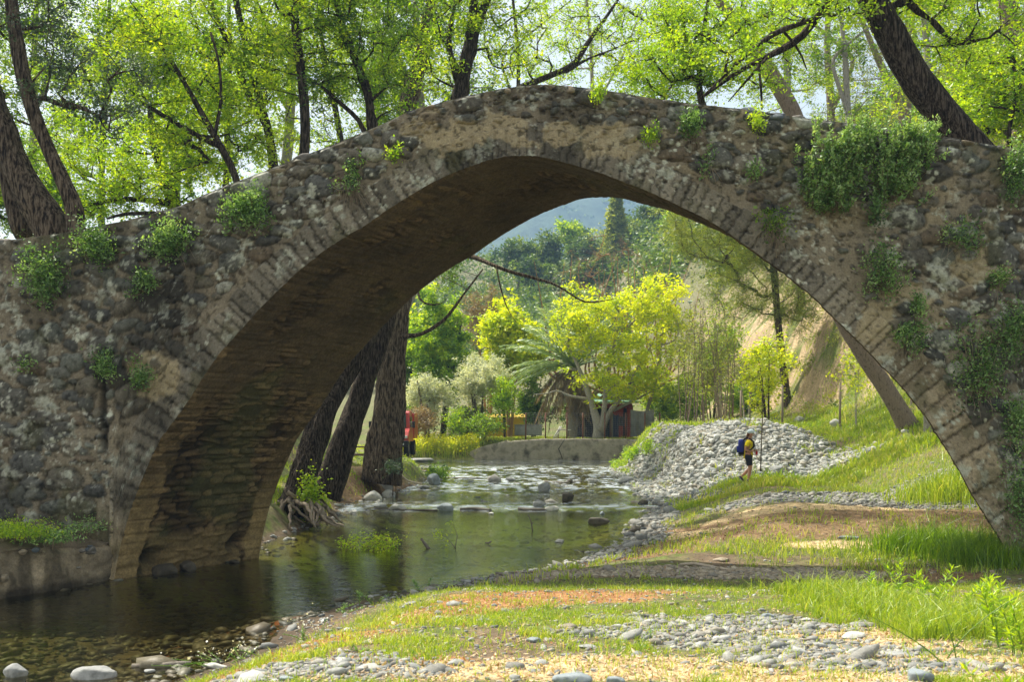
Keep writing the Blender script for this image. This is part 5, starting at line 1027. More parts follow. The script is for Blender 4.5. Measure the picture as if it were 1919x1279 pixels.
def scatter(n, y0, y1, fn, xr=(-.62, .62), power=0):
    y = np.exp(rg.uniform(math.log(y0), math.log(y1), n)); x = rg.uniform(*xr, n)*y; w_ = fn(x, y); k = rg.random(n) < w_; return x[k], y[k]
def dry(x, y, m=.01): return ground(x, y) > zw(y)+m
x, y = scatter(60000, 5.6, 15.6, lambda x, y: weight('gravel', x, y, .8)*.75*dry(x, y)); pebbles('gravel', x, y, ground(x, y), .024, PEB, 1, 0, label='grey river pebbles scattered over the near bank', cat='gravel')
x, y = scatter(5200, 5.6, 15, lambda x, y: (weight('gravel', x, y, .8)*.6+.05)*dry(x, y)); pebbles('cobbles', x, y, ground(x, y), .048, PEB, 2, 1, .42, label='larger flat cobbles among the pebbles of the near bank', cat='cobbles', bury=.42)
x, y = scatter(30000, 5.6, 30, lambda x, y: .26*dry(x, y)*(1-weight('gravel', x, y))); pebbles('loose_stones', x, y, ground(x, y), .020, PEB, 3, 0, label='small loose stones strewn over grass and earth', cat='stones')
x, y = scatter(42000, 14.6, 19, lambda x, y: weight('gravel', x, y, .8)*.9*dry(x, y), (-.1, .5)); pebbles('hollow_pebbles', x, y, ground(x, y), .036, HOLP, 9, 0, label='brownish pebbles along the hollow in front of the arch', cat='pebbles')
x, y = scatter(90000, 19, 46, lambda x, y: weight('gravel', x, y, .8)*.9*(ground(x, y) > zw(y)-.05)*(1-mound_w(x, y)), (-.1, .62)); pebbles('bank_gravel', x, y, ground(x, y), .036*np.exp(rg.normal(0, .45, len(x)))*np.clip(y/24, .7, 1.5), PEB, 4, 0, label='grey gravel along the river edge under the arch', cat='gravel')
x, y = scatter(190000, 33.2, 50, lambda x, y: mound_w(x, y), (.1, .45)); pebbles('rubble_heap', x, y, ground(x, y), .026*np.minimum(np.exp(rg.normal(0, .85, len(x))), 6), PALE, 5, 0, .7, smooth=False, label='pale broken stones covering the sunlit heap behind the walker', cat='rubble', bury=.2)
x, y = scatter(30000, 8, 34, lambda x, y: .75*(ground(x, y) < zw(y)-.02)*np.where(y < 17, 1, .35), (-.62, .3)); pebbles('riverbed_stones', x, y, ground(x, y), .05*np.exp(rg.normal(0, .5, len(x))), WETP, 6, 0, .4, label='brown and grey stones lying on the riverbed under clear water', cat='riverbed stones', bury=.3)
x, y = scatter(15000, 34, 54, lambda x, y: .16*(np.abs(ground(x, y)-zw(y)) < .16)*(x < np.interp(y, *XR)+1.0), (-.2, .25)); pebbles('riffle_stones', x, y, np.maximum(ground(x, y), zw(y)-.07), .065*np.exp(rg.normal(0, .5, len(x))), PEB, 7, 0, .5, label='wet stones breaking the surface of the shallow rapids', cat='stones', bury=.4)
# waterside stone fringe
t = rg.random(5200)**.8; y = 9+t*35; sd = rg.random(5200) < .93; x = np.where(sd, np.interp(y, *XR)+rg.normal(.25, .4, 5200), np.interp(y, *XL)+rg.normal(-.1, .35, 5200)); k = (np.abs(ground(x, y)-zw(y)) < .13) & ((y > 16.5) | (rg.random(5200) < .45)) & ~((y > 16.5) & (y < 21) & (x < -4)); x, y = x[k], y[k]
pebbles('shore_stones', x, y, ground(x, y), .03*np.exp(rg.normal(0, .5, len(x)))*np.clip(y/16, .7, 1.6), PEB, 8, 0, .5, label='line of stones along the waterline', cat='stones')
# strip of hollow-shaded pebbles
# boulders one by one
BM = {'grey': pmat('boulder_grey', (.20, .21, .21), (.32, .33, .32), 5, .8, 30, .6, .01, c3=(.12, .125, .12)), 'blue': pmat('boulder_blue', (.16, .20, .22), (.27, .31, .33), 4, .8, 30, .6, .01, c3=(.10, .12, .13)),
      'dark': pmat('boulder_dark', (.045, .04, .03), (.09, .08, .06), 4, .7, 30, .7, .01, c3=(.03, .026, .02)), 'pale': pmat('boulder_pale', (.38, .38, .35), (.5, .5, .46), 5, .85, 30, .6, .01, c3=(.24, .24, .22)), 'tan': pmat('boulder_tan', (.30, .25, .18), (.38, .33, .25), 5, .85, 30, .6, .01, c3=(.2, .16, .11))}
BL = [ # px, base py, width, height, colour, label, in water
 (833, 957, 38, 22, 'blue', 'smooth grey boulder standing in the middle of the weir line', 1), (1063, 940, 30, 24, 'dark', 'dark rounded boulder in the pool above the weir line', 1), (1020, 920, 26, 20, 'grey', 'grey boulder with a pale top in the rapids left of the dark rounded boulder', 1),
 (1120, 982, 46, 17, 'dark', 'flat dark wet rock lying in the pool below the weir', 1), (1190, 1000, 27, 21, 'dark', 'dark brown lump of rock in the pool nearest the dirt bank', 1), (1048, 1017, 20, 9, 'pale', 'small pale stone barely above the pool surface', 1),
 (663, 964, 18, 10, 'pale', 'small pale stone in front of the left bank shallows', 1), (696, 938, 40, 24, 'pale', 'large pale boulder at the tip of the left bank', 1), (730, 932, 30, 18, 'pale', 'pale boulder right beside the large one at the tip of the left bank', 1), (722, 916, 34, 16, 'pale', 'pale stone on the left bank above the two pale boulders', 0),
 (712, 953, 30, 12, 'grey', 'low grey stone at the left start of the weir line', 1), (745, 955, 36, 14, 'pale', 'pale wet stone on the weir line left of the smooth boulder', 1), (792, 916, 26, 10, 'grey', 'grey stone below the grassy tip of the left bank', 1), (812, 908, 26, 26, 'blue', 'upright grey blue stone at the foot of the grassy tip', 1),
 (920, 965, 12, 7, 'pale', 'tiny pale stone just below the weir line', 1), (1010, 950, 34, 14, 'grey', 'grey stone in the driftwood of the weir line', 1), (1035, 958, 30, 12, 'pale', 'pale flat stone at the right end of the weir driftwood', 1), (1110, 905, 22, 11, 'grey', 'grey stone in the rapids near the right shore', 1),
 (1068, 905, 14, 10, 'dark', 'dark stone in the middle of the rapids', 1), (1205, 945, 22, 12, 'dark', 'dark stone where the weir meets the gravel shore', 1), (1175, 905, 34, 16, 'grey', 'broad grey stone at the edge of the green bank', 0), (1128, 965, 10, 8, 'blue', 'small round stone between the weir line and the flat dark rock', 1),
 (32, 1268, 52, 30, 'grey', 'grey boulder rising from the water at the bottom left corner', 1), (178, 1270, 86, 28, 'grey', 'long smooth grey boulder at the bottom left, right of the corner one', 1), (280, 1262, 22, 10, 'grey', 'small grey stone between the smooth boulder and the near bank', 1),
 (402, 1252, 48, 12, 'pale', 'flat pale stone at the waterline of the near bank', 0), (270, 1072, 56, 30, 'dark', 'rounded dark boulder lodged at the foot of the vault', 1), (318, 1066, 36, 22, 'dark', 'second dark boulder lodged at the foot of the vault', 1), (410, 1052, 26, 9, 'dark', 'low stone at the foot of the vault near its far corner', 1),
 (1722, 1280, 62, 34, 'blue', 'blue grey angular rock in the bottom right foreground', 0), (1072, 1282, 84, 24, 'blue', 'broad blue grey rock cut by the bottom edge in the middle', 0), (1152, 1284, 40, 22, 'blue', 'rounded grey rock right beside the broad blue grey one', 0), (855, 1248, 36, 17, 'grey', 'round grey cobble in the grass at the bottom', 0),
 (962, 1274, 32, 14, 'grey', 'grey cobble between the grass tufts left of the broad rock', 0), (1602, 1195, 62, 12, 'pale', 'long flat pale slab in the straw coloured litter on the right', 0), (1682, 1232, 66, 11, 'grey', 'long flat grey slab below the pale slab on the right', 0), (1748, 1190, 16, 12, 'blue', 'small blue grey stone at the edge of the tall grass', 0),
 (1440, 1160, 26, 14, 'blue', 'blue grey stone at the back edge of the pebble patch', 0), (1475, 1168, 24, 11, 'blue', 'dark blue stone right of the one at the back of the pebble patch', 0), (1515, 1165, 36, 9, 'pale', 'flat pale stone at the edge of the tall grass and pebbles', 0), (1818, 1245, 22, 9, 'pale', 'white stone near the right edge in front of the weeds', 0),
 (1000, 1205, 30, 12, 'blue', 'blue grey stone in the middle of the near lawn', 0), (1100, 1215, 44, 9, 'grey', 'flat grey stone between lawn and pebbles', 0), (535, 1277, 36, 12, 'blue', 'dark rounded stone at the bottom left of the grassy bank', 0), (1645, 1053, 14, 8, 'pale', 'white stone on the grass under the right of the arch', 0),
 (1588, 1010, 46, 7, 'blue', 'flat grey slab in the dirt under the right of the arch', 0), (1352, 1052, 34, 9, 'tan', 'low tan rock on the pebble strip under the arch', 0), (1290, 868, 22, 12, 'pale', 'pale boulder at the foot of the gravel heap left of the walker', 0), (1455, 885, 34, 17, 'grey', 'grey boulder at the foot of the gravel heap right of the walker', 0),
 (1498, 792, 26, 16, 'pale', 'pale boulder on top of the gravel heap', 0), (1568, 800, 30, 18, 'pale', 'pale boulder at the right end of the gravel heap', 0), (1698, 812, 20, 10, 'pale', 'pale stone beside the foot of the leaning trunk', 0), (790, 866, 46, 11, 'grey', 'broad flat rock on the left bank below the truck', 0)]
for k, (px, py, wp, hp, col, lab, wet) in enumerate(BL):
    g_ = G(px, py, bool(wet)) if wet else G(px, py)
    if px < 430 and 1050 <= py <= 1075: t_ = {270: .20, 318: .36, 410: .70}[px]; g_ = np.array([-6.62+SH*t_, D+DEP*t_+.1, 0])
    s_ = g_[1]/F; V, f = ROCKS[(k*5) % 14]; a = wp*s_/2; h_ = hp*s_/2
    W = (V*np.array([a, a*.72, h_*1.25])) @ rotz(rg.uniform(-.35, .35)).T
    o = mk('boulder' if wp*s_ > .35 else 'stone', W, f, BM[col], attrs={'rnd': np.full(len(W), .5)}); o.location = (g_[0], g_[1], g_[2]+h_*.35); tag(o, lab, 'boulder' if wp*s_ > .35 else 'stone')

# ---------------------------------------------------------------- grass, litter
def blades(name, x, y, h, wd, mat, seed, label, cat, lean=.5, rnd=None, obj=True, z=None):
    rg_ = np.random.default_rng(seed); n = len(x); z = ground(x, y) if z is None else z; a = rg_.uniform(0, 6.28, n); d_ = np.stack([np.cos(a), np.sin(a), np.zeros(n)], 1); s_ = np.stack([-np.sin(a), np.cos(a), np.zeros(n)], 1)
    fa = rg_.uniform(0, 3.14, n); s_ = np.stack([np.cos(fa), np.sin(fa), np.zeros(n)], 1)
    h = h*np.exp(rg_.normal(0, .3, n)); ln = (lean*rg_.random(n)*h)[:, None]; h = h[:, None]; b = np.stack([x, y, z-.01], 1); up = np.array([0, 0, 1.]); w_ = np.broadcast_to(wd, (n,))[:, None]/2
    V = np.stack([b-s_*w_, b+s_*w_, b+s_*w_*.8+up*h*.55+d_*ln*.35, b-s_*w_*.8+up*h*.55+d_*ln*.35, b+up*h*(1-.15*lean)+d_*ln], 1).reshape(-1, 3); i = np.arange(n)[:, None]*5
    r_ = np.clip((rnd if rnd is not None else .5)+rg_.normal(0, .17, n), 0, 1)
    return tag(mk(name, V, [i+[0, 1, 2, 3], i+[3, 2, 4]], mat, smooth=False, attrs={'rnd': np.repeat(r_, 5)}), label, cat, kind='stuff')
def gdens(x, y):
    g = np.clip((fbm(x*.9, y*.9, 5, 12)-.44)*5+.4, 0, 1); gg = weight('grass', x, y); d_ = weight('dirt', x, y); v = weight('gravel', x, y); s_ = weight('straw', x, y)
    t_ = sst((fbm(x*3.2, y*3.2, 3, 70)-.38)*4)
    t_ = t_*(.25+.75*sst((fbm(x*8, y*8, 3, 75)-.4)*5)); return np.clip(np.maximum(g*(1-d_*.55)*t_, gg*(.35+.65*t_))*(1-v*.85)*(1-s_*.85), 0, 1)*dry(x, y, .05)
x, y = scatter(330000, 5.6, 15.8, lambda x, y: gdens(x, y)*(.30+.9*sst((fbm(x*4, y*4, 4, 72)-.40)*4))+.03*dry(x, y, .05), (-.45, .62)); blades('short_grass', x, y, .042+.05*fbm(x*2, y*2, 2, 5), .007, LEAF['grass'], 11, 'short bright grass on the near bank', 'grass', 1.0, np.clip(.35+.45*fbm(x*1.2, y*1.2, 3, 8), 0, 1))
x, y = scatter(150000, 15.8, 46, lambda x, y: np.maximum(gdens(x, y), .75*(x > 9.5)*(y > 24)*(1-weight('gravel', x, y)))*(1-mound_w(x, y)*.95), (-.2, .6)); blades('bank_grass', x, y, .10+.06*fbm(x, y, 2, 5), .016, LEAF['grass'], 12, 'grass on the banks under and beyond the arch', 'grass', .9, np.clip(.42+.4*fbm(x*.8, y*.8, 3, 8), 0, 1))
x, y = scatter(70000, 30, 60, lambda x, y: np.clip(1.12-1.1*mound_w(x, y), 0, 1)*(x > 5)*np.clip((fbm(x*.7, y*.7, 4, 33)-.36)*4, .05, 1)*(1-.9*sst(1-np.abs(x-(11.5+.05*(y-50)))/2.2)*(y > 44)), (.1, .5)); blades('slope_grass', x, y, .2, .035, LEAF['grass'], 13, 'sunlit grass and low herbs on the right hand slope', 'grass', .9, np.clip(.5+.5*(fbm(x*.6, y*.6, 3, 18)-.3), 0, 1))
x, y = scatter(26000, 26, 62, lambda x, y: (ground(x, y) > zw(y)+.12)*np.clip((fbm(x*.8, y*.6, 4, 35)-.46)*6, 0, 1)*(x < 0), (-.3, 0)); blades('left_bank_grass', x, y, .15, .03, LEAF['grass'], 14, 'green grass tufts on the left bank beyond the bridge', 'grass', .9)
x, y = scatter(24000, 65.7, 84, lambda x, y: np.ones_like(x), (-.16, .16)); blades('lawn', x, y, .14, .05, LEAF['grass'], 15, 'bright lawn behind the concrete wall', 'grass', .8, .7)
# yellow flowers on the far left bank
x, y = scatter(30000, 58, 70, lambda x, y: (ground(x, y) > zw(y)+.05)*sst((-1.7-x)/.6)*sst((x+9)/1)*(.3+.7*fbm(x, y, 2, 5)), (-.14, -.02)); nfl = len(x)
blades('flower_stems', x, y, .55, .04, LEAF['grass'], 16, 'green stems under the yellow flowers on the far left bank', 'plants', .5, .7)
rg_ = np.random.default_rng(17); zz = ground(x, y)+rg_.uniform(.25, .95, nfl)*(.6+.9*fbm(x*.8, y*.8, 2, 6)); V, f, rd = leafcloud(np.stack([x+rg_.normal(0, .1, nfl), y, zz], 1), .10, rg_, .9, 0, rnd=rg_.uniform(.4, .9, nfl)); tag(mk('yellow_flowers', V, f, LEAF['flower'], smooth=False, attrs={'rnd': rd}), 'mass of yellow wildflowers on the far left bank', 'flowers', kind='stuff')
# tall grass at right foreground
tx, ty = [], []
for (px, py, n_, r_) in [(1560, 1120, 700, .3), (1610, 1135, 1000, .3), (1660, 1150, 1100, .35), (1730, 1165, 1200, .35), (1800, 1180, 1300, .4), (1870, 1195, 1400, .4), (1915, 1160, 1000, .4), (1590, 1115, 500, .25), (1500, 1115, 300, .3)]:
    g_ = G(px, py); k_ = rg.normal(size=(n_, 2))*np.array([r_, r_*.6]); cl_ = rg.integers(0, 26, n_); cc_ = rg.normal(size=(26, 2))*np.array([r_*1.1, r_*.6]); tx.append(g_[0]+cc_[cl_, 0]+k_[:, 0]*.2); ty.append(g_[1]+cc_[cl_, 1]+k_[:, 1]*.2)
tx = np.concatenate(tx); ty = np.concatenate(ty); blades('tall_grass', tx, ty, .20, .009, LEAF['grass'], 18, 'long green grass in a band along the hollow at the right', 'grass', 1.1, .55)
tx, ty = [], []
for (px, py, n_, r_) in [(1800, 1040, 2600, .55), (1730, 1035, 1500, .5), (1850, 1060, 1600, .4)]:
    g_ = G(px, py); k_ = rg.normal(size=(n_, 2))*r_; tx.append(g_[0]+k_[:, 0]); ty.append(g_[1]+k_[:, 1]*.6)
tx = np.concatenate(tx); ty = np.concatenate(ty); blades('sedge', tx, ty, .42, .012, LEAF['green'], 19, 'dark green sedge against the right foot of the arch', 'grass', .9, .5)
g_ = G(1790, 925); k_ = rg.normal(size=(2500, 2)); blades('bright_tuft', g_[0]+k_[:, 0]*.7, g_[1]+k_[:, 1]*.5, .45, .02, LEAF['grass'], 20, 'bright grass tuft behind the right foot of the arch', 'grass', .8, .6)
# needle and leaf litter
def litter(name, kind_, n, y0, y1, size, cols, seed, label, base=0):
    x, y = scatter(n, y0, y1, lambda x, y: np.clip(weight(kind_, x, y)+base, 0, 1)*dry(x, y, .02), (-.5, .62)); rg_ = np.random.default_rng(seed); m = len(x)
    d_ = rg_.normal(size=(m, 3)); d_[:, 2] *= .25; c = np.stack([x, y, ground(x, y)+.006], 1); V, f, rd = leafcloud(c, size, rg_, .38, 0, upn=4, dirs=d_/np.linalg.norm(d_, axis=1, keepdims=True), rnd=rg_.random(m)); V[:, 2] = np.maximum(V[:, 2], np.repeat(c[:, 2], 4)-.002)
    return tag(mk(name, V, f, leafmat(name+'_mat', cols, .15, .02), smooth=False, attrs={'rnd': rd}), label, 'leaf litter', kind='stuff')
litter('orange_litter', 'orange', 60000, 5.6, 16, .035, [(.20, .09, .035), (.36, .16, .05), (.50, .27, .10), (.30, .16, .08)], 21, 'orange fallen needles and catkins along the grassy bank', .04)
litter('straw_litter', 'straw', 75000, 5.6, 16, .04, [(.36, .24, .12), (.58, .44, .25), (.74, .62, .42), (.26, .15, .08)], 22, 'straw coloured bark chips and dry leaves on the near ground', .14)
litter('brown_litter', 'dirt', 70000, 14, 34, .055, [(.14, .08, .045), (.26, .16, .085), (.36, .23, .12), (.10, .06, .04)], 23, 'brown leaf litter on the bare earth under the arch', .04)

# ---------------------------------------------------------------- plants growing on the bridge
STEM = pmat('weed_stem', (.16, .12, .07), (.24, .19, .12)); DRYS = pmat('dry_stem', (.24, .19, .13), (.34, .28, .2))
def yface(x): return D-.05
def weedplant(px, py, wp, hp, n, leaf, lab, seed, name='wall_plant', size=.046, y=None, dry_=0, out=.24, hang=0, ncl=None, cat='plant', upright=0):
    rg_ = np.random.default_rng(seed); y = D-.06 if y is None else y; s_ = y/F; c = P(px, py, y); root = empty(name, (c[0], y, c[2]), lab, cat)
    rx, rz = wp*s_/2, hp*s_/2; ncl = ncl or max(6, int(wp*hp/260)); st = MB()
    o_ = rg_.normal(size=(ncl, 2))*.42; o_ = np.clip(o_, -1, 1); tips = np.stack([c[0]+o_[:, 0]*rx, y-out*rg_.uniform(.25, 1.2, ncl), c[2]+o_[:, 1]*rz+.02], 1)
    anchors = np.stack([c[0]+o_[:, 0]*rx*.55, np.full(ncl, y+.03), c[2]+o_[:, 1]*rz*.5-rz*.15], 1)
    for a, t_ in zip(anchors, tips):
        m_ = (a+t_)/2+np.array([0, -out*.3, -.05]); st.tube([a, m_, t_], [.006, .005, .003], 4, cap=False)
    for _ in range(int(dry_)):
        a = anchors[rg_.integers(ncl)]; L = rg_.uniform(.15, .5); dx = rg_.normal(0, .12); st.tube([a, a+[dx*.5, -.08, -.02], a+[dx, -.07, -L*.6], a+[dx*1.4, -.04, -L]], [.004, .004, .003, .001], 3, cap=False)
    st.build('stems', DRYS if dry_ else STEM, root)
    k = rg_.integers(0, ncl, n); t = rg_.random((n, 1)); sp_ = np.array([rx*.16+.02, out*.35, rz*.16+.03])
    # upright leafy shoots
    cp = anchors[k]*(1-t)*.3+tips[k]*(1-.3*(1-t))+rg_.normal(size=(n, 3))*sp_; cp[:, 2] += t[:, 0]*.10*(1 if not hang else -1)
    cp[:, 1] = np.minimum(cp[:, 1], y+.02)
    d_ = rg_.normal(size=(n, 3)); d_[:, 1] -= .6; d_[:, 2] += .3 if not hang else -.5
    V, f, rd = leafcloud(cp, size, rg_, .55, rnd=np.clip(.45+.22*rg_.normal(size=ncl), 0, 1)[k], dirs=d_/np.linalg.norm(d_, axis=1, keepdims=True)); mk('leaves', V, f, LEAF[leaf], root, smooth=False, attrs={'rnd': rd}); return root
WP = [(470, 402, 88, 86, 2600, 'weed', 'dense round green plant on the bridge face, left of the arch shoulder'), (187, 462, 90, 76, 1900, 'weed', 'bushy plant just under the parapet near the left edge'), (318, 455, 104, 72, 2100, 'weed', 'wide plant right of the bushy one under the left parapet', 6),
 (90, 520, 92, 112, 2600, 'weed', 'tall plant with dry stalks at the far left of the bridge face', 10), (272, 535, 60, 50, 800, 'weed', 'small plant below the wide one on the left face'), (197, 685, 58, 54, 750, 'weed', 'plant beside the dark vertical crack on the left face'), (268, 712, 58, 62, 700, 'weed', 'plant right of the crack, nearer the arch ring'),
 (660, 345, 62, 66, 500, 'weed', 'dried grey stalk tuft on the left shoulder of the arch', 46), (737, 297, 32, 26, 260, 'spring', 'tiny bright plant below the crest on the left'), (1122, 188, 46, 32, 420, 'spring', 'small bright plant right under the coping near the crest'),
 (1292, 238, 58, 70, 1100, 'weed', 'leggy plant with dry roots right of the crest', 10), (1213, 265, 34, 42, 360, 'spring', 'small plant left of the leggy one right of the crest'), (1418, 235, 42, 42, 460, 'spring', 'little plant under the coping left of the big hanging bush'),
 (1640, 400, 38, 80, 620, 'weed', 'narrow plant hanging below the big bush'), (1455, 425, 84, 56, 500, 'green', 'grassy tuft with a dry beard left below the big bush', 60), (1650, 518, 86, 92, 1500, 'weed', 'leafy plant on the right face above the leaning trunk', 12),
 (1800, 452, 74, 66, 700, 'weed', 'sparse plant with rusty stalks high on the right face', 14), (1900, 325, 70, 130, 1900, 'weed', 'plant spilling down at the upper right edge', 8), (1716, 575, 42, 50, 450, 'weed', 'small plant in the middle of the right face'), (1872, 525, 60, 50, 500, 'weed', 'small plant at the right edge, mid height', 6),
 (1700, 640, 70, 70, 900, 'weed', 'plant with trailing dry roots above the arch ring on the right', 22), (1838, 690, 130, 170, 2300, 'weed', 'large leafy mass with hanging dry stems low on the right face', 40), (1900, 620, 70, 120, 1500, 'weed', 'plant above the large leafy mass at the right edge', 10),
 (1902, 800, 60, 120, 1400, 'weed', 'plant below the large leafy mass at the right edge', 14), (1902, 935, 76, 190, 1700, 'weed', 'bright plant growing at the right foot of the arch beside the frame edge'), (1530, 395, 36, 26, 200, 'weed', 'tiny plant left below the big bush'), (1412, 330, 34, 40, 260, 'weed', 'tiny plant right of the crest halfway to the ring'),
 (1320, 310, 36, 60, 180, 'weed', 'wiry reddish stalks below the leggy plant', 18), (60, 690, 50, 24, 160, 'weed', 'faint low plant at the left face, mid height'), (600, 665, 40, 22, 160, 'dark', 'small dark fern on the underside of the vault')]
for k, a in enumerate(WP):
    yv = None
    if a[0] == 600: yv = None
    if a[0] == 600: continue
    weedplant(a[0], a[1], a[2], a[3], a[4], a[5], a[6], 500+k, dry_=a[7] if len(a) > 7 else 0)
# the big hanging bush, upright leafy shoots
def bigbush(spec, lab, seed):
    rg_ = np.random.default_rng(seed); y = D-.08; c = P(spec[0][0], spec[0][1], y); root = empty('hanging_bush', (c[0], y, c[2]), lab, 'bush'); CP = []; RD = []; st = MB(); DD = []
    for (px, py, wp, hp, ns) in spec:
        for _ in range(ns):
            u = rg_.normal(size=2)*.40; b = P(px+u[0]*wp/2, py+u[1]*hp/2+16, y); L = rg_.uniform(.18, .50); ang = rg_.normal(0, .35); o = rg_.uniform(.08, .42)
            t_ = np.linspace(0, 1, 7)[:, None]; pth = b*[1, 1, 1]+np.array([0, -o*.5, 0])+t_*np.array([math.sin(ang)*L, -o*.5, L*math.cos(ang)])+t_*t_*np.array([0, -.05, -.04]); st.tube(np.vstack([b+[0, .06, -.05], pth]), .004, 3, cap=False)
            m = int(L*110); k = rg_.random(m); q = np.stack([np.interp(k, t_[:, 0], pth[:, j]) for j in range(3)], 1)+rg_.normal(size=(m, 3))*.014; CP.append(q); RD.append(np.clip(rg_.normal(.38, .13)+.35*k, 0, 1))
            d_ = rg_.normal(size=(m, 3)); d_[:, 2] += .5; DD.append(d_)
    CP = np.vstack(CP); RD = np.concatenate(RD); DD = np.vstack(DD); DD /= np.linalg.norm(DD, axis=1, keepdims=True); st.build('shoots', STEM, root); V, f, rd = leafcloud(CP, .056, rg_, .5, rnd=RD, dirs=DD); mk('leaves', V, f, LEAF['weed'], root, smooth=False, attrs={'rnd': rd})
bigbush([(1560, 320, 150, 130, 150), (1600, 285, 160, 70, 70), (1545, 360, 110, 70, 70), (1690, 290, 120, 80, 90), (1670, 340, 110, 70, 60), (1715, 265, 70, 40, 30), (1620, 250, 60, 30, 14)], 'biggest bush of upright leafy shoots hanging over the right parapet face', 601)
# weeds on the footing ledge
def ledge(px, py, y, n, r_, lab, seed, leaf='spring'):
    rg_ = np.random.default_rng(seed); c = P(px, py, y); root = empty('ledge_plant', c, lab, 'plant'); k = rg_.normal(size=(n, 3))*np.array([r_, .2, .07]); cp = c+k; cp[:, 2] = c[2]+np.abs(k[:, 2])*1.6-.02; V, f, rd = leafcloud(cp, .045, rg_, .45, -.6, rnd=rg_.uniform(.2, .8, n)); mk('leaves', V, f, LEAF[leaf], root, smooth=False, attrs={'rnd': rd})
    st = MB(); [st.tube([c+[a, b, -.08], c+[a*1.1, b, .10]], [.005, .003], 3, cap=False) for a, b in rg_.normal(size=(24, 2))*[r_*.7, .15]]; st.build('stems', STEM, root)
ledge(20, 1005, 15.7, 2600, .32, 'bright herb clump on the pier ledge at the left edge', 611); ledge(90, 1015, 16.0, 1500, .22, 'herb clump on the pier ledge right of the edge clump', 612, 'weed'); ledge(160, 995, 16.9, 500, .16, 'thin herb on the ledge beside the pier corner', 613, 'weed')

# ---------------------------------------------------------------- foreground weeds
def stalk(px, py, H, seed, lab, name='willowherb', leaf='spring', L=.085, y=None, n=40, white=0, group=None):
    rg_ = np.random.default_rng(seed); g_ = G(px, py); root = empty(name, g_, lab, 'plant', group); st = MB(); CP = []; DD = []
    for s_ in range(3 if not white else 9):
        b = g_+np.array([*rg_.normal(0, .07 if not white else .12, 2), -.03]); ln = rg_.normal(0, .10, 2); h_ = H*rg_.uniform(.65, 1.0); t_ = np.linspace(0, 1, 8)[:, None]; pth = b+t_*np.array([ln[0], ln[1], h_])+t_**2*np.array([ln[0], ln[1], 0]); st.tube(pth, np.linspace(.006, .003, 8), 4, cap=False)
        k = np.linspace(.12, 1, n)**.85; a = np.arange(n)*2.4; q = np.stack([np.interp(k, t_[:, 0], pth[:, j]) for j in range(3)], 1); CP.append(q); DD.append(np.stack([np.cos(a), np.sin(a), .15+.8*k], 1))
    CP = np.vstack(CP); DD = np.vstack(DD); DD /= np.linalg.norm(DD, axis=1, keepdims=True); st.build('stems', LEAF['green'], root); V, f, rd = leafcloud(CP, L, rg_, .24, dirs=DD, rnd=rg_.uniform(.3, .8, len(CP)), sv=.2); mk('leaves', V, f, LEAF[leaf], root, smooth=False, attrs={'rnd': rd})
    if white:
        tp = CP[rg_.integers(0, len(CP), white)]; tp[:, 2] = g_[2]+H*rg_.uniform(.7, 1.12, white); V, f, rd = leafcloud(tp+rg_.normal(size=tp.shape)*.05, .022, rg_, 1.0, 0, rnd=rg_.random(white)); mk('flowers', V, f, LEAF['white'], root, smooth=False, attrs={'rnd': rd})
sg = 'leafy upright weeds in the right foreground'
for k, (px, py, H, lab) in enumerate([(1700, 1130, .42, 'upright leafy weed, leftmost of the tall ones beside the hollow'), (1745, 1150, .50, 'tall leafy weed behind the long grass, second from left'), (1790, 1150, .46, 'leafy weed in the middle of the row beside the hollow'), (1830, 1185, .36, 'short leafy weed in front of the row on the right'), (1880, 1215, .58, 'tallest leafy weed near the right edge'), (1912, 1230, .5, 'leafy weed cut by the right edge of the picture'), (1655, 1125, .30, 'small leafy weed at the left end of the row'), (1860, 1150, .34, 'leafy weed behind the tallest one near the right edge')]): stalk(px, py, H, 620+k, lab, group=sg)
stalk(1775, 1240, .5, 640, 'dry leaning stalk with a few leaves at the bottom right', n=6, L=.04); stalk(1822, 1275, .07, 641, 'low rosette weed at the bottom right', name='low_weed', L=.09, n=14)
stalk(565, 1200, .20, 642, 'clump of small white flowers on the bank at the water edge', 'white_flower_plant', 'weed', .03, n=26, white=60); stalk(445, 1240, .13, 643, 'smaller clump of white flowers near the driftwood', 'white_flower_plant', 'weed', .028, n=20, white=40); stalk(395, 1245, .11, 644, 'tiny clump of white flowers closest to the driftwood log', 'white_flower_plant', 'weed', .028, n=20, white=26)
stalk(690, 1135, .26, 645, 'leafy green weed on the bank edge against the dark reflection', 'bank_weed', 'weed', .06, n=30); stalk(790, 1105, .2, 646, 'leafy green weed further along the bank edge', 'bank_weed', 'weed', .05, n=30); stalk(640, 1150, .2, 647, 'leafy weed left on the bank edge beside the white flowers', 'bank_weed', 'weed', .05, n=30)
stalk(1186, 1215, .06, 648, 'low dark green weed among pebbles in the middle foreground', name='low_weed', leaf='weed', L=.06, n=14); stalk(725, 1215, .06, 649, 'low broad weed in the sandy patch at the left foreground', name='low_weed', leaf='weed', L=.07, n=14)

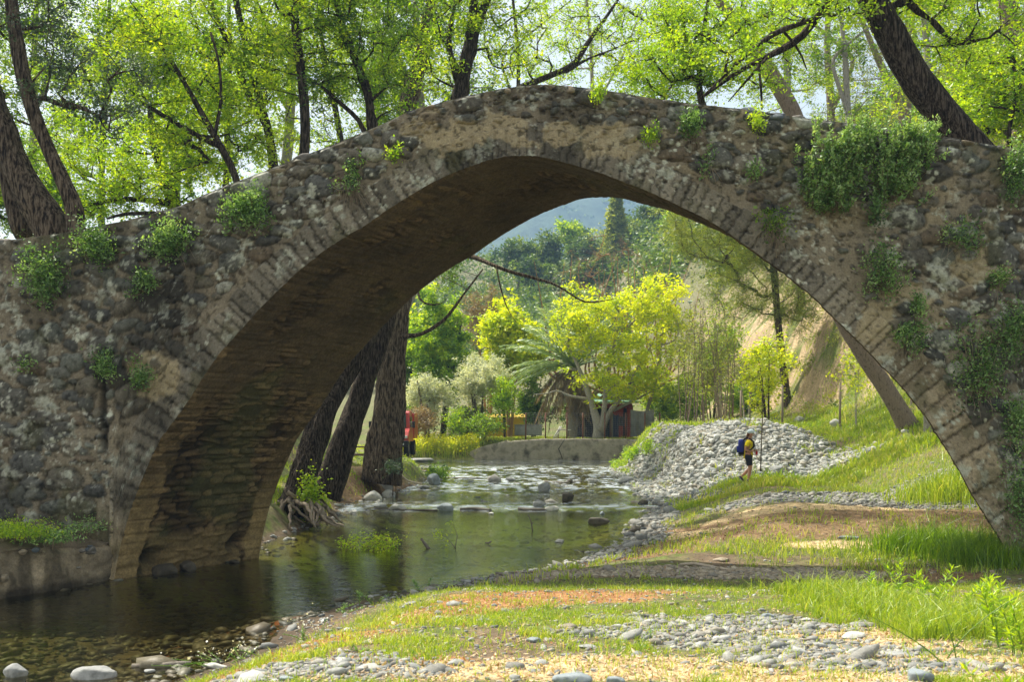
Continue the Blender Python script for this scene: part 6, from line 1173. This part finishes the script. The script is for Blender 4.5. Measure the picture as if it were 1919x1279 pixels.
# ---------------------------------------------------------------- roots, driftwood
ro = MB(); rg_ = np.random.default_rng(70)
for k in range(34):
    b = P(rg_.uniform(535, 590), rg_.uniform(915, 945), 26.6+rg_.normal(0, .3)); t_ = P(rg_.uniform(500, 650), rg_.uniform(955, 985), 26+rg_.normal(0, .5)); t_[2] = max(-.05, min(t_[2], .12)); m = (b+t_)/2+[rg_.normal(0, .25), -.2, rg_.uniform(.0, .25)]
    q = spath(np.array([[*b, .07], [*m, .05], [*(m*.4+t_*.6+[0, 0, -.05]), .035], [*t_, .015]]), .12, .02, rg_); ro.tube(q[:, :3], q[:, 3], 6)
o = ro.build('exposed_roots', pmat('root_wood', (.16, .125, .09), (.30, .25, .19), 5, .9, 20, .6, .02, c3=(.07, .055, .04))); tag(o, 'tangle of bare roots at the waterline below the tree nearest the vault', 'roots')
rg_ = np.random.default_rng(71); n = 900; c = P(583, 930, 26.0); cp = c+rg_.normal(size=(n, 3))*[.16, .1, .30]; root = empty('ivy_clump', c, 'bright lime ivy clump growing on the roots between the two left trunks', 'plant'); V, f, rd = leafcloud(cp, .08, rg_, .7, .3, rnd=rg_.uniform(.3, .9, n)); mk('leaves', V, f, LEAF['spring'], root, smooth=False, attrs={'rnd': rd}); st = MB(); st.tube([c+[0, .1, -.5], c+[0, .1, .4]], .02, 5); st.build('stem', STEM, root)
DW = pmat('driftwood', (.10, .085, .07), (.20, .18, .15), 6, .9, 24, .6, .02, c3=(.05, .042, .035)); PW = pmat('pale_driftwood', (.38, .32, .24), (.48, .42, .33), 6, .85, 24, .5, .01)
def wood(pl, lab, name='driftwood', mat=DW, y=None, lift=0, water=True, extra=[]):
    mb = MB(); 
    for l in [pl]+extra:
        pts = []
        for (px, py, w_, *h_) in l:
            g_ = G(px, py, water) if y is None else P(px, py, y); g_ = np.array(g_)+[0, 0, (h_[0] if h_ else 0)+lift]; pts.append([*g_, w_/2*g_[1]/F])
        q = spath(np.array(pts), .10); mb.tube(q[:, :3], q[:, 3]*(1+.3*(fbm(np.arange(len(q))*.7, np.zeros(len(q)), 2, 3)-.5)), 7, bark=.1)
    return tag(mb.build(name, mat), lab, 'driftwood')
wood([(930, 1076, 7), (965, 1080, 8), (1000, 1079, 6), (1035, 1074, 4)], 'dark branch lying half in the water at the near shore')
wood([(248, 1250, 10), (290, 1252, 14), (330, 1248, 15), (358, 1246, 10)], 'weathered log lying in the shallows at the bottom left')
g_ = G(802, 1029, True); wood([(804, 1031, 7), (797, 1021, 6), (789, 1010, 5)], 'short dark stub of wood slanting out of the pool', 'dead_stub', y=g_[1])
g_ = G(916, 1021, True); wood([(909, 1018, 3), (916, 1021, 5), (921, 1015, 3)], 'tiny dark twig fork floating in the pool', 'twig', y=g_[1])
g_ = G(998, 996, True); wood([(998, 996, 3), (996, 980, 2.4), (990, 965, 1.5)], 'thin bare twig sticking up from the pool by the weir', 'twig', y=g_[1], extra=[[(996, 984, 2), (1001, 978, 1.2)]])
wood([(862, 956, 7), (890, 955, 8), (920, 958, 7)], 'dark driftwood stick lying on the weir line in the middle', mat=BM['dark']); wood([(972, 955, 8), (1000, 958, 9), (1040, 957, 6)], 'dark driftwood tangle at the right part of the weir line', mat=BM['dark']); wood([(700, 954, 4), (760, 957, 4), (800, 957, 5), (820, 958, 4)], 'thin dark stick along the left part of the weir line', mat=BM['dark'])
wood([(1275, 1062, 4), (1300, 1060, 6), (1340, 1068, 5), (1368, 1072, 3)], 'pale bare stick on the pebble strip under the arch', mat=PW, water=False, lift=.03)
wood([(700, 862, 3, .3), (720, 865, 4, .35), (742, 885, 4, .12), (760, 905, 4), (790, 910, 3)], 'pale curved branch arching down the left bank below the thick trunk', mat=PW, water=False, lift=.05)
wood([(840, 896, 3), (870, 898, 4), (900, 897, 3)], 'thin brown branch stranded in the rapids', mat=DW); wood([(1020, 903, 3), (1060, 906, 4), (1090, 903, 3)], 'thin branch stranded in the rapids near the right shore', mat=DW)
# leafy twig clumps in the pool
g_ = G(690, 1030, True); root = empty('leafy_snag', g_, 'leafy green branch clump growing out of the pool', 'branch'); rg_ = np.random.default_rng(72); st = MB(); CP = []
for k in range(60):
    a = P(rg_.uniform(640, 732), 1034, g_[1]+rg_.normal(0, .25)); a[2] = -.05; t_ = a+np.array([rg_.normal(0, .3), rg_.normal(0, .25), rg_.uniform(.1, .42)]); st.tube([a, (a+t_)/2+[0, 0, .05], t_], [.007, .005, .002], 4, cap=False); q = rg_.random((34, 1)); CP.append(a*(1-q)+t_*q+rg_.normal(size=(34, 3))*.045)
CP = np.vstack(CP); CP = CP[CP[:, 2] > .01]; st.build('stems', STEM, root); V, f, rd = leafcloud(CP, .05, rg_, .55, .1, rnd=rg_.uniform(.35, .95, len(CP))); mk('leaves', V, f, LEAF['spring'], root, smooth=False, attrs={'rnd': rd})
g_ = G(855, 1027, True); y_ = g_[1]; root = empty('leafy_twig', g_, 'slender forked twig with a few yellow leaves standing in the pool', 'twig'); st = MB(); st.tube([P(855, 1030, y_), P(845, 1018, y_), P(838, 1008, y_), P(825, 1004, y_)], [.012, .009, .006, .003], 5); st.tube([P(853, 1028, y_), P(857, 1005, y_), P(850, 985, y_), P(838, 978, y_)], [.010, .008, .005, .003], 5); st.build('stem', DW, root)
cp = np.vstack([P(822, 1004, y_)+rg_.normal(size=(60, 3))*[.08, .05, .06], P(843, 981, y_)+rg_.normal(size=(16, 3))*[.06, .04, .03], P(834, 1020, y_)+rg_.normal(size=(12, 3))*[.06, .04, .03]]); V, f, rd = leafcloud(cp, .05, rg_, .55, .1, rnd=rg_.uniform(.4, 1, len(cp))); mk('leaves', V, f, LEAF['spring'], root, smooth=False, attrs={'rnd': rd})
# ---------------------------------------------------------------- truck behind the thick trunk
tx, ty = (731.5-CX)/F*56, 56.0; tz = gz(tx, ty+1.5); tz = CZ-(857-HY)/F*56
TR = empty('red_truck', (tx, ty, tz), 'red truck with black bumper and big mirrors parked behind the thick trunk', 'truck')
RP = pmat('red_paint', (.42, .035, .03), (.36, .03, .025), 1, .4, spec=.5, coat=.3); BP = pmat('black_plastic', (.012, .013, .016), (.02, .02, .024), 3, .5); GL = pmat('dark_glass', (.02, .035, .035), (.03, .05, .045), 2, .08, spec=.8); TY = pmat('tyre_rubber', (.015, .015, .015), (.025, .024, .022), 6, .9); LT = pmat('lamp_glass', (.6, .62, .6), (.5, .5, .5), 2, .15); CHR = pmat('grey_trim', (.3, .3, .3), (.25, .25, .25), 2, .4, metal=.5)
def prof(sec, x0, x1, mb, taper=0):
    """extrude a (y,z) profile along x, ends tapered"""
    sec = np.array(sec, float); n = len(sec); xs = np.array([x0, x0+.06, x1-.06, x1]); V = []
    for i, x in enumerate(xs):
        k = .0 if i in (1, 2) else .03; c = sec.mean(0); q = sec+(c-sec)*k; zt_ = (sec[:, 1]-sec[:, 1].min())/np.ptp(sec[:, 1]); xx = x*(1-taper*np.maximum(zt_-.45, 0)); V.append(np.stack([xx, q[:, 0], q[:, 1]], 1))
    V = np.vstack(V); f = [[i*n+j, i*n+(j+1) % n, (i+1)*n+(j+1) % n, (i+1)*n+j] for i in range(3) for j in range(n)]; caps = [list(range(n))[::-1], [3*n+j for j in range(n)]]
    mb.add(V, [np.array(f), np.array(caps)]); return mb
o3 = np.array([tx, ty, tz])
def tbuild(mb, name, mat, par=TR, smooth=False):
    V = np.vstack(mb.v)+o3; mb.v = [V]; return mb.build(name, mat, par, smooth)
mb = MB(); prof([(0, .85), (-.02, 1.15), (.25, 1.42), (.75, 1.62), (1.15, 2.50), (1.4, 2.62), (2.9, 2.62), (2.95, .85)], -1.02, 1.02, mb, .14); tbuild(mb, 'cab', RP)
mb = MB(); mb.add([[-.82, .70, 1.66], [.82, .70, 1.66], [.76, 1.09, 2.44], [-.76, 1.09, 2.44], [-.82, .73, 1.65], [.82, .73, 1.65], [.76, 1.12, 2.43], [-.76, 1.12, 2.43]], np.array([[0, 1, 2, 3], [1, 5, 6, 2], [5, 4, 7, 6], [4, 0, 3, 7], [3, 2, 6, 7], [4, 5, 1, 0]])); tbuild(mb, 'windscreen', GL)
mb = MB(); mb.box((0, -.08, .74), (2.04, .34, .36), bev=.05); tbuild(mb, 'bumper', BP)
mb = MB(); mb.box((0, -.04, 1.05), (1.2, .06, .26), bev=.02); gr_ = tbuild(mb, 'grille', BP); mb = MB(); [mb.box((0, -.09, z), (1.1, .02, .025)) for z in (.98, 1.05, 1.12)]; tbuild(mb, 'grille_bar', CHR, TR)
for s_ in (-1, 1):
    mb = MB(); mb.box((s_*.80, -.03, 1.12), (.34, .08, .16), bev=.03); tbuild(mb, 'headlight', LT)
    mb = MB(); mb.box((s_*.72, -.27, .72), (.14, .04, .10), bev=.01); tbuild(mb, 'fog_lamp', LT)
    mb = MB(); mb.box((s_*1.24, .72, 1.82), (.16, .12, .38), bev=.03); mr = tbuild(mb, 'mirror', BP); mb = MB(); mb.tube([(s_*.98, .85, 1.72), (s_*1.2, .74, 1.72)], .025, 6); mb.tube([(s_*.98, .85, 1.95), (s_*1.2, .74, 1.95)], .02, 6); tbuild(mb, 'mirror_arm', BP, TR)
    mb = MB(); mb.box((s_*1.0, 1.7, 1.98), (.02, .9, .6)); tbuild(mb, 'side_window', GL)
    for yy_ in (.75, 4.2):
        mb = MB(); th = np.linspace(0, 2*np.pi, 28, endpoint=False); pr_ = [(-.14, .30), (-.14, .43), (-.10, .47), (.10, .47), (.14, .43), (.14, .30)]
        V = np.array([[s_*.84+a, yy_+r_*math.cos(t), .47+r_*math.sin(t)] for t in th for a, r_ in pr_]); q = [[i*6+j, i*6+(j+1) % 6, ((i+1) % 28)*6+(j+1) % 6, ((i+1) % 28)*6+j] for i in range(28) for j in range(6)]
        wh = empty('wheel', (tx+s_*.84, ty+yy_, tz+.47)); wh.parent = TR; wh.location = (s_*.84, yy_, .47)
        def sub(mb, nm, mat): V = np.vstack(mb.v)-np.array([s_*.84, yy_, .47]); mb.v = [V]; return mb.build(nm, mat, wh, True, world=False)
        mb.add(V, np.array(q)); sub(mb, 'tyre', TY); mb = MB(); mb.tube([(s_*.84-.12, yy_, .47), (s_*.84+.12, yy_, .47)], .30, 24); sub(mb, 'rim', CHR)
mb = MB(); mb.box((0, 4.1, 1.75), (2.1, 2.2, 1.5), bev=.04); tbuild(mb, 'cargo_body', RP); mb = MB(); mb.box((0, 2.6, .72), (.9, 5.0, .22)); tbuild(mb, 'chassis', BP)
# picnic table left of the thick trunk
pt = G(683, 868); pt = np.array([P(683, 0, 42)[0], 42.0, gz(P(683, 0, 42)[0], 42)]); PTB = empty('picnic_table', pt, 'dark wooden picnic table partly hidden left of the thick trunk', 'table'); WD = pmat('dark_table_wood', (.10, .065, .045), (.15, .10, .07), 5, .8, 20, .5, .01)
mb = MB(); [mb.box(pt+[0, yy_, .78], (1.9, .17, .05), bev=.008) for yy_ in (-.36, -.18, 0, .18, .36)]; mb.build('table_top', WD, PTB, smooth=False)
for yy_ in (-.75, .75): mb = MB(); mb.box(pt+[0, yy_, .45], (1.9, .28, .05), bev=.008); mb.build('bench', WD, PTB, smooth=False)
for xx_ in (-.65, .65):
    for s_ in (-1, 1): mb = MB(); mb.tube([pt+[xx_, s_*.72, 0], pt+[xx_, s_*.2, .76]], .045, 4); mb.build('leg', WD, PTB, smooth=False)

# ---------------------------------------------------------------- walker
def skin(name, chains, mat, parent, sub=2, loc=None):
    """chains: list of lists of (x,y,z,r[,r2]); chains joined where coordinates coincide"""
    vs, es, rs, idx = [], [], [], {}
    for ch in chains:
        prev = None
        for p in ch:
            k = tuple(round(c, 4) for c in p[:3])
            if k not in idx: idx[k] = len(vs); vs.append(p[:3]); rs.append((p[3], p[4] if len(p) > 4 else p[3]))
            if prev is not None and (prev, idx[k]) not in es: es.append((prev, idx[k]))
            prev = idx[k]
    me = bpy.data.meshes.new(name+'_skeleton'); me.from_pydata(vs, es, []); o = bpy.data.objects.new(name, me); COL.objects.link(o)
    o.modifiers.new('skin', 'SKIN'); sv = me.skin_vertices[0].data if me.skin_vertices else None
    if sv is None:
        bm = bmesh.new(); bm.from_mesh(me); bm.verts.layers.skin.verify(); bm.to_mesh(me); bm.free(); sv = me.skin_vertices[0].data
    for i, r_ in enumerate(rs): sv[i].radius = r_; sv[i].use_root = (i == 0)
    m_ = o.modifiers.new('sub', 'SUBSURF'); m_.levels = m_.render_levels = sub
    dg = bpy.context.evaluated_depsgraph_get(); me2 = bpy.data.meshes.new_from_object(o.evaluated_get(dg)); me2.name = name
    o.modifiers.clear(); o.data = me2; me2.materials.clear(); me2.materials.append(mat)
    for p in me2.polygons: p.use_smooth = True
    o.parent = parent; return o
SKIN = pmat('skin', (.50, .27, .18), (.44, .23, .15), 6, .6); YS = pmat('yellow_shirt_cloth', (.80, .66, .01), (.72, .58, .01), 6, .85, 30, .4, .01); BS = pmat('black_shorts_cloth', (.015, .017, .03), (.022, .024, .04), 6, .85); HAIR = pmat('auburn_hair', (.16, .06, .025), (.11, .04, .018), 12, .6); CAP = pmat('pale_cap_cloth', (.62, .74, .80), (.5, .6, .66), 6, .85); SHOE = pmat('shoe_dark', (.04, .03, .06), (.07, .06, .09), 8, .8); SOLE = pmat('shoe_sole', (.5, .5, .5)); BLU = pmat('blue_pack_cloth', (.02, .03, .22), (.03, .05, .32), 5, .7, 20, .4, .01); BKS = pmat('black_strap', (.012, .012, .015)); REDC = pmat('red_cloth', (.5, .02, .02)); SOCK = pmat('grey_sock', (.12, .11, .14))
pw = G(1402, 907); PRS = empty('person', pw, 'walker in a yellow shirt, black shorts and pale cap looking down at a tablet', 'person')
PRS.rotation_euler[2] = R(-18); SCL = 98/F*pw[1]/1.68; PRS.scale = (SCL,)*3
# body faces +x
body = [[(0, 0, .93, .13, .15), (.0, 0, 1.06, .115, .135), (.02, 0, 1.2, .12, .15), (.03, 0, 1.33, .11, .16), (.045, 0, 1.42, .055, .06), (.065, 0, 1.49, .05, .05), (.085, 0, 1.55, .085, .075), (.095, 0, 1.63, .095, .08), (.085, 0, 1.68, .06, .055)],
        [(0, 0, .93, .13, .15), (.02, -.10, .86, .095), (.085, -.10, .50, .062), (.07, -.10, .46, .058), (.045, -.10, .30, .056), (.02, -.10, .10, .036), (.04, -.10, .05, .036)],
        [(0, 0, .93, .13, .15), (-.0, .10, .86, .095), (.05, .10, .50, .062), (.02, .10, .46, .058), (-.10, .10, .33, .056), (-.23, .10, .20, .036), (-.23, .10, .15, .035)],
        [(.03, 0, 1.33, .11, .16), (.03, -.17, 1.34, .06), (-.04, -.20, 1.20, .044), (-.07, -.21, 1.08, .036), (.05, -.18, 1.04, .034), (.17, -.12, 1.05, .025), (.21, -.10, 1.06, .03, .02)],
        [(.03, 0, 1.33, .11, .16), (.03, .17, 1.34, .06), (-.0, .20, 1.20, .044), (-.02, .20, 1.08, .036), (.09, .17, 1.05, .034), (.20, .11, 1.06, .025), (.24, .09, 1.07, .03, .02)]]
skin('body', body, SKIN, PRS)
for s_, hx_ in ((-1, .21), (1, .24)):
    fing = []
    for k in range(4): y0 = s_*(.10-.018*0)+(k-1.5)*.018-(s_*.0); fing.append([(hx_, s_*.10, 1.06, .018), (hx_+.05, y0, 1.065+.004*k, .009), (hx_+.085-.006*abs(k-1.5), y0, 1.055, .008), (hx_+.10-.006*abs(k-1.5), y0, 1.085, .007)])
    fing.append([(hx_, s_*.10, 1.06, .018), (hx_+.02, s_*.06, 1.09, .010), (hx_+.05, s_*.05, 1.10, .008)]); skin('hand', fing, SKIN, PRS, 1)
def pbuild(mb, name, mat, par=PRS): return mb.build(name, mat, par, True, world=False)
skin('shirt', [[(-.01, 0, .76, .13, .15), (0, 0, .88, .145, .17), (.0, 0, .95, .145, .165), (.005, 0, 1.06, .135, .155), (.02, 0, 1.2, .142, .17), (.03, 0, 1.34, .125, .165), (.04, 0, 1.40, .075, .085)], [(.03, 0, 1.34, .125, .165), (.03, -.18, 1.345, .078), (-.02, -.21, 1.24, .07), (-.035, -.215, 1.19, .066)], [(.03, 0, 1.34, .125, .165), (.03, .18, 1.345, .078), (.01, .21, 1.24, .07), (.0, .215, 1.19, .066)]], YS, PRS)
skin('shorts', [[(0, 0, 1.02, .13, .15), (0, 0, .90, .14, .16), (.03, -.10, .78, .112), (.06, -.105, .56, .105)], [(0, 0, .90, .14, .16), (.01, .10, .78, .112), (.04, .105, .56, .105)]], BS, PRS)
skin('hair', [[(.05, 0, 1.62, .10, .095), (.02, 0, 1.57, .075), (-.02, 0, 1.53, .045), (-.045, 0, 1.46, .03), (-.04, 0, 1.40, .015)]], HAIR, PRS)
mb = MB(); V = []; mb.ell((.085, 0, 1.665), (.118, .102, .085), 18); mb.ell((.20, 0, 1.655), (.10, .075, .014), 14, rot=roty(.25)); cap_ = pbuild(mb, 'cap', CAP)
mb = MB(); mb.ell((.185, 0, 1.575), (.022, .015, .024), 8, a=.3); pbuild(mb, 'nose', SKIN)
for s_ in (-1, 1):
    mb = MB(); mb.ell((.168, s_*.033, 1.598), (.012, .014, .009), 8); pbuild(mb, 'eye', pmat('eye_dark', (.02, .015, .01)) if s_ < 0 else bpy.data.materials['eye_dark'])
    mb = MB(); mb.ell((.075, s_*.082, 1.58), (.022, .012, .034), 8); pbuild(mb, 'ear', SKIN)
mb = MB(); mb.ell((.172, 0, 1.535), (.010, .024, .007), 8); pbuild(mb, 'mouth', pmat('lip', (.35, .10, .08)))
for (x_, y_, z_, an) in ((.07, -.10, .045, 0), (-.20, .10, .135, .95)):
    mb = MB(); M_ = roty(an); mb.ell((x_, y_, z_), (.135, .05, .045), 12, rot=M_); mb.ell(np.array((x_-.05, y_, z_+.01))+M_@np.array((0, 0, .03)), (.055, .045, .05), 10); sh_ = pbuild(mb, 'shoe', SHOE); mb = MB(); mb.ell(np.array((x_, y_, z_))+M_@np.array((0, 0, -.032)), (.14, .052, .016), 12, rot=M_); pbuild(mb, 'shoe_sole', SOLE)
    mb = MB(); mb.tube([np.array((x_-.05, y_, z_+.02)), np.array((x_-.04-.02*(an > 0), y_, z_+.09))], .042, 10); pbuild(mb, 'sock', SOCK)
def local(p): c, s_ = math.cos(R(-18)), math.sin(R(-18)); p = np.array(p)*SCL; return np.array([p[0]*c-p[1]*s_, p[0]*s_+p[1]*c, p[2]])+pw
bpk = empty('backpack', local((-.17, 0, 1.0)), 'blue backpack on the back of the walker in yellow', 'backpack'); bpk.rotation_euler[2] = R(-18); bpk.scale = (SCL,)*3
mb = MB(); mb.box((-.04, 0, .20), (.19, .30, .46), bev=.07); mb.build('pack_body', BLU, bpk, world=False); mb = MB(); mb.box((-.15, 0, .10), (.07, .22, .22), bev=.03); mb.build('front_pocket', BLU, bpk, world=False); mb = MB(); mb.box((-.04, 0, -.02), (.18, .28, .12), bev=.04); mb.build('base_panel', BKS, bpk, world=False)
for s_ in (-1, 1): mb = MB(); mb.tube([(.03, s_*.10, .40), (.12, s_*.12, .475), (.24, s_*.12, .44), (.345, s_*.12, .34), (.355, s_*.13, .20), (.28, s_*.17, .10), (.10, s_*.155, .02)], .022, 8); mb.build('strap', BKS, bpk, world=False)
tbl = empty('tablet', local((.30, 0, 1.09)), 'dark tablet held by the walker with both hands', 'tablet'); tbl.rotation_euler = (0, R(-28), R(-18)); tbl.scale = (SCL,)*3
mb = MB(); mb.box((0, 0, 0), (.25, .18, .012), bev=.005); mb.build('case', BKS, tbl, world=False); mb = MB(); mb.box((0, 0, .0075), (.22, .155, .002)); mb.build('screen', GL, tbl, world=False, smooth=False)
rp = empty('red_pouch', local((.27, -.04, .98)), 'red pouch with a dangling black strap below the tablet', 'pouch'); rp.rotation_euler[2] = R(-18); rp.scale = (SCL,)*3; mb = MB(); mb.box((0, 0, 0), (.07, .09, .13), bev=.02); mb.build('pouch', REDC, rp, world=False); mb = MB(); mb.tube([(0, 0, -.05), (.01, 0, -.12), (.05, .01, -.2)], .008, 5); mb.build('strap', BKS, rp, world=False)

# ---------------------------------------------------------------- air between here and the mountain
HZ = MB(); HZ.box((0, 860, 300), (3400, 1900, 660)); m, n, o_ = newmat('haze_air'); v = n.nodes.new('ShaderNodeVolumePrincipled'); v.inputs['Color'].default_value = (.40, .64, 1.0, 1); v.inputs['Density'].default_value = .00050; n.links.new(v.outputs[0], o_.inputs['Volume'])
hz = HZ.build('haze', m, smooth=False); tag(hz, kind='stuff')
